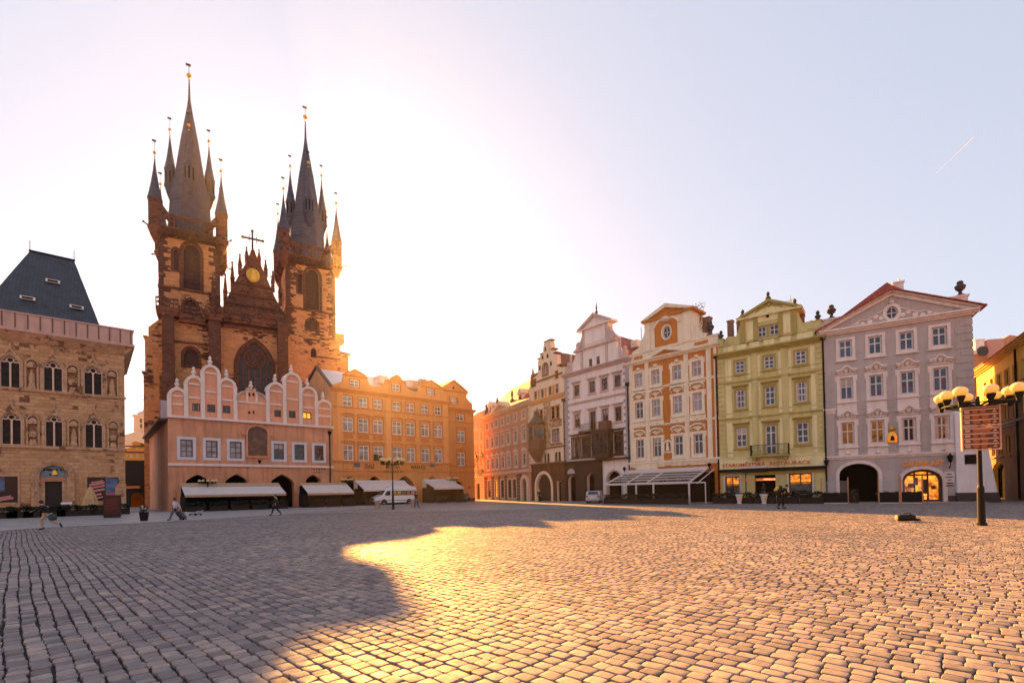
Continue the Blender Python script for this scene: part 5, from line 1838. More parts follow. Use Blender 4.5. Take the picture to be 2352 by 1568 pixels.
# ------------------------------------------------------------------ stone tower house on the left
def stone_house():
    left = meet(BELL_R, NV, 'A', -190, 700)
    h = House('stone_house', 'gothic sandstone house with traceried windows under a steep dark slate roof', 'house', left, NV)
    L = (BELL_R - left).length
    m = masonry('sandstone', (.58, .345, .18), (.46, .25, .115), (.40, .24, .13), .75, .38, .012, 0, (.19, .08, .045), (.60, .66), .03, big=.30)
    mt = masonry('carved_sandstone', (.55, .34, .20), (.46, .27, .15), (.38, .24, .14), .5, .5, .006, 0, (.20, .10, .06), (.60, .68), .02, big=.8)
    slate = tiles('slate', (.052, .056, .072), (.036, .040, .052), .3, .22, .55)
    zt = h.Z('A', 330, 530)
    mtr = plain('tracery_stone', (.66, .47, .34), .8, .1, 2)
    m_lead = plain('leaded_glass', (.028, .02, .016), .4, .5, 2, spec=.15)
    def gothic(x, a, c, y0, y1):
        s0, s1 = h.S('A', a - 6, (y0 + y1) / 2), h.S('A', c + 6, (y0 + y1) / 2)
        z0, z1 = h.Z('A', x, y0 + 3), h.Z('A', x, y1 - 8)
        o = arch(s0, s1, z0, z1, 'pointed', (s1 - s0) * .62, 14)
        h.holes.append(o)
        w_ = s1 - s0
        cx = (s0 + s1) / 2
        zs = z1 - w_ * .62
        b = MB().ring(inset(o, .003), inset(o, .08), .06, .34)
        b.box(cx - .07, cx + .07, .06, .32, z0 + .05, zs + .15)
        # tracery: two small arches, a quatrefoil, small eyes
        def arc(cxx, czz, r, a0, a1, t=.05, n=9):
            p = [(cxx + r * math.cos(a0 + (a1 - a0) * i / n), .12, czz + r * math.sin(a0 + (a1 - a0) * i / n)) for i in range(n + 1)]
            b.path(p, t, 6)
        for k in (-1, 1):
            q = w_ / 4
            arc(cx + k * q, zs - .05, q * .98, 0, math.pi)
            arc(cx + k * q * 1.15, zs + q * .95, q * .5, 0, 2 * math.pi, .045, 12)
        arc(cx, zs + w_ * .30, w_ * .17, 0, 2 * math.pi, .05, 14)
        w = h.part('gothic_window', b, mtr)
        h.part('pane', MB().prism(inset(o, .05), .3, .34), m_lead, w)
        g = MB()
        for t in (.18, .36, .54):
            g.box(s0 + .1, s1 - .1, .26, .29, z0 + (zs - z0) * t * 1.6 - .02, z0 + (zs - z0) * t * 1.6 + .02)
        h.parts('glazing_bar', g, m_iron, w)
        su = MB().ring(inset(o, -.22), inset(o, -.003), -.12, -.003)
        # crocketed gablet above
        ap = z1 + w_ * .62
        for k in (-1, 1):
            su.prism([(cx + k * (w_ / 2 + .25), zs + .3), (cx + k * (w_ / 2 + .02), zs + .3), (cx, ap - .35), (cx, ap)], -.16, -.004)
        su.box(cx - .09, cx + .09, -.2, -.003, ap - .3, ap + .35)
        su.ball((cx, -.1, ap + .35), .16, 8, 5)
        h.part('surround', su, mt, w)
        h.part('sill', MB().box(s0 - .3, s1 + .3, -.2, -.003, z0 - .25, z0 - .003), mt, w)
    for x, a, c, y0, y1 in ((53, 4, 103, 785, 622), (283, 236, 330, 806, 652), (497, 453, 541, 826, 680), (60, 12, 110, 1090, 928), (288, 246, 331, 1103, 943), (500, 459, 544, 1108, 957), (-195, -250, -140, 764, 590), (-185, -240, -132, 1078, 905)):
        gothic(x, a, c, y0, y1)
    def niche(x, a, c, y0, y1, fig):
        s0, s1 = h.S('A', a, (y0 + y1) / 2), h.S('A', c, (y0 + y1) / 2)
        o = arch(s0, s1, h.Z('A', x, y0), h.Z('A', x, y1), 'pointed', (s1 - s0) * .6, 10)
        h.holes.append(o)
        cx, z0, z1 = (s0 + s1) / 2, h.Z('A', x, y0), h.Z('A', x, y1)
        n = h.part('niche', MB().ring(inset(o, -.16), inset(o, -.003), -.14, -.003).prism(inset(o, .01), .34, .4), mt)
        b = MB()
        hh = (z1 - z0)
        b.lathe([(.36, 0), (.42, hh * .08), (.3, hh * .14), (.3, hh * .22)], (cx, .1, z0), 8)
        if fig:
            b.lathe([(.25, hh * .22), (.3, hh * .35), (.22, hh * .52), (.14, hh * .57), (.17, hh * .63), (.1, hh * .68)], (cx, .12, z0), 8, sy=.7)
        else:
            b.lathe([(.3, hh * .3), (.42, hh * .42), (.2, hh * .5)], (cx, .08, z0), 7)
        b.lathe([(.42, hh * .74), (.46, hh * .82), (.2, hh * .95)], (cx, .1, z0), 7)
        h.part('niche_carving', b, mt, n)
    for x, a, c, y0, y1, f in ((167, 142, 196, 800, 640, 1), (387, 360, 415, 822, 670, 0), (598, 573, 624, 838, 695, 1), (175, 151, 201, 1100, 940, 0), (393, 370, 419, 1107, 958, 1), (604, 582, 628, 1115, 968, 0), (-70, -100, -40, 780, 612, 1), (-62, -92, -32, 1087, 920, 0)):
        niche(x, a, c, y0, y1, f)
    # door
    s0, s1 = h.S('A', 213, 1350), h.S('A', 357, 1350)
    zd = h.Z('A', 285, 1204)
    d = arch(s0, s1, .02, zd, 'pointed', (s1 - s0) * .52, 14)
    h.holes.append(d)
    pw = []
    for a, c, y0, y1 in ((-28, 95, 1402, 1262), (466, 634, 1393, 1266)):
        o = rect(h.S('A', a, 1330), h.S('A', c, 1330), h.Z('A', (a + c) / 2, y0), h.Z('A', (a + c) / 2, y1))
        h.holes.append(o)
        pw.append(o)
    h.wall([(0, 0), (L, 0), (L, zt), (0, zt)], m, .4, 15)
    b = MB()
    for k in range(3):
        b.ring(inset(d, -.62 + .2 * k), inset(d, -.42 + .2 * k - .003 * (k == 2)), -.22 + .07 * k, -.003)
    dr = h.part('portal', b, mt)
    ztr = h.Z('A', 285, 1282)
    xs0, xs1 = min(p[0] for p in d), max(p[0] for p in d)
    h.part('lintel', MB().box(xs0 + .02, xs1 - .02, .05, .4, ztr - .12, ztr + .3), plain('lintel_stone', (.42, .2, .1), .8), dr)
    ty = [p for p in d if p[1] > ztr + .3]
    tym = [(min(p[0] for p in ty) + .05, ztr + .302)] + [(max(p[0] for p in ty) - .05, ztr + .302)] + [(p[0], p[1] - .06) for p in ty]
    mty = plain('blue_grey_sign', (.16, .22, .24), .6, .3, 2)
    tp = h.part('door_sign', MB().prism(tym, .2, .3), mty, dr, label='blue grey arched sign over the door')
    h.part('sign_bell', MB().lathe([(.3, 0), (.22, .2), (.16, .4), (.05, .5)], ((xs0 + xs1) / 2 + .1, .15, zd - .95), 8, sy=.3), m_gold, tp)
    b = MB()
    for zz, pcs in ((ztr + 1.0, ((-1.0, -.62), (-.56, -.1), (-.02, .34), (.5, .66), (.72, 1.02))), (ztr + .5, ((-.3, -.12), (.1, .34)))):
        for a, c in pcs:
            b.box((xs0 + xs1) / 2 + a, (xs0 + xs1) / 2 + c, .18, .198, zz, zz + .2)
    h.part('faded_lettering', b, m_iron, tp)
    h.part('door', MB().prism([p for p in inset(d, .02) if p[1] <= ztr + .2][:2] + [(xs1 - .02, ztr - .1), (xs0 + .02, ztr - .1)], .5, .6), plain('dark_green_door', (.003, .006, .005), .5, .3, 2), dr)
    jam = MB().box(xs0, xs0 + .38, .1, .5, 0, ztr - .12).box(xs1 - .38, xs1, .1, .5, 0, ztr - .12)
    h.parts('door_jamb', jam, mt, dr)
    # posters in the two ground floor windows
    mk = plain('poster_black', (.004, .0035, .004), .35, .3, 1)
    mr = plain('poster_red', (.42, .06, .06), .5, .2, 3)
    mpk = plain('poster_pink', (.55, .20, .20), .5, .15, 3)
    mbl = plain('poster_blue', (.07, .13, .25), .45, .8, 1.2)
    for i, o in enumerate(pw):
        a, c, z0, z1 = o[0][0], o[1][0], o[0][1], o[2][1]
        p = h.part('poster_case', MB().box(a + .02, c - .02, .1, .2, z0 + .02, z1 - .02), mk, label='black poster case with slanting red lettering')
        fr = h.part('case_frame', MB().ring(inset(o, -.16), inset(o, -.003), -.1, -.003), mt, p)
        b, b2 = MB(), MB()
        w_, hh = c - a, z1 - z0
        def slant(mb, x0, x1, zf, t):
            p0, p1 = a + w_ * x0, a + w_ * x1
            q = z0 + hh * zf
            mb.prism([(p0, q), (p1, q + (p1 - p0) * .22), (p1, q + t + (p1 - p0) * .22), (p0, q + t)], .06, .098)
        if i:
            for zf, x0, x1, t in ((.74, .12, .5, .16), (.62, .06, .55, .24), (.50, .06, .55, .2), (.36, .10, .55, .22), (.22, .26, .44, .2), (.1, .3, .5, .16)):
                slant(b, x0, x1, zf, t)
            h.part('poster_lettering', b, mpk, p)
            h.part('poster_panel', MB().box(a + w_ * .58, c - .06, .05, .097, z0 + hh * .1, z1 - .05), mbl, p)
            h.part('poster_stripe', MB().box(a + w_ * .58, c - .06, .03, .048, z0 + hh * .16, z0 + hh * .32), mr, p)
        else:
            for zf, x0, x1, t in ((.04, .02, .8, .2), (.14, .1, .7, .16)):
                slant(b, x0, x1, zf, t)
            h.part('poster_lettering', b, mpk, p)
            h.part('poster_panel', MB().box(a + .06, a + w_ * .42, .05, .097, z0 + hh * .45, z1 - .05), mbl, p)
    # courses, parapet, roof
    for y in (820, 1113):
        z = h.Z('A', 330, y)
        h.part('string_course', MB().box(0, L + .12, -.22, -.003, z - .05, z + .2), mt)
    h.part('buttress_corner', MB().box(L - .9, L + .05, -.12, -.003, 0, h.Z('A', 600, 1300)), mt)
    sl = [h.sz('A', 660, 600)[1]]
    mpar = plain('copper_parapet', (.50, .31, .25), .6, .12, 1.2, streak=.35, dirt=(.28, .16, .12))
    zp = h.Z('A', 345, 432, -.7)
    h.part('corbel', MB().prism_x([(0, zt - .9), (-.85, zt), (-.85, zt + .02), (0, zt + .02)], -.1, L + .1).prism([(L - .01, zt - .9), (L + .8, zt), (L + .8, zt + .02), (L - .01, zt + .02)], -.5, 15), mt)
    h.part('parapet', MB().box(-.1, L + .9, -.95, 15, zt + .021, zt + .3).box(-.1, L + .75, -.8, 15, zt + .3, zp).box(-.1, L + .85, -.9, 15, zp, zp + .14), mpar)
    b = MB()
    for k in range(26):
        x = L + .5 - k * .92
        if x > 0:
            b.box(x, x + .09, -.86, -.803, zt + .3, zp)
    h.parts('parapet_seam', b, m_brown)
    # steep truncated hip roof with a short ridge
    ry = 6.0
    e1 = h.S('A', 545, 470, .0)
    ra, rb = h.sz('A', 160, 62, ry), h.sz('A', 396, 107, ry)
    zr = (ra[1] + rb[1]) / 2
    e0 = ra[0] - (e1 - rb[0]) - 1.0
    y0_, y1_ = .0, 12.0
    zb = zp - .3
    rf = MB().add([(e0, y0_, zb), (e1, y0_, zb), (e1 + .0, y1_, zb), (e0, y1_, zb), (ra[0], ry, zr), (rb[0], ry, zr)], [(0, 1, 5, 4), (1, 2, 5), (2, 3, 4, 5), (3, 0, 4)])
    r = h.part('roof', rf, slate)
    h.part('ridge', MB().box(ra[0] - .1, rb[0] + .1, ry - .12, ry + .12, zr - .05, zr + .12).tube((ra[0], ry, zr), (ra[0], ry, zr + 1.2), .03).tube((rb[0], ry, zr), (rb[0], ry, zr + 1.2), .03), m_iron, r)
    for x, y in ((283, 222), (148, 312), (410, 360)):
        # point on the front slope
        best = None
        for i in range(100):
            t = i / 100
            yy = y0_ + (ry - y0_) * t
            s, z = h.sz('A', x, y, yy)
            dz = abs(z - (zb + (zr - zb) * t))
            if best is None or dz < best[0]:
                best = (dz, s, yy, z)
        _, s, yy, z = best
        dm = h.part('dormer', MB().prism_x([(yy - .35, z - .2), (yy - .35, z + .12), (yy + .5, z + .36), (yy + .3, z - .1)], s - .58, s + .58), m_ivory, r)
        h.part('dormer_slot', MB().box(s - .42, s + .42, yy - .37, yy - .352, z - .15, z + .06), m_void, dm)
    return h
STONE = stone_house()

# ------------------------------------------------------------------ twin-towered church behind the left row
def church():
    T1, T2 = at_depth(423, 174, 89.5), at_depth(692, 275, 100.0)
    zb1, zb2 = T1.z, T2.z
    d = Vector((T2.x - T1.x, T2.y - T1.y))
    gapL = d.length
    d.normalize()
    n = Vector((-d.y, d.x))
    w = 9.3
    P = Vector((T1.x, T1.y)) - d * w / 2 - n * w / 2
    h = House('gothic_church', 'dark gothic church with two tall spired towers rising behind the salmon house', 'church', P, d)
    a, c = h.S('C', 300, 500), h.S('C', 903, 500)
    w = c - a
    c1 = (a + c) / 2
    c2 = c1 + gapL
    m = masonry('church_stone', (.60, .30, .12), (.49, .215, .085), (.38, .19, .08), .8, .34, .012, 0, (.10, .038, .02), (.545, .63), .04, big=.16)
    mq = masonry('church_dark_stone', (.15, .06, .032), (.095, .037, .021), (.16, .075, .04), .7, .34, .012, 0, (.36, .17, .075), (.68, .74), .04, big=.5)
    mt = masonry('church_carved_stone', (.22, .085, .04), (.15, .055, .03), (.13, .06, .035), .6, .4, .008, 0, (.07, .03, .018), (.56, .64), .03, big=.6)
    slate = tiles('spire_slate', (.075, .070, .105), (.052, .050, .08), .35, .3, .6)
    md = plain('louvre_dark', (.075, .03, .018), .8, .3, 2)
    mg = plain('gold_ball', (.78, .42, .07), .3, .1, 3, metal=.9)
    zf = lambda y, x=600, off=0.0: h.Z('C', x, y, off)
    zs1 = zf(500, 620)                      # string course under the belfry windows
    zga = h.Z('B', 440, 1345)               # underside of the gallery
    zgb = h.Z('B', 440, 1225)               # top of the gallery
    zlow = zf(800, 620)                     # top of the lower stage
    ax = lambda y, x=430: h.Z('B', x, y, w / 2)
    prof_px = [(1215, 152), (1090, 128), (1000, 110), (870, 90), (640, 57), (470, 28), (400, 17), (340, 9), (190, 3.5), (165, 3)]
    k_px = .51008 / 1.632653 / FP * 89.5
    ball_px = 160

    def turret(tw, x, y, r, z0, z1, z2, corbel, nm='turret'):
        """little octagonal tower: corbel, body with slits, cone, gilt ball and vane"""
        b = MB().lathe([(r * .25, z0 - corbel), (r * .75, z0 - corbel * .45), (r * 1.02, z0), (r * 1.15, z0 + .1), (r * 1.15, z0 + .35), (r, z0 + .45), (r, z1 - .3), (r * 1.12, z1 - .15), (r * 1.12, z1)], (x, y, 0), 8, math.pi / 8)
        t = h.part(nm, b, mt if nm == 'corner_turret' else slate, tw)
        return t
    def turret_top(tw, x, y, r, z1, z2):
        hh = z2 - z1
        h.part('turret_spire', MB().lathe([(r * 1.22, z1 + .003), (r * 1.05, z1 + hh * .06), (r * .62, z1 + hh * .34), (r * .30, z1 + hh * .62), (r * .09, z1 + hh * .85), (.03, z2)], (x, y, 0), 8, math.pi / 8), slate, tw)
        b = MB().ball((x, y, z2 + .18), .26, 10, 7).ball((x, y, z2 - hh * .1), .12, 8, 5)
        h.part('gilt_ball', b, mg, tw, smooth=True)
        h.part('vane', MB().tube((x, y, z2 + .4), (x, y, z2 + 2.5), .03, n=5).box(x - .35, x + .25, y - .02, y + .02, z2 + 2.1, z2 + 2.45), m_iron, tw)
    # turret heights are read off the left tower
    tz1, tz2 = h.Z('B', 213, 1088, 0), h.Z('B', 213, 752, 0)
    mz0, mz1, mz2 = h.Z('B', 300, 985, w / 2), h.Z('B', 300, 858, w / 2), h.Z('B', 283, 562, w / 2)

    def tower(cx, second):
        h.holes = []
        ww = w / 2
        # belfry window
        o = arch(cx + (h.S('C', 540, 240) - c1), cx + (h.S('C', 705, 240) - c1), zs1 + .35, zf(38, 622), 'round', 1.7, 12)
        o2 = arch(cx + (h.S('C', 443, 200) - c1), cx + (h.S('C', 497, 200) - c1), zf(295, 470), zf(85, 470), 'pointed', None, 8)
        o3 = arch(cx - 1.0, cx + 1.1, zf(700, 580), zf(575, 580), 'pointed', 1.5, 10)
        h.holes = [o, o2, o3]
        b = MB().plate([(cx - ww, 0), (cx + ww, 0), (cx + ww, zga), (cx - ww, zga)], h.holes, .7, w)
        tw = h.part('tower', b, m, label='left church tower' if not second else 'right church tower')
        q = MB().prism(inset(o, .01), .55, .7)
        for t in range(9):
            z = o[0][1] + .4 + t * (zf(38, 622) - o[0][1] - 1.2) / 9
            q.box(o[0][0] + .25, o[1][0] - .25, .42, .56, z, z + .2)
        q.box(cx - .12 + (h.S('C', 622, 240) - c1), cx + .12 + (h.S('C', 622, 240) - c1), .3, .56, o[0][1], zf(60, 622))
        h.part('belfry_window', q, md, tw)
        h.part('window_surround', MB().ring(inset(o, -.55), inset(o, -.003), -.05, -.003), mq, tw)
        for oo in (o2, o3):
            h.part('small_window', MB().prism(inset(oo, .01), .4, .6), md, tw)
            h.part('window_surround', MB().ring(inset(oo, -.35), inset(oo, -.003), -.06, -.003), mq, tw)
        # dark toothed quoins on both front corners and the sides
        rng = random.Random(11 + second)
        for e, sg in ((cx - ww, 1), (cx + ww, -1)):
            b = MB()
            z = zlow
            while z < zga - .2:
                hh = .36
                L = rng.choice((.75, 1.0, 1.35, 1.75))
                b.box(min(e - sg * .03, e + sg * L), max(e - sg * .03, e + sg * L), -.04, 1.2, z, z + hh - .012)
                z += hh
            h.part('quoins', b, mq, tw)
        b = MB()
        for z in (zs1, zf(300, 620) - 100 if False else zlow + .0):
            b.box(cx - ww - .12, cx + ww + .06, -.25, w + .12, z - .14, z + .2)
        h.part('string_course', b, mt, tw)
        # gallery: corbel table, parapet with pierced panels
        b = MB()
        for k in range(4):
            e = .15 + .22 * k
            z0 = zga - .9 + k * .32
            b.box(cx - ww - e, cx + ww + e, -e, w + e, z0, z0 + .32 - .004)
        for k in range(15):
            x = cx - ww - .6 + (w + .9) * k / 14
            b.box(x, x + .3, -1.05, -.6, zga - .75, zga + .3)
        zt = zga + .38
        b.box(cx - ww - 1.0, cx + ww + 1.0, -1.0, w + 1.0, zt - .1, zt)
        h.part('corbel_table', b, mq, tw)
        b = MB()
        for y0, y1 in ((-.95, -.75), (w + .75, w + .95)):
            b.box(cx - ww - .95, cx + ww + .95, y0, y1, zgb - .22, zgb)
            b.box(cx - ww - .95, cx + ww + .95, y0, y1, zt, zt + .25)
            for k in range(18):
                x = cx - ww - .95 + (w + 1.7) * k / 17
                b.box(x, x + .2, y0 + .02, y1 - .02, zt + .25, zgb - .22)
            for k in range(17):
                x = cx - ww - .95 + (w + 1.7) * (k + .5) / 17 + .1
                b.ball((x, (y0 + y1) / 2, zgb - .5), .2, 6, 4)
        for x0, x1 in ((cx - ww - .95, cx - ww - .75), (cx + ww + .75, cx + ww + .95)):
            b.box(x0, x1, -.75, w + .75, zgb - .22, zgb)
            b.box(x0, x1, -.75, w + .75, zt, zt + .25)
            for k in range(18):
                y = -.75 + (w + 1.3) * k / 17
                b.box(x0 + .02, x1 - .02, y, y + .2, zt + .25, zgb - .22)
        h.part('gallery_parapet', b, mt, tw)
        # covered watch-walk arches bridging spire and corner turrets
        cy = w / 2
        corners = [(cx - ww - .35, -.35), (cx + ww + .35, -.35), (cx - ww - .35, w + .35), (cx + ww + .35, w + .35)]
        b = MB()
        for x, y in corners:
            dx, dy = cx - x, cy - y
            L = math.hypot(dx, dy)
            ux, uy = dx / L, dy / L
            vx, vy = -uy * .28, ux * .28
            for r0, r1, z0, z1, z2, z3 in ((.9, L - 2.6, tz1 - 1.2, tz1 - .1, tz1 - 3.4, tz1 - 2.4),):
                p = [(x + ux * r0, y + uy * r0), (x + ux * r1, y + uy * r1)]
                vs = []
                for s_ in (-1, 1):
                    vs += [(p[0][0] + vx * s_, p[0][1] + vy * s_, z0), (p[1][0] + vx * s_, p[1][1] + vy * s_, z2), (p[1][0] + vx * s_, p[1][1] + vy * s_, z3), (p[0][0] + vx * s_, p[0][1] + vy * s_, z1)]
                b.add(vs, [(0, 1, 2, 3), (7, 6, 5, 4), (3, 2, 6, 7), (1, 0, 4, 5), (0, 3, 7, 4), (2, 1, 5, 6)])
            for k in range(1, 4):
                t = k / 4
                X, Y = x + ux * L * t * .55, y + uy * L * t * .55
                b.tube((X, Y, zgb - .3), (X, Y, tz1 - 1.0 - t * 1.0), .14, n=6)
                b.tube((X, Y, zgb + .2), (X + ux * .7, Y + uy * .7, tz1 - 1.4 - t * 1.1), .1, n=5)
        h.part('flying_braces', b, mt, tw)
        for x, y in corners:
            turret(tw, x, y, 1.02, zga - .3, tz1, tz2, 2.0, 'corner_turret')
            turret_top(tw, x, y, .98, tz1, tz2)
            g = MB()
            ux, uy = x - cx, y - cy
            L = math.hypot(ux, uy)
            g.tube((x + ux / L * .8, y + uy / L * .8, zga - .1), (x + ux / L * 2.0, y + uy / L * 2.0, zga + .05), .16, .09, 6)
            g.ball((x + ux / L * 2.1, y + uy / L * 2.1, zga + .1), .2, 6, 4)
            h.part('gargoyle', g, mt, tw)
        # great spire
        pr = [(r * k_px * 1.02, ax(y)) for y, r in prof_px]
        pr[0] = (pr[0][0], zt)
        sp = h.part('spire', MB().lathe(pr, (cx, cy, 0), 8, math.pi / 8), slate, tw)
        zb = ax(ball_px)
        h.part('gilt_ball', MB().ball((cx, cy, zb), .43, 12, 8), mg, tw, smooth=True)
        h.part('vane', MB().tube((cx, cy, zb + .4), (cx, cy, ax(85)), .05, n=5).box(cx - .5, cx + .3, cy - .03, cy + .03, ax(90), ax(72)), m_iron, tw)
        for dx, dy in ((-1, 0), (1, 0), (0, -1), (0, 1)):
            R_ = 3.05
            x, y = cx + dx * R_, cy + dy * R_
            t = turret(tw, x, y, .92, mz0, mz1, mz2, 2.3, 'spire_turret')
            b = MB()
            for k in range(8):
                a_ = math.pi / 4 * k
                b.box(-.12, .12, -.02, .0, mz0 + .55, mz1 - .45)
                for i in range(len(b.v) - 8, len(b.v)):
                    X, Y, Z = b.v[i]
                    Y -= .92 * math.cos(math.pi / 8) + .01
                    b.v[i] = (x + X * math.cos(a_) - Y * math.sin(a_), y + X * math.sin(a_) + Y * math.cos(a_), Z)
            h.part('turret_slits', b, m_void, tw)
            turret_top(tw, x, y, .82, mz1, mz2)
        return tw
    t1 = tower(c1, 0)
    t2 = tower(c2, 1)
    # ---- gable between the towers
    off = 1.4
    sh = lambda x, y: h.sz('C', x, y, off)
    gl, gr, ap = sh(925, 655), sh(1500, 640), sh(1222, 85)
    L0, R0 = c1 + w / 2 - .1, c2 - w / 2 + .1
    zg0 = sh(1210, 690)[1]
    zbase = zf(900, 1230, 0)
    eL, eR = sh(945, 640), sh(1475, 610)
    o = [sh(1225, 345)]
    b = MB()
    pts = [(L0, zbase - 3), (R0, zbase - 3), (R0, zg0)]
    left = [sh(x, y) for x, y in ((935, 655), (975, 560), (1045, 420), (1110, 300), (1150, 235), (1190, 150), (1200, 105))]
    right = [sh(x, y) for x, y in ((1245, 105), (1255, 150), (1300, 240), (1335, 320), (1385, 430), (1440, 560), (1490, 650))]
    pts += [(min(p[0], R0), p[1]) for p in right[::-1]] + [(ap[0], ap[1])] + [(max(p[0], L0), p[1]) for p in left[::-1]] + [(L0, zg0)]
    g = MB().plate(pts, [], .1, 1.2).build('gable', mt, h.root, loc=(0, off, 0))
    b = MB()
    for x, yt, yb in ((952, 315, 650), (1022, 195, 500), (1097, 118, 330), (1163, 48, 220), (1285, 75, 250), (1350, 180, 360), (1420, 290, 500), (1490, 345, 640)):
        s, z1 = sh(x, yt)
        z0 = sh(x, yb)[1]
        b.lathe([(.36, z0), (.36, z0 + (z1 - z0) * .42), (.46, z0 + (z1 - z0) * .44), (.34, z0 + (z1 - z0) * .52), (.10, z1 - .5), (.22, z1 - .38), (.22, z1 - .28), (.05, z1)], (s, off + .5, 0), 6)
    h.parts('pinnacle', b, mt, g)
    for o_ in [x for x in g.children if x.name.startswith('pinnacle')]:
        o_.location.y = -off
    b = MB()
    for y, hh in ((655, .3), (560, .2), (450, .2)):
        zz = sh(1215, y)[1]
        xs = [p for p in left if p[1] < zz]
        x0 = sh(940 + (655 - y) * .46, y)[0]
        x1 = sh(1490 - (655 - y) * .38, y)[0]
        b.box(max(x0, L0), min(x1, R0), off - .22, off - .003, zz, zz + hh)
    for k in range(7):
        s = L0 + 1.0 + k * (R0 - L0 - 2) / 6
        b.box(s - .1, s + .1, off - .12, off - .004, zg0, zg0 + max(.5, (1 - abs(k - 3) / 3.4) * 5.5))
    q = h.part('blind_tracery', b, mq, g)
    q.location.y = -off
    # gold medallion with a standing figure
    s, z = sh(1225, 345)
    r = (sh(1292, 345)[0] - sh(1158, 345)[0]) / 2
    mm = MB().lathe([(r, 0), (r, .15), (r * .8, .22), (r * .1, .22)], (0, 0, 0), 20)
    mm.v = [(s + x, off - .01 - zz, z + y * 1.15) for x, y, zz in mm.v]
    md_ = h.part('gold_medallion', mm, plain('gold_ground', (.62, .36, .03), .4, .35, 2.0, metal=.3), label='round gold relief high in the gable')
    fg = MB().lathe([(r * .42, -r * .85), (r * .5, -r * .5), (r * .3, 0), (r * .36, r * .3), (r * .15, r * .45), (r * .2, r * .62), (r * .05, r * .82)], (s, off - .25, z), 10, sy=.3)
    for k in range(16):
        a_ = 2 * math.pi * k / 16
        fg.tube((s + r * .6 * math.cos(a_), off - .24, z + r * .7 * math.sin(a_)), (s + r * .95 * math.cos(a_), off - .2, z + r * 1.08 * math.sin(a_)), .09, .03, 5)
    h.part('relief_figure', fg, mg, md_)
    # cross on the apex
    k0 = h.sz('B', 917, 1440, off + .5)
    cc, t_, l_, r_ = h.sz('B', 917, 1365, off + .5), h.sz('B', 917, 1308, off + .5), h.sz('B', 843, 1350, off + .5), h.sz('B', 992, 1383, off + .5)
    zc = cc[1]
    b = MB().box(ap[0] - .16, ap[0] + .16, off + .35, off + .65, ap[1] - .5, t_[1]).box(l_[0], r_[0], off + .38, off + .62, zc - .15, zc + .15)
    for x, z in ((l_[0], zc), (r_[0], zc), (ap[0], t_[1])):
        b.ball((x, off + .5, z), .3, 8, 5)
    for x in (l_[0] + 1.1, r_[0] - 1.1):
        b.box(x - .07, x + .07, off + .42, off + .58, zc - .75, zc + .75)
    h.part('cross', b, m_iron)
    # ---- lower front: great window, side windows, buttresses, galleries
    sL, sR = h.S('C', 330, 1000, -.6), h.S('C', 2080, 1200, -.6)
    ow = arch(h.S('C', 1065, 1200, -.6), h.S('C', 1415, 1200, -.6), 2.0, zf(985, 1240, -.6), 'pointed', 5.2, 18)
    oa = arch(h.S('C', 548, 1150, -.6), h.S('C', 690, 1150, -.6), zf(1228, 620, -.6), zf(1062, 620, -.6), 'round', 1.3, 10)
    ob = arch(h.S('C', 1790, 1150, -.6), h.S('C', 1850, 1150, -.6), zf(1150, 1820, -.6), zf(1050, 1820, -.6), 'pointed', 1.0, 8)
    zmid = zf(885, 1230, -.6)
    zl1 = zf(790, 620, -.6)
    lw = MB().plate([(sL, 0), (sR, 0), (sR, zf(1030, 2080, -.6)), (c2 + w / 2 + .3, zf(985, 1900, -.6)), (c2 + w / 2 + .3, zl1), (sL, zl1)], [ow, oa, ob], .9, 1.6)
    lf = lw.build('front_wall', m, h.root, loc=(0, -.6, 0))
    h.part('small_window', MB().prism(inset(oa, .01), -.1, .05), md)
    h.part('small_window', MB().prism(inset(ob, .01), -.1, .05), md)
    h.part('window_surround', MB().ring(inset(oa, -.45), inset(oa, -.003), -.68, -.603), mq)
    h.part('window_surround', MB().ring(inset(ow, -.5), inset(ow, -.003), -.72, -.603), mq)
    gw = h.part('great_window', MB().prism(inset(ow, .01), -.05, .2), plain('old_glass', (.055, .032, .03), .35, .5, 1.2, spec=.3), label='tall pointed window with rose tracery')
    b = MB()
    x0, x1 = ow[0][0], ow[1][0]
    wd = x1 - x0
    zs = zf(985, 1240, -.6) - 5.2
    cx = (x0 + x1) / 2
    for k in range(1, 6):
        x = x0 + wd * k / 6
        b.box(x - .1, x + .1, -.3, -.06, 2.0, zs + .4)
    rr = wd * .3
    zr = zs + 1.9
    for rad, t in ((rr, .13), (rr * .38, .1)):
        p = [(cx + rad * math.cos(2 * math.pi * i / 20), -.2, zr + rad * math.sin(2 * math.pi * i / 20)) for i in range(21)]
        b.path(p, t, 6)
    for i in range(10):
        a_ = 2 * math.pi * i / 10
        b.tube((cx + rr * .38 * math.cos(a_), -.2, zr + rr * .38 * math.sin(a_)), (cx + rr * math.cos(a_), -.2, zr + rr * math.sin(a_)), .08, n=5)
        p = [(cx + rr * .72 * math.cos(a_) + rr * .2 * math.cos(2 * math.pi * j / 8), -.2, zr + rr * .72 * math.sin(a_) + rr * .2 * math.sin(2 * math.pi * j / 8)) for j in range(9)]
        b.path(p, .06, 5)
    b.ring(inset(ow, .02), inset(ow, .3), -.35, -.08)
    h.part('tracery', b, mt, gw)
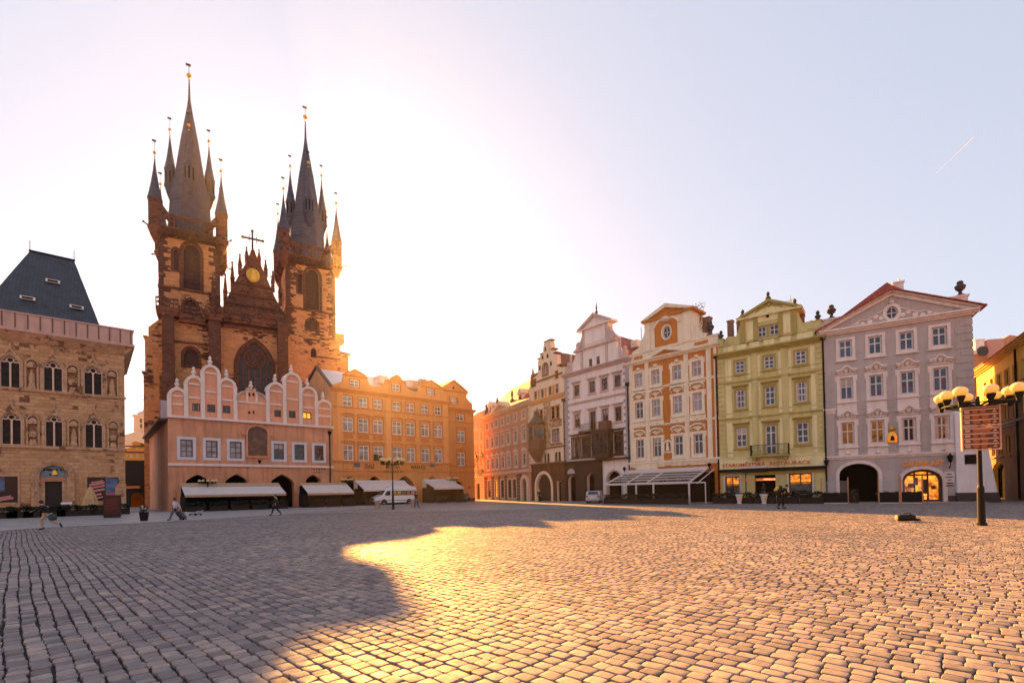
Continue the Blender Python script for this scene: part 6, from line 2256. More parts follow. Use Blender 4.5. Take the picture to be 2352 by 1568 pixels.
    # buttresses
    def buttress(xa, xb, y, ztop, p0, p1, nm='buttress', off_=-.6):
        s0, s1 = h.S('C', xa, y, -2.0), h.S('C', xb, y, -2.0)
        b = MB().prism_x([(off_ - .003, 0), (off_ - p0, 0), (off_ - p0, ztop * .62), (off_ - p0 * .78, ztop * .66), (off_ - p1, ztop * .7), (off_ - p1, ztop - 1.0), (off_ - .003, ztop)], s0, s1)
        return h.part(nm, b, mq)
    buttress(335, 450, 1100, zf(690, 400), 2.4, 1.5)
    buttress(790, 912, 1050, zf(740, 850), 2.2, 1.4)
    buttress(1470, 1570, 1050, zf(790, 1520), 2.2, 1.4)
    # stepped outer buttress on the left
    b = MB()
    s = [h.S('C', x, 1100, 0) for x in (150, 165, 200, 325)]
    zz = [zf(1290, 160), zf(940, 175), zf(850, 200), zf(750, 325)]
    b.box(s[0], sL - .02, 0, 3.0, 0, zz[0])
    b.box(s[1], sL - .02, .1, 2.9, zz[0], zz[1])
    b.add([(s[2], .2, zz[1]), (sL - .02, .2, zz[1]), (sL - .02, 2.8, zz[1]), (s[2], 2.8, zz[1]), (s[2], .2, zz[2]), (sL - .02, .2, zz[3]), (sL - .02, 2.8, zz[3]), (s[2], 2.8, zz[2])], [(0, 1, 5, 4), (3, 7, 6, 2), (4, 5, 6, 7), (0, 4, 7, 3)])
    b.box(s[0] - .25, s[0] + .4, -.15, 3.1, zz[0] - .15, zz[0] + .12).box(s[1] - .25, s[1] + .4, -.05, 3.0, zz[1] - .15, zz[1] + .12)
    h.part('side_buttress', b, m)
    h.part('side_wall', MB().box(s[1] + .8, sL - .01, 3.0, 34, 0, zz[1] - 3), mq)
    # galleries on the lower stage
    def gallery(xa, xb, y0, y1, p):
        xm = (xa + xb) / 2
        s0, s1 = h.S('C', xa, (y0 + y1) / 2, -p), h.S('C', xb, (y0 + y1) / 2, -p)
        z1, z0 = h.Z('C', xm, y0, -p), h.Z('C', xm, y1, -p)
        hh = z1 - z0
        b = MB().box(s0, s1, -p, -.02, z0, z0 + hh * .32).box(s0 + .1, s1 - .1, -p + .12, -.03, z0 - hh * .3, z0 - .002).box(s0, s1, -p, -p + .2, z1 - hh * .14, z1)
        nn = max(3, int((s1 - s0) / .55))
        for k in range(nn + 1):
            x = s0 + (s1 - s0 - .16) * k / nn
            b.box(x, x + .16, -p + .02, -p + .18, z0 + hh * .32, z1 - hh * .14)
            if k < nn:
                b.ball((x + .08 + (s1 - s0 - .16) / nn / 2, -p + .1, z0 + hh * .62), (s1 - s0) / nn * .36, 6, 4)
        h.part('gallery', b, mt)
    gallery(268, 495, 562, 690, 2.2)
    gallery(495, 765, 655, 775, 1.5)
    gallery(755, 930, 655, 750, 2.4)
    gallery(930, 1520, 700, 800, 1.2)
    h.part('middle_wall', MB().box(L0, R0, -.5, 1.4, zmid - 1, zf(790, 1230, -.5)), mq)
    b = MB()
    for y in (885, 800):
        z = zf(y, 1230, -.6)
        b.box(L0 - .3, R0 + .3, -.95, -.603, z - .2, z + .3)
    b.box(sL, h.S('C', 790, 1020, -.6), -.8, -.603, zf(1020, 620, -.6), zf(1005, 620, -.6) + .1)
    b.box(c2 + .5, sR, -.85, -.603, zf(1150, 1900, -.6) - .12, zf(1150, 1900, -.6) + .12)
    h.parts('string_course', b, mt)
    # slender pinnacle standing before the left tower
    s, z1 = h.sz('C', 830, 300, -1.2)
    h.part('pinnacle', MB().lathe([(.5, zf(740, 850)), (.42, z1 - 7), (.5, z1 - 6.9), (.3, z1 - 5), (.04, z1)], (s, -1.0, 0), 6), mq)
    # right aisle: lean-to roof, bracket on the corner, buttress
    sA, sB = c2 + w / 2, h.S('C', 2160, 1250, .5)
    za0, za1 = zf(1125, 2155, .5), zf(1085, 2075, .5)
    h.part('aisle_wall', MB().box(sA + .31, sB, .3, 34, 0, za0), m)
    h.part('aisle_roof', MB().prism([(sA + .01, za0 + .003), (sB + .5, za0 + .003), (sB + .5, za0 + .2), (sA + .01, za1)], .1, 34), slate)
    s, z = h.sz('C', 2108, 930, .0)
    h.part('corner_bracket', MB().box(sA + .02, s + .2, -.2, 1.6, z - 1.7, z - .8).box(sA + .02, s + .15, -.3, 1.7, z - .8, z + .1).prism([(sA + .02, z - 3.2), (s + .1, z - 1.71), (sA + .02, z - 1.71)], .0, 1.4), mt)
    # nave roof behind the gable
    h.part('nave', MB().box(c1 - w / 2, c2 + w / 2, w + .02, 48, 0, zlow - 6), m)
    h.part('nave_roof', MB().prism([(L0 - 2, zlow - 6), (R0 + 2, zlow - 6), (ap[0], sh(1222, 330)[1])], off + 1.3, 48), slate)
    print('tower w', w, 'right edge px', project(h.world(c2 + w / 2, 0, 37)))
    return h
CHURCH = church()

# ------------------------------------------------------------------ what shows up the alley on the left
def alley_house():
    P = at_depth(*pd('Y', 60, 1400), 92.0)
    h = House('alley_house', 'small orange gabled house closing the dark alley, with a low archway', 'house', P, (1, .35))
    sh = lambda x, y: h.sz('Y', x, y)
    s0, s1 = sh(60, 1000)[0], sh(420, 1000)[0]
    m = plain('alley_orange_plaster', (.66, .26, .03), .85, .1, .8)
    z0 = sh(200, 865)[1]
    za, zb, zc = sh(200, 770)[1], sh(225, 640)[1], sh(200, 700)[1]
    mid = sh(215, 640)[0]
    h.holes = []
    for x, y, a, c, y0, y1 in ((147, 810, 130, 168, 792, 832), (224, 812, 205, 246, 792, 832), (302, 812, 288, 325, 792, 832), (219, 720, 200, 238, 708, 735)):
        h.window(rect(sh(a, y)[0], sh(c, y)[0], sh(x, y1)[1], sh(x, y0)[1]), m_ivory, m_pane, 2, (), None, bar=.1)
    ar = arch(sh(160, 1350)[0], sh(310, 1350)[0], .02, sh(240, 1245)[1], 'round')
    h.holes.append(ar)
    md = plain('alley_shade_black', (.02, .014, .01), .9, .3, 1)  # the alley's shade, painted near-black on the lower front
    h.wall([(s0, 0), (s1, 0), (s1, za), (s1 - .4, za + .5), (s1 - 1.8, zc), (mid + .7, zb - .3), (mid, zb), (mid - .7, zb - .3), (s0 + 1.8, zc), (s0 + .4, za + .5), (s0, za)], m, 6.0, 6.0, 'wall', False)
    h.part('shade_front', MB().plate(rect(s0 - .05, s1 + .05, 0, z0), [inset(ar, -.02)], .3, .3, False), md).location.y = -.3
    h.part('balcony', MB().box(sh(105, 1180)[0], sh(300, 1180)[0], -1.4, -.31, sh(200, 1195)[1], sh(200, 1165)[1]), plain('balcony_orange', (.5, .16, .03), .8))
    b = MB()
    for z in (za, zc):
        b.box(s0 - .1, s1 + .1, -.2, -.003, z - .1, z + .15)
    h.parts('ledge', b, m_brown)
    h.part('back_wall', MB().box(s0 - 4, s1 + 4, 14, 14.5, 0, 6), plain('pale_courtyard_wall', (.62, .40, .30), .8))
    return h
ALLEY = alley_house()
def far_tower():
    P = at_depth(*pd('Y', 190, 1400), 230.0)
    h = House('distant_church_tower', 'pale distant church tower with a grey onion dome beyond the alley', 'tower', P, (1, 0))
    sh = lambda x, y: h.sz('Y', x, y)
    s0, s1 = sh(192, 400)[0], sh(390, 400)[0]
    c, w = (s0 + s1) / 2, s1 - s0
    m = plain('peach_stone', (.60, .42, .32), .85, .08, .3)
    mg = plain('grey_copper', (.34, .36, .38), .6, .1, .3)
    z1 = sh(280, 345)[1]
    h.part('shaft', MB().box(s0, s1, 0, w, 0, z1).box(s0 - .4, s1 + .4, -.4, w + .4, z1, z1 + .8).box(s0 - .3, s1 + .3, -.3, w + .3, sh(280, 500)[1], sh(280, 492)[1]), m)
    b = MB()
    for x, y in ((278, 398), (280, 460)):
        s, z = sh(x, y)
        b.box(s - .5, s + .5, -.1, -.01, z - 1.0, z + 1.0)
    h.parts('window', b, m_void)
    zz = lambda y: sh(280, y)[1]
    r = w / 2
    h.part('dome', MB().lathe([(r * .95, z1 + .8), (r * 1.08, zz(305)), (r * .9, zz(285)), (r * .5, zz(265)), (r * .42, zz(215)), (r * .46, zz(205)), (r * .42, zz(160)), (r * .5, zz(140)), (r * .3, zz(115)), (r * .06, zz(90)), (.1, zz(5))], (c, w / 2, 0), 10), mg)
    h.part('side_gable', MB().prism([(s0 - 3.5, 0), (s1, 0), (s1, zz(560)), (c, zz(530)), (s0 - 1, zz(565)), (s0 - 3.5, zz(575))], -3, -.5), m)
    return h
FAR = far_tower()

# ------------------------------------------------------------------ street on the far right
def yellow_house():
    far = Vector((50.6, 52.3))
    d = Vector((-.635, -1)).normalized()
    h = House('yellow_house', 'yellow house in full sun above and deep shade below, at the right edge', 'house', far, d)
    L = 24.0
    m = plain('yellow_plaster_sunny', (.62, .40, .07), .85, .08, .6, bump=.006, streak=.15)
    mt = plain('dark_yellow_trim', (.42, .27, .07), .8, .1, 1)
    ml = plain('lower_shade_brown', (.20, .11, .055), .85, .15, .7, streak=.3)  # cast shade painted as brown over the lower storeys
    zt = h.Z('G', 1250, 555)
    cols = [(1140, 700), (1183, 678), (1235, 660), (1282, 650), (1337, 635)]
    w0 = h.Z('G', 1337, 690), h.Z('G', 1337, 585)
    w1 = h.Z('G', 1337, 925), h.Z('G', 1337, 800)
    w2 = h.Z('G', 1337, 1160), h.Z('G', 1337, 1035)
    ss = [h.S('G', 1337, 640), h.S('G', 1282, 655), h.S('G', 1235, 665), h.S('G', 1183, 680), h.S('G', 1140, 700)]
    step = abs(ss[0] - ss[1])
    ss = [h.S('G', 1337, 640) - step * k for k in range(5)] + [h.S('G', 1337, 640) + step * k for k in range(1, 4)]
    ss = [s for s in ss if .8 < s < L - 1]
    for s in ss:
        h.window(rect(s - .5, s + .5, *w0), m_brown, m_palepane, 2, (.5,), mt, .16, .05, mt, None, bar=.09)
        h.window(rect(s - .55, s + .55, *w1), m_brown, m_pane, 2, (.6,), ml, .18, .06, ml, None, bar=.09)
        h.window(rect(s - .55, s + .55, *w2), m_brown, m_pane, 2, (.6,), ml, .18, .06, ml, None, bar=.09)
    a0 = arch(1.0, 4.0, .02, 3.4, 'round', .8)
    a1 = arch(5.0, 8.5, .02, 3.5, 'round', .8)
    h.holes += [a0, a1]
    h.wall([(0, 0), (L, 0), (L, zt), (0, zt)], m, .3, 9)
    for a in (a0, a1):
        h.part('shop_arch', MB().prism(inset(a, .01), .5, .7), m_void)
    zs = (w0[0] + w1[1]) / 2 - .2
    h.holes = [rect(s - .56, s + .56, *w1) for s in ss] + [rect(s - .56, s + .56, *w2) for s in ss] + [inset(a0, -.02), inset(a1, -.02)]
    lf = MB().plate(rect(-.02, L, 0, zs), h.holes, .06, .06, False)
    h.part('lower_shade_front', lf, ml).location.y = -.062
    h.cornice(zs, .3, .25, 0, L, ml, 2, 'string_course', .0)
    z2 = (w1[0] + w2[1]) / 2
    h.cornice(z2, .4, .3, 0, L, m_dkwood, 2, 'string_course', .0)
    h.cornice(zt, .4, .6, 0, L, mt, 3)
    h.part('roof', MB().prism_x([(-.7, zt + .4), (-.7, zt + .5), (5, zt + 4.5), (9, zt + .4)], -.3, L), plain('orange_roof', (.50, .12, .025), .75, .15, 2))
    h.part('downpipe', MB().tube((h.S('G', 1365, 800), -.2, .1), (h.S('G', 1365, 800), -.2, zt), .09, n=7), m_iron)
    return h
YELLOW = yellow_house()
def back_house():
    h = House('brown_back_house', 'plain brown house with chimneys rising behind the yellow house', 'house', at_depth(*pd('G', 1000, 1300), 78.0), (1, -.25))
    sh = lambda x, y, o=0: h.sz('G', x, y, o)
    m = plain('brown_render', (.36, .19, .10), .85, .12, .5, streak=.3)
    m2 = plain('pinkish_brick_render', (.34, .19, .15), .85, .15, .7)
    s0, s1 = sh(1000, 600)[0], sh(1600, 600)[0]
    h.part('wall', MB().prism([(s0, 0), (s1, 0), (s1, sh(1500, 440)[1]), sh(1300, 393), sh(1245, 425), (sh(1245, 425)[0], sh(1140, 480)[1]), (s0, sh(1050, 495)[1])], 0, 14), m)
    a, c = sh(1143, 560), sh(1245, 422)
    h.part('fire_wall', MB().box(a[0], c[0], -.6, 6, 0, c[1]), m2)
    a, c = sh(1065, 480), sh(1122, 430)
    h.part('chimney', MB().box(a[0], c[0], -.4, .9, sh(1090, 520)[1], c[1]).box(a[0] - .1, c[0] + .1, -.5, 1.0, c[1], c[1] + .2), m_ivory)
    s, z = sh(1107, 505, -1)
    b = MB().lathe([(.05, 0), (.5, .25), (.8, .6)], (0, 0, 0), 12)
    b.v = [(s + x, -1.0 - zz, z + y) for x, y, zz in b.v]
    h.part('dish', b, m_bronze)
    h.part('low_roof', MB().prism([(sh(1050, 680)[0], 0), (sh(1180, 600)[0], 0), sh(1240, 535), sh(1050, 640)], -3.0, -.7), plain('orange_roof_low', (.46, .10, .025), .75, .15, 2))
    return h
BACK = back_house()

# ------------------------------------------------------------------ paving in front of the left row
def slabs():
    edge = [ground_at(-500, 1262), ground_at(61, 1214), ground_at(400, 1197), ground_at(784, 1172), ground_at(1020, 1153.5)]
    far = [SCHOOL.world(44, -.2), SCHOOL.world(-5, -.2), STONE.world(-12, -.2)]
    tag(MB().add([(p.x, p.y, .024) for p in edge + far], [tuple(range(len(edge) + 3))]).build('stone_sidewalk', m_slab), kind='structure')
    b = MB()
    for p, q in zip(edge[:-1], edge[1:]):
        d = (q - p).normalized()
        n = Vector((d.y, -d.x, 0)) * .3
        b.add([p + n, q + n, q, p, p + n + Vector((0, 0, .03)), q + n + Vector((0, 0, .03)), q + Vector((0, 0, .03)), p + Vector((0, 0, .03))], [(4, 5, 6, 7), (0, 1, 5, 4)])
    tag(b.build('sidewalk_kerb', plain('kerb_granite', (.26, .24, .23), .7, .15, 2)), kind='structure')
    # pavement along the right row
    b = MB()
    for h in (GREY, GREEN, OCHRE, PINK, PAINTED, RED):
        w = 2.6
        p = [h.world(-.02, -w), h.world(h.L + .02, -w), h.world(h.L + .02, 0), h.world(-.02, 0)]
        b.add([(q.x, q.y, .08) for q in p] + [(q.x, q.y, -.02) for q in p[:2]], [(0, 1, 2, 3), (4, 5, 1, 0)])
    tag(b.build('house_sidewalk', m_slab), kind='structure')
slabs()

# ------------------------------------------------------------------ street lamps
def globe_material():
    k = NT('opal_glass')
    k.b.inputs['Base Color'].default_value = (.80, .72, .45, 1)
    k.b.inputs['Roughness'].default_value = .25
    tr = k.n('BsdfTranslucent')
    tr.inputs['Color'].default_value = (.85, .78, .14, 1)
    mx = k.n('MixShader')
    mx.inputs[0].default_value = .38
    out = [n for n in k.t.nodes if n.type == 'OUTPUT_MATERIAL'][0]
    k.l(k.b.outputs[0], mx.inputs[1])
    k.l(tr.outputs[0], mx.inputs[2])
    k.l(mx.outputs[0], out.inputs['Surface'])
    return k.m
m_globe = globe_material()
def lamp(label):
    r = empty('street_lamp', (0, 0, 0), 0, label, 'street lamp', 'globe cluster street lamps')
    MB().lathe([(.17, 0), (.17, .08), (.125, .12), (.115, 1.45), (.095, 1.5), (.075, 1.56), (.07, 4.4), (.12, 4.45), (.12, 4.6), (.07, 4.7), (.06, 5.0)], n=12).build('pole', m_iron, r)
    for k in range(8):
        a = math.pi / 8 + 2 * math.pi * k / 8
        R_ = 1.18 if k % 2 == 0 else .95
        c, s = math.cos(a) * R_, math.sin(a) * R_
        b = MB().path([(0, 0, 4.55), (c * .55, s * .55, 4.68), (c, s, 4.72), (c, s, 4.88)], .04, 6).lathe([(.07, 4.55), (.08, 4.72), (.15, 4.9), (.15, 4.95)], (c, s, 0), 10)
        arm = b.build('arm', m_iron, r)
        MB().ball((c, s, 5.12), .235, 16, 10, .8).build('globe', m_globe, arm, True)
    b = MB()
    p = [(1.05 * math.cos(2 * math.pi * i / 24), 1.05 * math.sin(2 * math.pi * i / 24), 4.66) for i in range(25)]
    b.path(p, .03, 5).build('ring', m_iron, r)
    return r
LAMP_A = ground_at(2255, 1206)
L0 = lamp('tall black lamp with globe cluster carrying the brown direction sign, at the right')
L0.location = LAMP_A
def put(o, P, rz=0.0, label=None, scale=None):
    o.location = (P[0], P[1], P[2] if len(P) > 2 else 0)
    o.rotation_euler.z = rz
    if label:
        o['label'] = label
    if scale:
        o.scale = (scale,) * 3
    return o
put(copy_tree(L0), ground_at(903, 1169.5), .3, 'tall black globe lamp standing alone in front of the white van')
put(copy_tree(L0), SCHOOL.world(*[SCHOOL.S('T2', 1110, 600, -3.2), -3.2]), .2, 'globe lamp rising behind the long awning of the salmon house', .70)
put(copy_tree(L0), ORANGE.world(ORANGE.S('T3', 465, 600, -2.2), -2.2), .5, 'globe lamp in front of the leftmost arch of the orange palace', .74)
put(copy_tree(L0), ORANGE.world(ORANGE.S('T3', 1750, 600, -2.6), -2.6), .1, 'globe lamp beside the low doorway of the orange corner house', .78)

def direction_sign():
    P = LAMP_A
    a = ground_at(2252.5, 1206)
    rz = math.atan2(-.42, .9)
    r = empty('direction_sign', (P.x, P.y, 0), rz, 'brown two part tourist direction sign fixed to the globe lamp pole', 'sign')
    mf = plain('sign_frame', (.42, .26, .19), .5, .12, 2)
    mp = plain('sign_brown', (.085, .028, .018), .5, .12, 2)
    ml = plain('sign_pale', (.40, .28, .23), .5, .1, 3)
    mt = plain('sign_text', (.33, .10, .04), .5, .15, 6)
    md = plain('sign_dark', (.03, .015, .012), .5, .2, 4)
    w = .53
    zb = 2.96
    rng = random.Random(4)
    z = zb
    for pnl, rows in ((0, 4), (1, 3)):
        hh = rows * .2 + .03
        f = MB().box(-w, w, -.2, -.13, z, z + hh)
        p = f.build('panel', mp, r)
        fr = MB().box(-w - .05, -w - .001, -.22, -.11, z - .02, z + hh + .02).box(w + .001, w + .05, -.22, -.11, z - .02, z + hh + .02)
        fr.box(-w - .05, w + .05, -.225, -.105, z + hh + .021, z + hh + .06)
        fr.box(-w - .05, w + .05, -.225, -.105, z - .06, z - .021)
        fr.build('frame', mf, p)
        st, tx, ic, ar = MB(), MB(), MB(), MB()
        for k in range(rows):
            q = z + .03 + k * .2
            st.box(-w + .02, w - .02, -.212, -.201, q + .125, q + .18)
            L = rng.uniform(.38, .62)
            x = -w + .28
            nw = 2 if rng.random() < .7 else 1
            for j in range(nw):
                l_ = L / nw - .04
                tx.box(x, x + l_, -.211, -.2015, q + .065, q + .12)
                tx.box(x + .02, x + l_ * .9, -.211, -.2015, q + .005, q + .052)
                x += l_ + .06
            ic.box(-w + .05, -w + .2, -.213, -.202, q + .015, q + .11)
            cx = w - .13
            ar.prism([(cx - .07, q + .02), (cx + .07, q + .02), (cx, q + .115)], -.213, -.202)
        st.build('divider', ml, p)
        tx.build('lettering', mt, p)
        ic.build('pictogram', ml, p)
        ar.build('arrow', ml, p)
        z += hh + .1
    MB().box(-.08, .08, -.12, .12, zb + .2, zb + .3).box(-.08, .08, -.12, .12, zb + 1.5, zb + 1.6).build('bracket', m_iron, r)
    return r
direction_sign()

# ------------------------------------------------------------------ awnings and terraces along the left row
m_canvas = plain('cream_canvas', (.60, .53, .50), .85, .06, 1.5, streak=.1)
m_canvas2 = plain('tan_canvas', (.42, .28, .17), .85, .08, 1.5)
m_hedge = plain('hedge_dark', (.012, .018, .008), .8, .5, 3)
m_planter = plain('planter_brown', (.014, .008, .006), .75, .3, 2)
m_cane = plain('cane_dark', (.05, .03, .02), .7, .3, 3)
def leaf_mass(b, x0, x1, y0, y1, z0, z1, n, rng, s=.07):
    for k in range(n):
        c = Vector((rng.uniform(x0, x1), rng.uniform(y0, y1), z0 + (z1 - z0) * rng.random() ** .8))
        c.z += .12 * noise.noise(Vector((c.x * 1.3, c.y, 0)))
        a, t = rng.uniform(0, 6.28), rng.uniform(-.6, .6)
        u = Vector((math.cos(a), math.sin(a), t)) * s
        v = Vector((-math.sin(a) * .6, math.cos(a) * .6, rng.uniform(-.8, .8))) * s
        b.add([c - u, c + v, c + u, c - v], [(0, 1, 2, 3)])
def awning(h, v, xs, y_top, y_mid, y_front, label, off=-3.0, depth=3.0, ends=False):
    """canvas roof between the front line y=off-depth and the back line y=off; heights read from the photo"""
    f = off - depth
    s0, s1 = h.S(v, xs[0], y_mid, off), h.S(v, xs[1], y_mid, off)
    zf, zm, zt = h.Z(v, sum(xs) / 2, y_front, f), h.Z(v, sum(xs) / 2, y_mid, off - .9), h.Z(v, sum(xs) / 2, y_top, off)
    P = h.world((s0 + s1) / 2, off)
    r = empty('terrace_awning', (P.x, P.y, 0), h.root.rotation_euler.z, label, 'awning', 'canvas awnings in front of the left row')
    L = (s1 - s0) / 2
    e = .6
    def slab(x0, x1, ya, za, yb, zb, t=.05):
        return [(x0, ya, za), (x1, ya, za), (x1, yb, zb), (x0, yb, zb), (x0, ya, za - t), (x1, ya, za - t), (x1, yb, zb - t), (x0, yb, zb - t)], [(0, 1, 2, 3), (7, 6, 5, 4), (4, 5, 1, 0), (6, 7, 3, 2), (5, 6, 2, 1), (7, 4, 0, 3)]
    c = MB().add(*slab(-L, L, -depth, zf, -.9, zm))
    c.build('canopy', m_canvas, r)
    MB().add(*slab(-L - .02, L + .02, -.88, zm + .06, 0, zt)).build('ridge_canopy', m_canvas if ends else m_canvas2, r)
    MB().box(-L, L, -depth - .03, -depth + .01, zf - .28, zf - .02).build('valance', m_canvas2 if not ends else m_canvas, r)
    if ends:
        MB().prism_x([(-.9, zm - .8), (.3, zm - .8), (.3, zt - .1), (-.1, zt), (-.9, zm)], -L - .08, -L - .02).build('end_panel', m_canvas, r)
    for x in (-L + .1, 0, L - .1):
        MB().box(x - .05, x + .05, -depth + .1, -depth + .2, 0, zf - .06).build('post', m_iron, r)
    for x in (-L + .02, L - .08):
        MB().box(x, x + .06, -depth + .3, .5, .02, zf - .15).build('side_shade_sheet', plain('side_shade_black', (.003, .0025, .002), .95, .3, 1), r)  # near-black sides and back, added so the terrace underneath looks shaded
    MB().box(-L + .1, L - .1, .45, .5, .02, zt - .4).build('back_shade_sheet', plain('back_shade_black', (.003, .002, .002), .95, .3, 1), r)
    return r, P, L, depth
rng = random.Random(21)
TERR = []
TERR.append(awning(SCHOOL, 'S', (440, 1262), 1142, 1172, 1236, 'long awning with a tan ridge in front of the salmon house', -2.2, 3.4))
TERR.append(awning(SCHOOL, 'T2', (2235, 2790), 355, 385, 480, 'shorter cream awning at the right end of the salmon house', -2.2, 3.2))
TERR.append(awning(ORANGE, 'T3', (560, 1160), 490, 525, 600, 'cream awning before the orange palace, partly behind the white van', -2.2, 3.0, True))
TERR.append(awning(ORANGE, 'T3', (1400, 1760), 475, 520, 580, 'small steep cream awning at the right end of the orange palace', -2.2, 3.2, True))

def planter_box():
    r = empty('planter_box', (0, 0, 0), 0, None, 'planter', 'dark hedge planters round the terraces')
    MB().box(-.9, .9, -.22, .22, 0, .55).box(-.94, .94, -.26, .26, .55, .6).build('box', m_planter, r)
    b = MB()
    leaf_mass(b, -.9, .9, -.28, .28, .55, 1.05, 420, random.Random(2), .085)
    b.build('hedge', m_hedge, r)
    return r
PB = planter_box()
pb_used = [False]
def put_planter(P, rz, label):
    o = PB if not pb_used[0] else copy_tree(PB)
    pb_used[0] = True
    put(o, P, rz, label)
rzN = SCHOOL.root.rotation_euler.z
names = ['long salmon house awning', 'short salmon house awning', 'awning behind the white van', 'small steep awning']
for (r, P, L, dep), nm in zip(TERR, names):
    n = max(1, int(L * 2 / 2.0))
    for k in range(n):
        x = -L + .95 + k * (2 * L - 1.9) / max(1, n - 1) if n > 1 else 0
        q = r.matrix_basis @ Vector((x, -dep - .55, .03))
        put_planter((q.x, q.y, .026), rzN, 'dark hedge planter along the front of the ' + nm)
for k in range(8):
    x = STONE.S('A', 20 + k * 88, 1500, -5.5)
    q = STONE.world(x, -5.5)
    put_planter((q.x, q.y, .026), rzN, 'dark hedge planter in front of the stone house')

def cafe_table():
    r = empty('cafe_table', (0, 0, 0), 0, None, 'table', 'small terrace tables')
    MB().lathe([(.38, .71), (.4, .73), (.38, .75)], n=14).build('tabletop', m_white, r)
    MB().lathe([(.25, 0), (.22, .04), (.04, .08), (.035, .7)], n=10).build('pedestal', m_iron, r)
    return r
def cafe_chair():
    r = empty('cafe_chair', (0, 0, 0), 0, None, 'chair', 'dark terrace chairs')
    MB().box(-.22, .22, -.22, .22, .42, .47).build('seat', m_cane, r)
    MB().add([(-.22, .2, .47), (.22, .2, .47), (.2, .3, .92), (-.2, .3, .92), (-.22, .24, .47), (.22, .24, .47), (.2, .34, .92), (-.2, .34, .92)], [(0, 1, 2, 3), (5, 4, 7, 6), (3, 2, 6, 7), (1, 5, 6, 2), (4, 0, 3, 7)]).build('backrest', m_cane, r)
    for x in (-.19, .19):
        for y in (-.19, .19):
            MB().box(x - .018, x + .018, y - .018, y + .018, 0, .42).build('leg', m_iron, r)
    return r
CT, CC = cafe_table(), cafe_chair()
first = [True, True]
def set_table(P, rz, where):
    o = CT if first[0] else copy_tree(CT)
    first[0] = False
    put(o, P, rz, 'round white topped cafe table ' + where)
    for k in (0, 1):
        c = CC if first[1] else copy_tree(CC)
        first[1] = False
        a = rz + math.pi * k + .4
        put(c, (P[0] - math.sin(a) * -.62, P[1] + math.cos(a) * .62, P[2]), a, 'dark cafe chair ' + where)
for (r, P, L, dep), nm in zip(TERR, names):
    n = max(1, int(L / 1.6))
    for k in range(n):
        q = r.matrix_basis @ Vector((-L + 1.4 + k * (2 * L - 2.8) / max(1, n - 1) if n > 1 else 0, -dep * .55, .026))
        set_table((q.x, q.y, .026), rng.uniform(0, 3), 'in the shade under the ' + nm)

# closed parasol, menu stand and lectern before the stone house
def parasol():
    P = STONE.world(STONE.S('T1', 1660, 1100, -4.0), -4.0)
    r = empty('closed_parasol', (P.x, P.y, .026), 0, 'folded beige parasol before the right poster case of the stone house', 'parasol')
    MB().lathe([(.35, 0), (.35, .08), (.05, .1), (.04, 2.9), (.015, 3.05)], n=10).build('pole', m_iron, r)
    b = MB()
    n = 16
    zs = [(.68, .95), (.74, 1.0), (.62, 1.5), (.42, 2.2), (.2, 2.75), (.05, 2.95)]
    vs = []
    for j, (rad, z) in enumerate(zs):
        for k in range(n):
            a = 2 * math.pi * k / n
            q = rad * (1.0 if k % 2 else .72)
            vs.append((q * math.cos(a), q * math.sin(a), z - (0 if k % 2 or j else .08)))
    fs = [(j * n + k, j * n + (k + 1) % n, (j + 1) * n + (k + 1) % n, (j + 1) * n + k) for j in range(len(zs) - 1) for k in range(n)]
    b.add(vs, fs + [tuple(range(n - 1, -1, -1))])
    b.build('canopy', plain('parasol_beige', (.50, .33, .16), .85, .12, 2), r)
    MB().lathe([(.5, 1.62), (.58, 1.64), (.5, 1.68)], n=12).build('strap', m_canvas2, r)
parasol()
def menu_stand():
    P = ground_at(258, 1189)
    r = empty('poster_stand', (P.x, P.y, .026), .55, 'tall dark red advertising panel on the pavement by the alley', 'sign stand')
    mk = plain('stand_black', (.005, .004, .004), .4, .3, 2)
    mr = plain('stand_dark_red', (.035, .005, .006), .45, .5, 1.5)
    MB().box(-.55, .55, -.22, .22, 0, .12).build('base', mk, r)
    f = MB().box(-.6, .6, -.09, .09, .121, 1.95).build('panel', mk, r)
    MB().box(-.53, .53, -.11, -.092, .35, 1.88).build('poster', mr, f)
    b = MB()
    for k in range(4):
        b.prism([(-.4, .7 + k * .25), (.35, .8 + k * .25), (.35, .9 + k * .25), (-.4, .8 + k * .25)], -.114, -.112)
    b.build('poster_lettering', plain('stand_red', (.12, .015, .015), .5), f)
menu_stand()
def lectern():
    P = STONE.world(STONE.S('T1', 1225, 1100, -4.2), -4.2)
    r = empty('menu_lectern', (P.x, P.y, .026), rzN, 'narrow menu lectern with a pale slanted top beside the stone house door', 'menu stand')
    MB().box(-.28, .28, -.2, .2, 0, 1.15).build('body', m_cane, r)
    MB().add([(-.42, -.32, 1.16), (.42, -.32, 1.16), (.42, .26, 1.34), (-.42, .26, 1.34), (-.42, -.32, 1.21), (.42, -.32, 1.21), (.42, .26, 1.39), (-.42, .26, 1.39)], [(3, 2, 1, 0), (4, 5, 6, 7), (0, 1, 5, 4), (1, 2, 6, 5), (2, 3, 7, 6), (3, 0, 4, 7)]).build('slanted_top', m_white, r)
lectern()
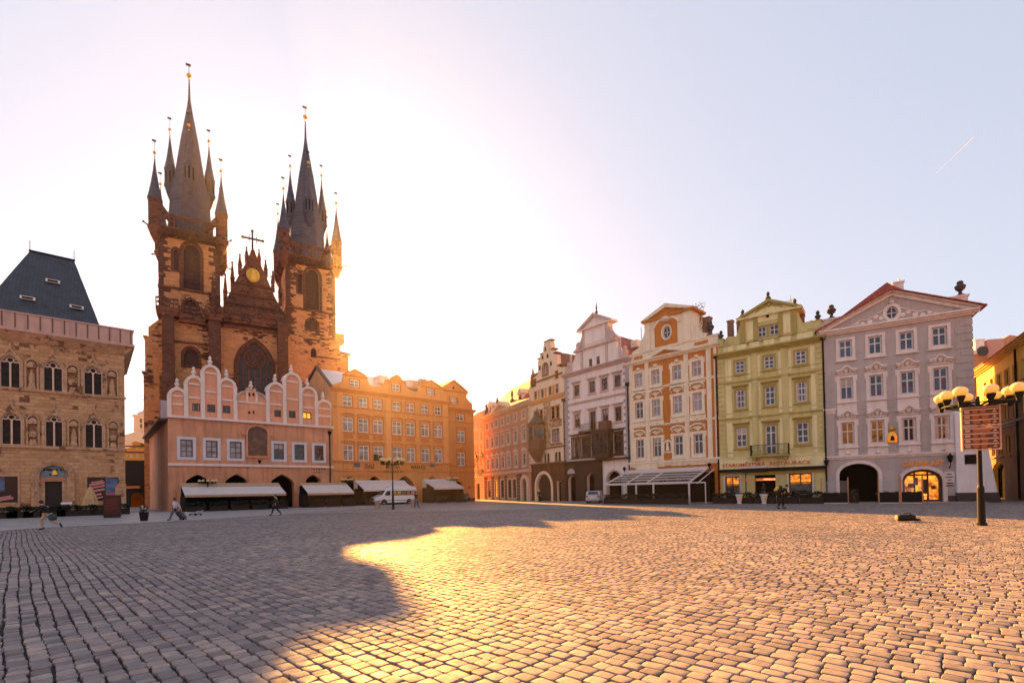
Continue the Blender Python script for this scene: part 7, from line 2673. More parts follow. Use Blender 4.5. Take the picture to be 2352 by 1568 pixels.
def pot():
    P = ground_at(331, 1196)
    r = empty('square_planter', (P.x, P.y, .026), .5, 'square black pot with a small plant at the mouth of the alley', 'plant pot')
    b = MB()
    b.add([(-.2, -.2, 0), (.2, -.2, 0), (.2, .2, 0), (-.2, .2, 0), (-.26, -.26, .62), (.26, -.26, .62), (.26, .26, .62), (-.26, .26, .62)], [(3, 2, 1, 0), (4, 5, 6, 7), (0, 1, 5, 4), (1, 2, 6, 5), (2, 3, 7, 6), (3, 0, 4, 7)])
    b.build('pot', m_iron, r)
    rg = random.Random(5)
    b = MB()
    leaf_mass(b, -.22, .22, -.22, .22, .6, 1.05, 90, rg, .07)
    b.build('leaves', m_hedge, r)
    b = MB()
    for k in range(7):
        b.ball((rg.uniform(-.2, .25), rg.uniform(-.2, .2), rg.uniform(.85, 1.1)), .05, 6, 4)
    b.build('blossom', m_white, r)
pot()
def litter_bin(x, y, label):
    P = ground_at(x, y)
    r = empty('stone_bin', (P.x, P.y, .0), .2, label, 'litter bin', 'round stone litter bins')
    MB().lathe([(.27, 0), (.29, .05), (.27, .1), (.27, .72), (.3, .76), (.3, .84), (.2, .86)], n=14).build('body', plain('bin_granite', (.30, .21, .16), .8, .2, 6), r)
    MB().lathe([(.2, .861), (.19, .9), (.17, .9), (.16, .87)], n=14).build('rim', m_iron, r)
litter_bin(867, 1168.5, 'round stone litter bin in front of the white van bonnet')
litter_bin(949, 1163.5, 'round stone litter bin beside the person in blue jeans')

# ------------------------------------------------------------------ pergola in front of the ochre house
def pergola():
    h = OCHRE
    off = -5.2
    s0, s1 = h.S('T5', 160, 545, off), h.S('T5', 1640, 530, off)
    zf = h.Z('T5', 900, 545, off)
    b0, b1 = h.S('T5', 530, 310, -.6), h.S('T5', 1955, 235, -.6)
    zb = h.Z('T5', 1240, 290, -.6)
    P = h.world(0, 0)
    r = empty('glass_pergola', (P.x, P.y, 0), h.root.rotation_euler.z, 'white framed terrace pergola with a sloping slatted roof in front of the ochre house', 'pergola')
    mw = plain('pergola_white', (.58, .53, .51), .5, .06, 2)
    for x in (150, 685, 990, 1620):
        s = h.S('T5', x, 650, off)
        MB().box(s - .07, s + .07, off - .07, off + .07, .08, zf).build('post', mw, r)
    MB().box(s0 - .1, s1 + .1, off - .1, off + .1, zf, zf + .22).build('front_beam', mw, r)
    MB().box(b0, b1, -.75, -.5, zb - .1, zb + .18).build('wall_beam', mw, r)
    def pt(f, t):
        a, c = Vector((s0 + (s1 - s0) * f, off, zf + .2)), Vector((b0 + (b1 - b0) * f, -.62, zb))
        return a + (c - a) * t
    for f in (0, .27, .52, 1.0):
        MB().tube(pt(f, 0), pt(f, 1), .09, n=6).build('rafter', mw, r)
    for t in (.2, .4, .6, .8):
        MB().tube(pt(0, t), pt(1, t), .06, n=6).build('roof_bar', mw, r)
    k = NT('tinted_glass_roof')
    k.b.inputs['Base Color'].default_value = (.06, .06, .065, 1)
    k.b.inputs['Roughness'].default_value = .08
    k.b.inputs['Alpha'].default_value = .55
    MB().add([pt(0, 0), pt(1, 0), pt(1, .82), pt(0, .82)] + [q - Vector((0, 0, .03)) for q in (pt(0, 0), pt(1, 0), pt(1, .82), pt(0, .82))], [(0, 1, 2, 3), (7, 6, 5, 4), (4, 5, 1, 0), (6, 7, 3, 2), (5, 6, 2, 1), (7, 4, 0, 3)]).build('glass_roof', k.m, r)
    MB().add([pt(.0, .83), pt(1, .83), pt(1, 1.0), pt(0, 1.0)] + [q + Vector((0, 0, .12)) for q in (pt(0, .83), pt(1, .83), pt(1, 1.0), pt(0, 1.0))], [(3, 2, 1, 0), (4, 5, 6, 7), (0, 1, 5, 4), (2, 3, 7, 6), (1, 2, 6, 5), (3, 0, 4, 7)]).build('rolled_canvas', m_canvas, r)
    e = h.S('T5', 2075, 480, off * .55)
    MB().box(s1, e, off + .1, off + .2, zf + .02, zf + .14).tube((e, off + .15, .08), (e, off + .15, zf + .1), .05).tube((s1 + .5, off + .4, zf), (s1 + .5, -.7, zb - .1), .05).build('side_frame', mw, r)
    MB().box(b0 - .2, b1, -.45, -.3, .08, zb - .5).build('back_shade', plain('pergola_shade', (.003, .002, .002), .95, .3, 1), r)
    for k_ in range(6):
        x = s0 + 1.0 + k_ * (s1 - s0 - 2.0) / 5
        q = h.world(x, off - .5)
        put_planter((q.x, q.y, .0), h.root.rotation_euler.z, 'dark hedge planter in front of the white pergola')
    for k_ in range(4):
        q = h.world(s0 + 2 + k_ * (s1 - s0 - 4) / 3, off * .55)
        set_table((q.x, q.y, .08), .3 + k_, 'under the white pergola')
pergola()

# ------------------------------------------------------------------ things before the green and grey houses
def white_urn(x, yb, label):
    s = GREEN.S('T6', x, yb, -3.4)
    P = GREEN.world(s, -3.4)
    r = empty('white_urn', (P.x, P.y, 0), 0, label, 'urn planter', 'white urn planters by the restaurant')
    MB().lathe([(.22, 0), (.22, .06), (.17, .1), (.30, .75), (.36, .8), (.36, .9), (.3, .92)], n=16).build('urn', m_white, r)
    MB().box(-.12, .12, -.30, -.255, .45, .6).build('plaque', m_gold, r)
    rg = random.Random(int(x))
    b = MB()
    for k in range(80):
        t = rg.random()
        c = Vector((rg.gauss(0, .12 * (1.2 - t)), rg.gauss(0, .12 * (1.2 - t)), .9 + 1.0 * t))
        a = rg.uniform(0, 6.28)
        u, v = Vector((math.cos(a), math.sin(a), .5)) * .06, Vector((-math.sin(a), math.cos(a), .3)) * .05
        b.add([c - u, c + v, c + u, c - v], [(0, 1, 2, 3)])
    b.build('plant', plain('grey_leaves', (.20, .20, .17), .8, .5, 4), r)
white_urn(530, 1080, 'white urn planter left of the restaurant entrance')
white_urn(965, 1085, 'white urn planter right in front of the restaurant entrance')
for k in range(5):
    q = GREEN.world(.9 + k * 1.9, -2.9)
    put_planter((q.x, q.y, .0), GREEN.root.rotation_euler.z, 'dark hedge planter in front of the green house')
for k in range(4):
    q = GREEN.world(1.4 + k * 2.1, -1.6)
    set_table((q.x, q.y, .08), .5 + k * .7, 'before the green house')
def heater():
    s = GREEN.S('T6', 650, 950, -2.4)
    P = GREEN.world(s, -2.4)
    z = GREEN.Z('T6', 650, 500, -2.4)
    r = empty('terrace_canopy', (P.x, P.y, .0), GREEN.root.rotation_euler.z, 'black post with a small flat grey canopy and orange bar before the green house', 'canopy')
    MB().lathe([(.2, 0), (.2, .05), (.05, .08), (.045, z)], n=10).build('post', m_iron, r)
    MB().box(-.3, 1.9, -.6, .5, z, z + .18).build('canopy', m_canvas, r)
    MB().box(-.2, 1.8, -.5, .4, z - .4, z - .002).build('folded_frame', m_iron, r)
    MB().box(-.5, 1.6, -.25, -.15, z - 1.15, z - 1.02).build('heater_bar', plain('orange_bar', (.6, .18, .06), .5), r)
heater()
def terrace_screens():
    h = GREY
    xs = [(75, 485), (915, 1240), (1240, 1580)]
    mw = plain('screen_wood', (.42, .20, .09), .6, .2, 3)
    mgl = NT('screen_glass')
    mgl.b.inputs['Base Color'].default_value = (.5, .5, .5, 1)
    mgl.b.inputs['Roughness'].default_value = .05
    mgl.b.inputs['Alpha'].default_value = .1
    labs = ['glass and dark panel terrace screen before the grey house passage, leftmost', 'glass and dark panel terrace screen just right of the grey house passage', 'glass and dark panel terrace screen in front of the lit gallery window']
    for (a, c), lb in zip(xs, labs):
        s0, s1 = h.S('T7', a, 880, -2.7), h.S('T7', c, 880, -2.7)
        P = h.world((s0 + s1) / 2, -2.7)
        r = empty('terrace_screen', (P.x, P.y, 0), h.root.rotation_euler.z, lb, 'screen', 'terrace screens before the grey house')
        L = (s1 - s0) / 2
        for x in (-L, L - .09):
            MB().box(x, x + .09, -.05, .05, 0, 2.3).build('post', mw, r)
        MB().box(-L + .1, L - .1, -.03, .03, .08, .95).build('panel', m_iron, r)
        MB().box(-L + .1, L - .1, -.012, .012, .96, 2.0).build('glass', mgl.m, r)
        MB().box(-L + .1, L - .1, -.04, .04, .0, .078).build('foot_rail', m_white, r)
        for k in range(2):
            q = h.world((s0 + s1) / 2 + (k - .5) * L, -1.5)
            set_table((q.x, q.y, .08), .4 + k, 'behind the terrace screens of the grey house')
    s = h.S('T7', 567, 880, -2.9)
    P = h.world(s, -2.9)
    r = empty('chalkboard', (P.x, P.y, .0), h.root.rotation_euler.z + .1, 'black easel board with faded gold ornament before the grey house passage', 'easel sign')
    MB().box(-.32, .32, -.04, .0, .1, 1.3).build('board', m_iron, r)
    b = MB()
    rg = random.Random(9)
    for k in range(6):
        x, z = rg.uniform(-.15, .15), .3 + k * .16
        b.path([(x - .1, -.048, z), (x, -.048, z + .1), (x + .1, -.048, z - .02)], .012, 4)
    b.build('ornament', plain('faded_gold', (.22, .15, .05), .6), r)
    for x in (-.28, .28):
        MB().tube((x, .0, 1.25), (x, .35, .0), .02, n=5).build('leg', m_dkwood, r)
terrace_screens()
def lantern(h, v, x, y0, y1, label, off=-.45):
    s, zt = h.sz(v, x, y0, off)
    zb = h.Z(v, x, y1, off)
    P = h.world(s, off)
    r = empty('wall_lantern', (P.x, P.y, zb), h.root.rotation_euler.z, label, 'lantern', 'black wall lanterns')
    hh = zt - zb
    MB().path([(0, -off - .02, hh * .1), (0, -off * .5, hh * .05), (0, 0, hh * .25), (0, 0, hh * .42)], .035, 6).build('bracket', m_iron, r)
    MB().lathe([(.1, hh * .42), (.2, hh * .75), (.26, hh * .77), (.1, hh * .9), (.03, hh)], n=6).build('lamp', m_iron, r)
    MB().lathe([(.085, hh * .47), (.16, hh * .7)], n=6).build('glass', m_palepane, r)
lantern(GREY, 'T7', 150, 265, 455, 'black wall lantern at the left edge of the grey house')
lantern(GREY, 'T7', 1970, 190, 420, 'black wall lantern right of the gilded gallery lettering')
lantern(PINK, 'T5', 475, 230, 355, 'black wall lantern beside the arch of the pink house')
lantern(OCHRE, 'T5', 1975, 155, 300, 'black wall lantern at the right end of the pergola')

# ------------------------------------------------------------------ contrail
def contrail():
    a, c = at_depth(2150, 398, 6000), at_depth(2238, 314, 6000)
    b = MB()
    n = 10
    d = (c - a)
    for k in range(n):
        t0, t1 = k / n, (k + 1) / n
        b.tube(a + d * t0, a + d * t1, 1.0 + 1.3 * t0, 1.0 + 1.3 * t1, 6)
    k = NT('vapour')
    tr = k.n('BsdfTranslucent')
    tr.inputs['Color'].default_value = (.6, .58, .58, 1)
    k.l(tr.outputs[0], [q for q in k.t.nodes if q.type == 'OUTPUT_MATERIAL'][0].inputs['Surface'])
    m = k.m
    tag(b.build('contrail', m), 'short thin white vapour trail high in the upper right sky', 'contrail')
contrail()

# ------------------------------------------------------------------ houses behind the camera: lit by the sun and mirrored in the windows
def opposite_house(x0, x1, hgt, col, label):
    h = House('opposite_house', label, 'house', (x1, -34.0), (-1, 0), 'sunlit houses across the square, mirrored in the windows')
    L = x1 - x0
    m = plain('opposite_plaster', col, .85, .1, .5, streak=.2)
    n = max(3, int(L / 3.2))
    holes = []
    wb = MB()
    for r_ in range(4):
        for k in range(n):
            s = L * (k + .5) / n
            z = 1.5 + r_ * (hgt - 1.5) / 4
            o = rect(s - .6, s + .6, z, z + 2.0)
            holes.append(o)
            wb.box(s - .6, s + .6, .12, .16, z, z + 2.0)
    h.holes = holes
    h.wall([(0, 0), (L, 0), (L, hgt), (0, hgt)], m, .2, 9)
    h.parts('window', wb, m_pane)
    h.cornice(hgt, .5, .5, 0, L, m_ivory, 2)
    h.part('roof', MB().prism_x([(-.5, hgt + .5), (4.5, hgt + 4.5), (9, hgt + .5)], 0, L), m_redtile)
opposite_house(-42, -15, 15.5, (.26, .15, .06), 'ochre house across the square, lit by the low sun')
opposite_house(-14.9, 12, 17.5, (.30, .20, .10), 'cream house across the square, lit by the low sun')
opposite_house(12.1, 40, 16.0, (.27, .13, .06), 'brick coloured house across the square, lit by the low sun')

# ------------------------------------------------------------------ vehicles
def paint(name, col, rough=.25):
    k = plain(name, col, rough, .04, .8, spec=.5)
    k.node_tree.nodes['Principled BSDF'].inputs['Coat Weight'].default_value = .6
    return k
def wheel(par, x, y, r, w, side):
    b = MB().lathe([(r * .62, -w / 2), (r * .93, -w / 2), (r, -w * .32), (r, w * .32), (r * .93, w / 2), (r * .62, w / 2)], n=20)
    b.v = [(x + a, y + c, r + bb) for a, bb, c in b.v]
    t = b.build('wheel', plain('tyre', (.015, .015, .016), .8, .2, 4), par)
    b = MB().lathe([(r * .1, 0), (r * .58, .0), (r * .61, .05), (r * .3, .07), (r * .1, .06)], n=14)
    b.v = [(x + a, y + side * (w / 2 - .03 + c * .6), r + bb) for a, bb, c in b.v]
    b.build('rim', plain('rim_grey', (.35, .35, .36), .35, .1, 3, metal=.7), t)
def loft_x(secs):
    """secs: list of (y, outline[(x, z)]) with equal counts; closed body across the width"""
    vs, fs = [], []
    n = len(secs[0][1])
    for y, o in secs:
        vs += [(p[0], y, p[1]) for p in o]
    for i in range(len(secs) - 1):
        for k in range(n):
            j = (k + 1) % n
            fs.append((i * n + k, i * n + j, (i + 1) * n + j, (i + 1) * n + k))
    fs += [tuple(range(n))[::-1], tuple(range((len(secs) - 1) * n, len(secs) * n))]
    return MB().add(vs, fs)
def shrink(o, k, cz):
    xs = [p[0] for p in o]
    cx = (min(xs) + max(xs)) / 2
    return [(cx + (p[0] - cx) * (1 - k * .5), cz + (p[1] - cz) * (1 - k)) if p[1] > cz else p for p in o]
def van():
    # x forward, length 6.6 m, width 2.0 m, height 2.65 m
    P = at_depth(905, 1150, 70.5)
    r = empty('minibus', (P.x, P.y, 0), math.atan2(-NV.y, -NV.x) , 'white high roofed minibus parked before the orange palace awnings', 'van')
    body = [(-3.3, .42), (-3.32, .9), (-3.28, 1.6), (-3.2, 2.35), (-3.05, 2.55), (-2.7, 2.62), (0.6, 2.64), (1.25, 2.52), (1.75, 2.1), (2.25, 1.42), (2.95, 1.16), (3.22, .98), (3.3, .7), (3.28, .42), (2.65, .34), (1.45, .34), (-1.3, .34), (-2.6, .34)]
    W_ = 1.0
    secs = [(-W_, shrink(body, .10, 1.2)), (-W_ * .96, shrink(body, .03, 1.2)), (-W_ * .82, body), (W_ * .82, body), (W_ * .96, shrink(body, .03, 1.2)), (W_, shrink(body, .10, 1.2))]
    mw = paint('van_white', (.74, .75, .78))
    bd = loft_x(secs).build('body', mw, r)
    mg = glass('vehicle_glass', (.012, .012, .014), .05)
    for sd in (-1, 1):
        y0, y1 = (sd * (W_ + .004), sd * (W_ + .012))
        y0, y1 = min(y0, y1), max(y0, y1)
        MB().prism([(1.62, 1.38), (1.98, 1.42), (1.62, 1.98), (1.12, 2.02), (1.05, 1.38)], y0, y1).build('front_window', mg, r)
        g = MB().prism([(.85, 1.35), (.85, 2.02), (-3.0, 2.02), (-3.08, 1.35)], y0, y1).build('side_window', mg, r)
        c = [(.45, .28, .05), (.50, .42, .08), (.12, .2, .08), (.45, .12, .05), (.3, .25, .2)]
        for k in range(5):
            x = .7 - k * .74
            b = MB().box(x - .6, x, sd * (W_ + .013) - .002, sd * (W_ + .013) + .002, 1.42, 1.95)
            o = b.build('window_sticker', plain('sticker_%d' % k, c[k], .4, .8, 5), g)
            MB().box(x - .58, x - .02, sd * (W_ + .016) - .002, sd * (W_ + .016) + .002, 1.42, 1.56).build('sticker_strip', plain('sticker_red', (.5, .1, .03), .4, .5, 6), o)
        MB().box(-3.0, 2.9, y0, y1, .58, .68).build('side_trim', plain('trim_black', (.03, .03, .032), .6), r)
        MB().box(1.55, 1.8, sd * (W_ + .02) if sd > 0 else sd * (W_ + .28), sd * (W_ + .28) if sd > 0 else sd * (W_ + .02), 1.35, 1.7).build('mirror', plain('mirror_black', (.02, .02, .02), .5), r)
        MB().box(3.0, 3.26, sd * .62 - .2, sd * .62 + .2, .82, 1.06).build('headlight', plain('headlight', (.6, .58, .52), .15, .05), r)
        for x in (2.05, -1.95):
            wheel(r, x, sd * .86, .36, .24, sd)
            q = arch(x - .46, x + .46, .35, .84, 'round', .46)
            MB().prism(q, y0, sd * (W_ + .006) if sd > 0 else y1).build('wheel_arch', m_void, r)
    v = [(1.80, -.86, 2.06), (2.27, -.9, 1.46), (2.27, .9, 1.46), (1.80, .86, 2.06)]
    MB().add([(a + .02, b, c + .02) for a, b, c in v] + v, [(0, 1, 2, 3), (7, 6, 5, 4), (0, 4, 5, 1), (1, 5, 6, 2), (2, 6, 7, 3), (3, 7, 4, 0)]).build('windscreen', mg, r)
    MB().box(3.29, 3.34, -.45, .45, .72, .95).build('grille', m_iron, r)
    MB().box(3.2, 3.38, -.95, .95, .4, .58).build('bumper', plain('bumper_grey', (.06, .06, .065), .6), r)
    h = [(-3.36, -.8), (-3.36, .8)]
    for y in (-.85, .85):
        MB().box(-3.37, -3.33, y - .1, y + .1, .9, 1.5).build('tail_light', plain('tail_red', (.4, .02, .02), .25), r)
van()
def car(name, P, rz, col, label, L=4.1, hgt=1.45, kind='hatch', mname='car_paint'):
    r = empty(name, (P[0], P[1], P[2] if len(P) > 2 else 0), rz, label, 'car')
    a = L / 2
    body = [(-a, .35), (-a - .03, .62), (-a + .05, .92), (-a + .25, 1.02), (-a + .62, hgt - .06), (-a + .95, hgt), (.25, hgt), (.65, hgt - .1), (1.15, .98), (a - .35, .86), (a - .06, .68), (a, .45), (a - .05, .3), (-a + .1, .3)]
    W_ = .83
    sec = lambda k: [(p[0] * (1 - k * .02), p[1]) for p in shrink(body, k, .9)]
    bd = loft_x([(-W_, sec(.14)), (-W_ * .94, sec(.05)), (-W_ * .75, body), (W_ * .75, body), (W_ * .94, sec(.05)), (W_, sec(.14))]).build('body', paint(mname, col), r)
    mg = glass('car_glass', (.015, .018, .02), .05)
    x0, x1 = -a + .28, -a + .60
    v = [(x0 - .02, -.62, 1.06), (x0 - .02, .62, 1.06), (x1 - .03, .54, hgt - .1), (x1 - .03, -.54, hgt - .1)]
    MB().add(v + [(q[0] + .04, q[1], q[2]) for q in v], [(3, 2, 1, 0), (4, 5, 6, 7), (0, 1, 5, 4), (1, 2, 6, 5), (2, 3, 7, 6), (3, 0, 4, 7)]).build('rear_window', mg, r)
    v = [(.70, -.55, hgt - .12), (1.12, -.62, 1.0), (1.12, .62, 1.0), (.70, .55, hgt - .12)]
    MB().add([(q[0] + .03, q[1], q[2] + .02) for q in v] + v, [(0, 1, 2, 3), (7, 6, 5, 4), (0, 4, 5, 1), (1, 5, 6, 2), (2, 6, 7, 3), (3, 7, 4, 0)]).build('windscreen', mg, r)
    for sd in (-1, 1):
        y = sd * W_
        MB().prism([(-a + .7, .98), (.9, .98), (.5, hgt - .16), (-a + .9, hgt - .16)], min(y * .965, y * .99), max(y * .965, y * .99)).build('side_window', mg, r)
        for x in (a - .75, -a + .72):
            wheel(r, x, sd * (W_ - .1), .31, .2, sd)
        MB().box(-a - .05, -a + .05, sd * .66 - .12, sd * .66 + .12, .72, .95).build('tail_light', plain('tail_red', (.42, .03, .03), .25), r)
        MB().box(a - .2, a - .0, sd * .6 - .14, sd * .6 + .14, .58, .74).build('headlight', plain('headlight', (.6, .58, .52), .15, .05), r)
    MB().box(-a - .045, -a - .02, -.26, .26, .55, .67).build('number_plate', m_white, r)
    MB().box(-a - .05, -a + .05, -.78, .78, .32, .5).build('bumper', paint(mname, sc(col, .8)), r)
    return r
q = PINK.world(PINK.S('T4', 1370, 800, -3.4), -3.4)
car('silver_car', (q.x, q.y, 0), math.atan2(q.y, q.x) - .12, (.42, .43, .45), 'small silver car seen from behind, parked before the dark gateway of the pink house', 3.7, 1.5, mname='silver_paint')
q = ANNEX.world(ANNEX.S('T3', 1875, 700, -3.0), -3.0)
car('dark_car', (q.x, q.y, 0), math.atan2(q.y, q.x) + .25, (.02, .045, .055), 'dark blue green car seen from behind by the orange corner house', 4.2, 1.45, mname='dark_car_paint')
q = ALLEY.world(ALLEY.S('Y', 225, 1350, 9), 9)
car('white_car', (q.x, q.y, 0), 1.3, (.72, .72, .74), 'white car standing in the light beyond the alley archway', 4.0, 1.4, mname='white_car_paint')

# ------------------------------------------------------------------ people
m_skin = plain('skin', (.48, .27, .19), .55, .08, 8)
m_hair = plain('dark_hair', (.02, .013, .009), .6, .3, 8)
def skin_mesh(verts, edges, radii, root=0, sub=1):
    me = bpy.data.meshes.new('tmp')
    me.from_pydata(verts, edges, [])
    o = bpy.data.objects.new('tmp', me)
    COL.objects.link(o)
    m = o.modifiers.new('s', 'SKIN')
    m.use_smooth_shade = True
    lay = me.skin_vertices[0] if me.skin_vertices else None
    if lay is None:
        bpy.context.view_layer.update()
        lay = me.skin_vertices[0]
    for i, r_ in enumerate(radii):
        lay.data[i].radius = r_ if isinstance(r_, tuple) else (r_, r_)
        lay.data[i].use_root = (i == root)
    s = o.modifiers.new('d', 'SUBSURF')
    s.levels = s.render_levels = sub
    bpy.context.view_layer.update()
    out = bpy.data.meshes.new_from_object(o.evaluated_get(bpy.context.evaluated_depsgraph_get()))
    bpy.data.objects.remove(o)
    return out
def person(P, rz, label, pose, top, legs, shoes=(.015, .013, .012), hair=None, scale=1.0, long_coat=False):
    """pose: joints in metres, x forward, y to the figure's left, z up; figure is 1.75 m tall"""
    r = empty('person', (P[0], P[1], P[2] if len(P) > 2 else .012), rz, label, 'person')
    r.scale = (scale,) * 3
    J = {k: Vector(v) for k, v in pose.items()}
    V, E, Rd = [], [], []
    def add(p, rad, par=None):
        V.append(tuple(p)); Rd.append(rad)
        if par is not None:
            E.append((par, len(V) - 1))
        return len(V) - 1
    pel = add(J['pelvis'], (.14, .115))
    up = J['chest'] - J['pelvis']
    wai = add(J['pelvis'] + up * .45, (.125, .10), pel)
    ch = add(J['chest'], (.15, .115), wai)
    nk = add(J['neck'], (.06, .06), ch)
    hd = J['head'] - J['neck']
    h1 = add(J['neck'] + hd * .45, (.075, .085), nk)
    h2 = add(J['neck'] + hd * 1.0, (.088, .098), h1)
    h3 = add(J['neck'] + hd * 1.35, (.06, .065), h2)
    for s, sg in (('l', 1), ('r', -1)):
        sh = add(J['sh_' + s], .062, ch)
        el = add(J['el_' + s], .044, sh)
        wr = add(J['ha_' + s], .03, el)
        d = (J['ha_' + s] - J['el_' + s]).normalized()
        side = d.cross(Vector((0, 0, 1)))
        side = side.normalized() if side.length > .1 else Vector((1, 0, 0))
        curl = side.cross(d).normalized() * -1
        pm = add(J['ha_' + s] + d * .07, (.032, .018), wr)
        for f in range(4):
            o_ = side * (f - 1.5) * .018
            L_ = (.062, .075, .07, .052)[f]
            a = add(J['ha_' + s] + d * .10 + o_, .009, pm)
            b = add(J['ha_' + s] + d * (.10 + L_ * .5) + o_ + curl * .008, .0085, a)
            add(J['ha_' + s] + d * (.10 + L_ * .85) + o_ + curl * .03, .0075, b)
        a = add(J['ha_' + s] + d * .05 + side * -.035, .011, wr)
        add(J['ha_' + s] + d * .09 + side * -.055 + curl * .015, .009, a)
        hp = add(J['hip_' + s], .092, pel)
        kn = add(J['kn_' + s], .06, hp)
        an = add(J['an_' + s], .04, kn)
        add(J['toe_' + s], .035, an)
    body = bpy.data.objects.new('body', skin_mesh(V, E, Rd))
    body.data.materials.clear()
    body.data.materials.append(m_skin)
    COL.objects.link(body)
    body.parent = r
    def cloth(name, chain, col, mname):
        v, e, rd = [], [], []
        idx = {}
        for par, key, p, rad in chain:
            v.append(tuple(p)); rd.append(rad)
            idx[key] = len(v) - 1
            if par:
                e.append((idx[par], idx[key]))
        o = bpy.data.objects.new(name, skin_mesh(v, e, rd))
        o.data.materials.clear()
        o.data.materials.append(plain(mname, col, .85, .2, 9))
        COL.objects.link(o)
        o.parent = r
        return o
    hem = J['pelvis'] - up.normalized() * (.18 if long_coat else .05)
    c = [(None, 'ch', J['chest'], (.172, .135)), ('ch', 'wa', J['pelvis'] + up * .45, (.15, .122)), ('wa', 'pe', J['pelvis'] + up * .08, (.158, .13)), ('pe', 'hem', hem, (.15, .125)), ('ch', 'nk', J['neck'] - hd * .15, .075)]
    for s in 'lr':
        c += [('ch', 'sh' + s, J['sh_' + s], .08), ('sh' + s, 'el' + s, J['el_' + s], .06), ('el' + s, 'ha' + s, J['el_' + s] + (J['ha_' + s] - J['el_' + s]) * .88, .047)]
    cloth('jacket', c, top, 'jacket_cloth')
    c = [(None, 'pe', J['pelvis'] + up * .05, (.148, .122))]
    for s in 'lr':
        c += [('pe', 'hp' + s, J['hip_' + s], .105), ('hp' + s, 'kn' + s, J['kn_' + s], .075), ('kn' + s, 'an' + s, J['an_' + s] + (J['kn_' + s] - J['an_' + s]) * .08, .06)]
    cloth('trousers', c, legs, 'trouser_cloth')
    for s in 'lr':
        a, t = J['an_' + s], J['toe_' + s]
        d = (t - a)
        cloth('shoe', [(None, 'h', a - d * .35, .045), ('h', 'm', a + d * .4 - Vector((0, 0, .01)), .05), ('m', 't', t + d * .15, .04)], shoes, 'shoe_leather')
    up_ = hd.normalized()
    fw = Vector((1, 0, 0)) - up_ * up_.x
    fw.normalize()
    hc = J['neck'] + hd * 1.05
    b = MB().ball((0, 0, 0), .108, 10, 7, 1.05)
    v = [Vector(p) for p in b.v]
    b.v = [tuple(hc + up_ * (p.z * 1.05 + .035) - fw * .03 + fw * p.x * .95 + up_.cross(fw) * p.y * .95) for p in v]
    hr = b.build('hair', hair or m_hair, r, True)
    f = MB()
    f.tube(hc + fw * .075 + up_ * .01, hc + fw * .118 - up_ * .03, .012, .018, 6)
    for k in (-1, 1):
        lat = up_.cross(fw) * k
        f.ball(hc + lat * .088 - up_ * .02, .026, 6, 4)
    f.build('nose_and_ears', m_skin, body, True)
    e = MB()
    for k in (-1, 1):
        e.ball(hc + fw * .084 + up_.cross(fw) * .034 * k + up_ * .005, .012, 6, 4)
    e.box(0, 0, 0, 0, 0, 0) if False else None
    e.build('eyes', m_hair, body)
    return r
def mirror(p):
    return p
WALK = dict(pelvis=(0, 0, .95), chest=(.03, 0, 1.30), neck=(.05, 0, 1.49), head=(.07, 0, 1.62), sh_l=(.03, .19, 1.42), sh_r=(.03, -.19, 1.42),
            el_l=(-.10, .25, 1.16), ha_l=(-.02, .25, .92), el_r=(.08, -.25, 1.15), ha_r=(.26, -.23, .95), hip_l=(.02, .09, .90), hip_r=(.02, -.09, .90),
            kn_l=(.24, .09, .50), an_l=(.36, .09, .09), toe_l=(.55, .10, .06), kn_r=(-.05, -.09, .48), an_r=(-.36, -.09, .14), toe_r=(-.22, -.09, .03))
STAND = dict(WALK, kn_l=(.03, .1, .49), an_l=(0, .11, .07), toe_l=(.17, .13, .03), kn_r=(.02, -.1, .49), an_r=(-.02, -.11, .07), toe_r=(.15, -.13, .03), el_l=(-.03, .26, 1.15), ha_l=(.1, .22, .94), el_r=(-.03, -.26, 1.15), ha_r=(.08, -.24, .93))
RUN = dict(pelvis=(0, 0, .86), chest=(.16, 0, 1.17), neck=(.24, 0, 1.34), head=(.29, 0, 1.46), sh_l=(.16, .19, 1.28), sh_r=(.16, -.19, 1.28), el_l=(.30, .27, 1.06), ha_l=(.54, .22, 1.02),
           el_r=(-.02, -.28, 1.06), ha_r=(.10, -.24, .86), hip_l=(.03, .09, .82), hip_r=(.0, -.09, .82), kn_l=(.22, .09, .47), an_l=(.12, .09, .09), toe_l=(.32, .09, .04), kn_r=(-.18, -.09, .44), an_r=(-.58, -.09, .30), toe_r=(-.66, -.09, .13))
BENT = dict(pelvis=(-.08, 0, .92), chest=(.16, 0, 1.2), neck=(.32, 0, 1.34), head=(.42, 0, 1.43), sh_l=(.2, .2, 1.27), sh_r=(.2, -.2, 1.27), el_l=(.28, .24, 1.0), ha_l=(.5, .12, .98), el_r=(.28, -.24, 1.0), ha_r=(.52, -.1, .96),
            hip_l=(-.06, .09, .87), hip_r=(-.06, -.09, .87), kn_l=(.2, .09, .5), an_l=(.22, .09, .09), toe_l=(.42, .1, .04), kn_r=(-.06, -.09, .48), an_r=(-.30, -.09, .12), toe_r=(-.13, -.09, .03))
LEFT = math.pi
p0 = ground_at(108, 1216)
person(p0, LEFT + .15, 'person running left in a dark jacket and beige trousers with a dark shoulder bag', RUN, (.005, .005, .006), (.42, .32, .23), scale=1.04)
b = empty('shoulder_bag', (0, 0, 0), 0, 'dark teal shoulder bag swinging behind the running person', 'bag')
MB().lathe([(.1, -.2), (.2, -.16), (.22, 0), (.17, .14), (.05, .18)], n=10, sy=.5).build('pouch', plain('bag_teal', (.02, .05, .055), .7, .2, 5), b)
MB().path([(-.15, 0, .12), (-.05, 0, .45), (.2, .05, .75)], .015, 5).build('strap', m_iron, b)
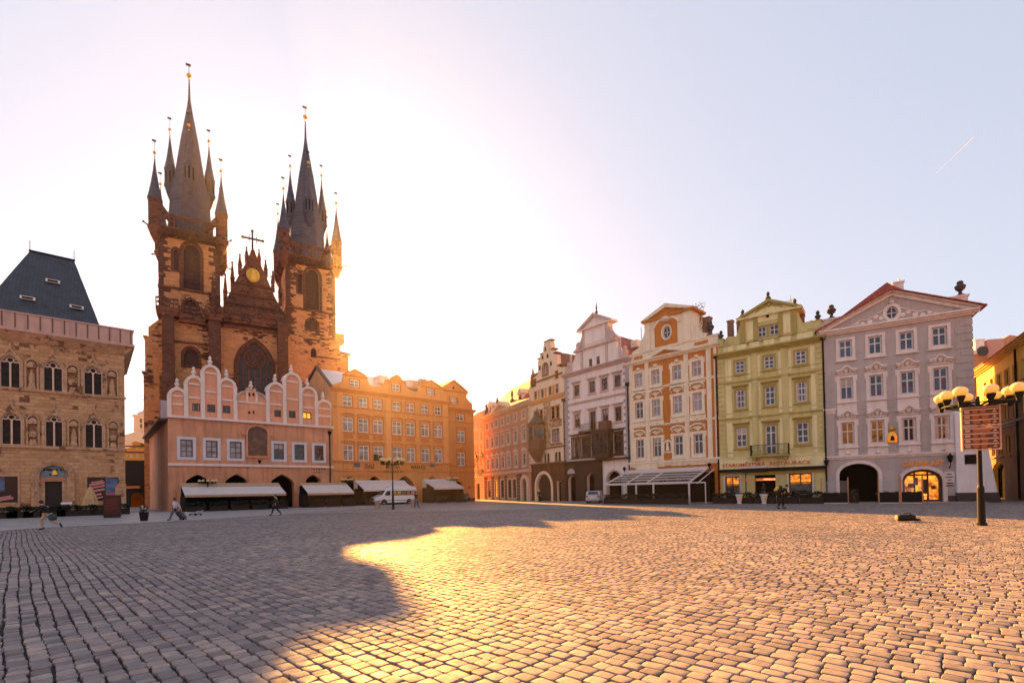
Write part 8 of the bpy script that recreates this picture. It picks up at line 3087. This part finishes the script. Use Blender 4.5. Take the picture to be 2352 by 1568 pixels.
put(b, (p0.x + .42, p0.y - .1, .72), .2)
p1 = ground_at(403, 1194.5)
person(p1, LEFT + .1, 'person in a pale blue top walking left and pulling a dark suitcase', dict(WALK, ha_r=(-.30, -.24, .84), el_r=(-.16, -.25, 1.12)), (.50, .50, .56), (.10, .10, .13), scale=.93)
def suitcase():
    q = (p1.x + .78, p1.y - .18, .03)
    r = empty('suitcase', q, .1, 'dark wheeled suitcase tilted behind the person in a pale blue top', 'suitcase')
    m = plain('suitcase_black', (.006, .006, .007), .5, .2, 4)
    a = R(-38)
    def tl(x, z):
        return (x * math.cos(a) + z * math.sin(a), 0, -x * math.sin(a) + z * math.cos(a))
    b = MB().box(-.13, .13, -.22, .22, .06, .66)
    b.v = [(tl(x, z)[0], y, tl(x, z)[2] + .06) for x, y, z in b.v]
    b.build('case', m, r)
    h = MB()
    for y in (-.12, .12):
        p, t = tl(-.08, .66), tl(-.08, 1.02)
        h.tube((p[0], y, p[2] + .06), (t[0], y, t[2] + .06), .012, n=5)
    t = tl(-.08, 1.02)
    h.tube((t[0], -.13, t[2] + .06), (t[0], .13, t[2] + .06), .018, n=5)
    h.build('handle', m_iron, r)
    for y in (-.18, .18):
        MB().tube((.02, y - .02, .05), (.02, y + .02, .05), .05, n=10).build('wheel', m_iron, r)
suitcase()
def trolley():
    P = ground_at(449, 1184)
    r = empty('hand_cart', (P.x, P.y, .03), -.3, 'low dark hand cart with pale tubing lying behind the suitcase', 'cart')
    MB().box(-.45, .45, -.25, .25, .12, .18).build('platform', m_iron, r)
    MB().path([(-.45, -.2, .18), (-1.0, -.2, .3), (-1.0, .2, .3), (-.45, .2, .18)], .022, 6).build('handle', m_white, r)
    MB().path([(.45, -.22, .18), (.45, -.22, .38), (.95, 0, .42), (.45, .22, .38), (.45, .22, .18)], .02, 6).build('guard', m_white, r)
    for x in (-.35, .35):
        for y in (-.24, .24):
            MB().tube((x, y - .025, .07), (x, y + .025, .07), .07, n=12).build('wheel', m_iron, r)
trolley()
person(ground_at(635, 1183), LEFT + .2, 'person in dark clothes walking left before the long awning', WALK, (.007, .006, .006), (.005, .005, .005), scale=1.0)
person(ground_at(956, 1166), -.6, 'person in a black jacket and blue jeans beside the minibus tail', dict(WALK, kn_l=(.16, .09, .5), an_l=(.2, .1, .09), toe_l=(.38, .1, .04), an_r=(-.2, -.09, .1), toe_r=(-.03, -.09, .03)), (.005, .005, .006), (.03, .06, .18), scale=1.02)
pp = PAINTED.world(PAINTED.S('T4', 560, 800, -4.5), -4.5)
person((pp.x, pp.y, .0), -1.9, 'dark clothed person standing before the arched gate of the painted house', STAND, (.005, .004, .004), (.004, .004, .004), hair=plain('fair_hair', (.45, .22, .06), .6, .2, 5), scale=1.02)
p2 = ground_at(1794, 1168)
person(p2, .12, 'stooping person with a big backpack walking right before the green house', BENT, (.005, .005, .005), (.006, .005, .005), scale=1.12)
def backpack():
    r = empty('backpack', (p2.x, p2.y, .012), .12, 'bulky dark backpack with painted yellow sun rim on the stooping person', 'backpack')
    r.scale = (1.12,) * 3
    a = Vector((.24, 0, .28)).normalized()
    n = Vector((-a.z, 0, a.x))
    c = Vector((.04, 0, 1.06)) + n * .25
    b = MB().lathe([(.08, -.3), (.2, -.26), (.22, -.05), (.2, .18), (.12, .3), (.03, .34)], n=12, sy=1.0, sx=.72)
    b.v = [tuple(c + a * z + n * x + Vector((0, y, 0))) for x, y, z in b.v]
    b.build('pack', plain('pack_dark', (.01, .009, .007), .7, .2, 5), r, True)
    f = MB().lathe([(.06, -.2), (.15, -.15), (.15, .1), (.05, .16)], n=10, sx=.5)
    f.v = [tuple(c + a * (z - .02) + n * (x + .15) + Vector((0, y, 0))) for x, y, z in f.v]
    f.build('sun_rim_pocket', plain('pack_sun_rim', (.60, .38, .05), .7, .15, 5), r, True)  # yellow pocket and straps paint the sunlight rimming the pack
    s = MB()
    for y in (-.13, .13):
        s.path([c + a * .25 + Vector((0, y, 0)), (.26, y, 1.37), (.3, y, 1.2), (.1, y * 1.3, .98)], .025, 6)
    s.build('strap', plain('strap_sun_rim', (.55, .36, .06), .7), r)
backpack()
cam_ = empty('hand_camera', (p2.x + .62, p2.y, 1.12), .1, 'small pale object held in both hands by the stooping person', 'camera')
MB().box(-.06, .06, -.08, .08, -.05, .05).build('body', m_iron, cam_)
b = MB().tube((.06, 0, 0), (.13, 0, 0), .04, n=10)
b.build('lens', m_gold, cam_)
def duffel():
    P = ground_at(2081, 1197.5)
    r = empty('duffel_bag', (P.x, P.y, .02), -.12, 'dark rounded bag lying alone on the sunny cobbles', 'bag')
    m = plain('duffel_black', (.005, .004, .004), .75, .25, 6)
    b = MB().lathe([(.02, -.36), (.13, -.345), (.155, -.28), (.16, 0), (.155, .25), (.12, .33), (.02, .35)], n=14)
    b.v = [(z, y * 1.15, .155 + x * .95) for x, y, z in b.v]
    b.build('bag', m, r, True)
    e = MB().lathe([(.02, 0), (.1, .01), (.11, .03), (.02, .05)], n=12)
    e.v = [(-.355 - z, y, .155 + x) for x, y, z in e.v]
    e.build('end_cap', plain('tan_leather', (.38, .24, .12), .6), r)
    MB().path([(-.18, -.1, .28), (-.12, -.12, .36), (.1, -.12, .36), (.16, -.1, .28)], .018, 6).build('handle', m, r)
    MB().lathe([(.02, 0), (.09, .01), (.1, .06), (.05, .11), (.02, .12)], n=10, sx=1.4).build('pouch', m, r, True, (.46, 0, .0))
duffel()

# ------------------------------------------------------------------ thin haze over the square, added for the glow round the sun
def haze():
    k = NT('haze')
    out = [n for n in k.t.nodes if n.type == 'OUTPUT_MATERIAL'][0]
    k.t.nodes.remove(k.b)
    pv = k.n('VolumePrincipled')
    pv.inputs['Color'].default_value = (1.0, .93, .88, 1)
    pv.inputs['Density'].default_value = HAZE
    pv.inputs['Anisotropy'].default_value = .8
    k.l(pv.outputs[0], out.inputs['Volume'])
    o = MB().box(-170, 170, -40, 330, -1.2, 95).build('haze', k.m)
    return tag(o, kind='stuff')
HAZE = .00012
haze()
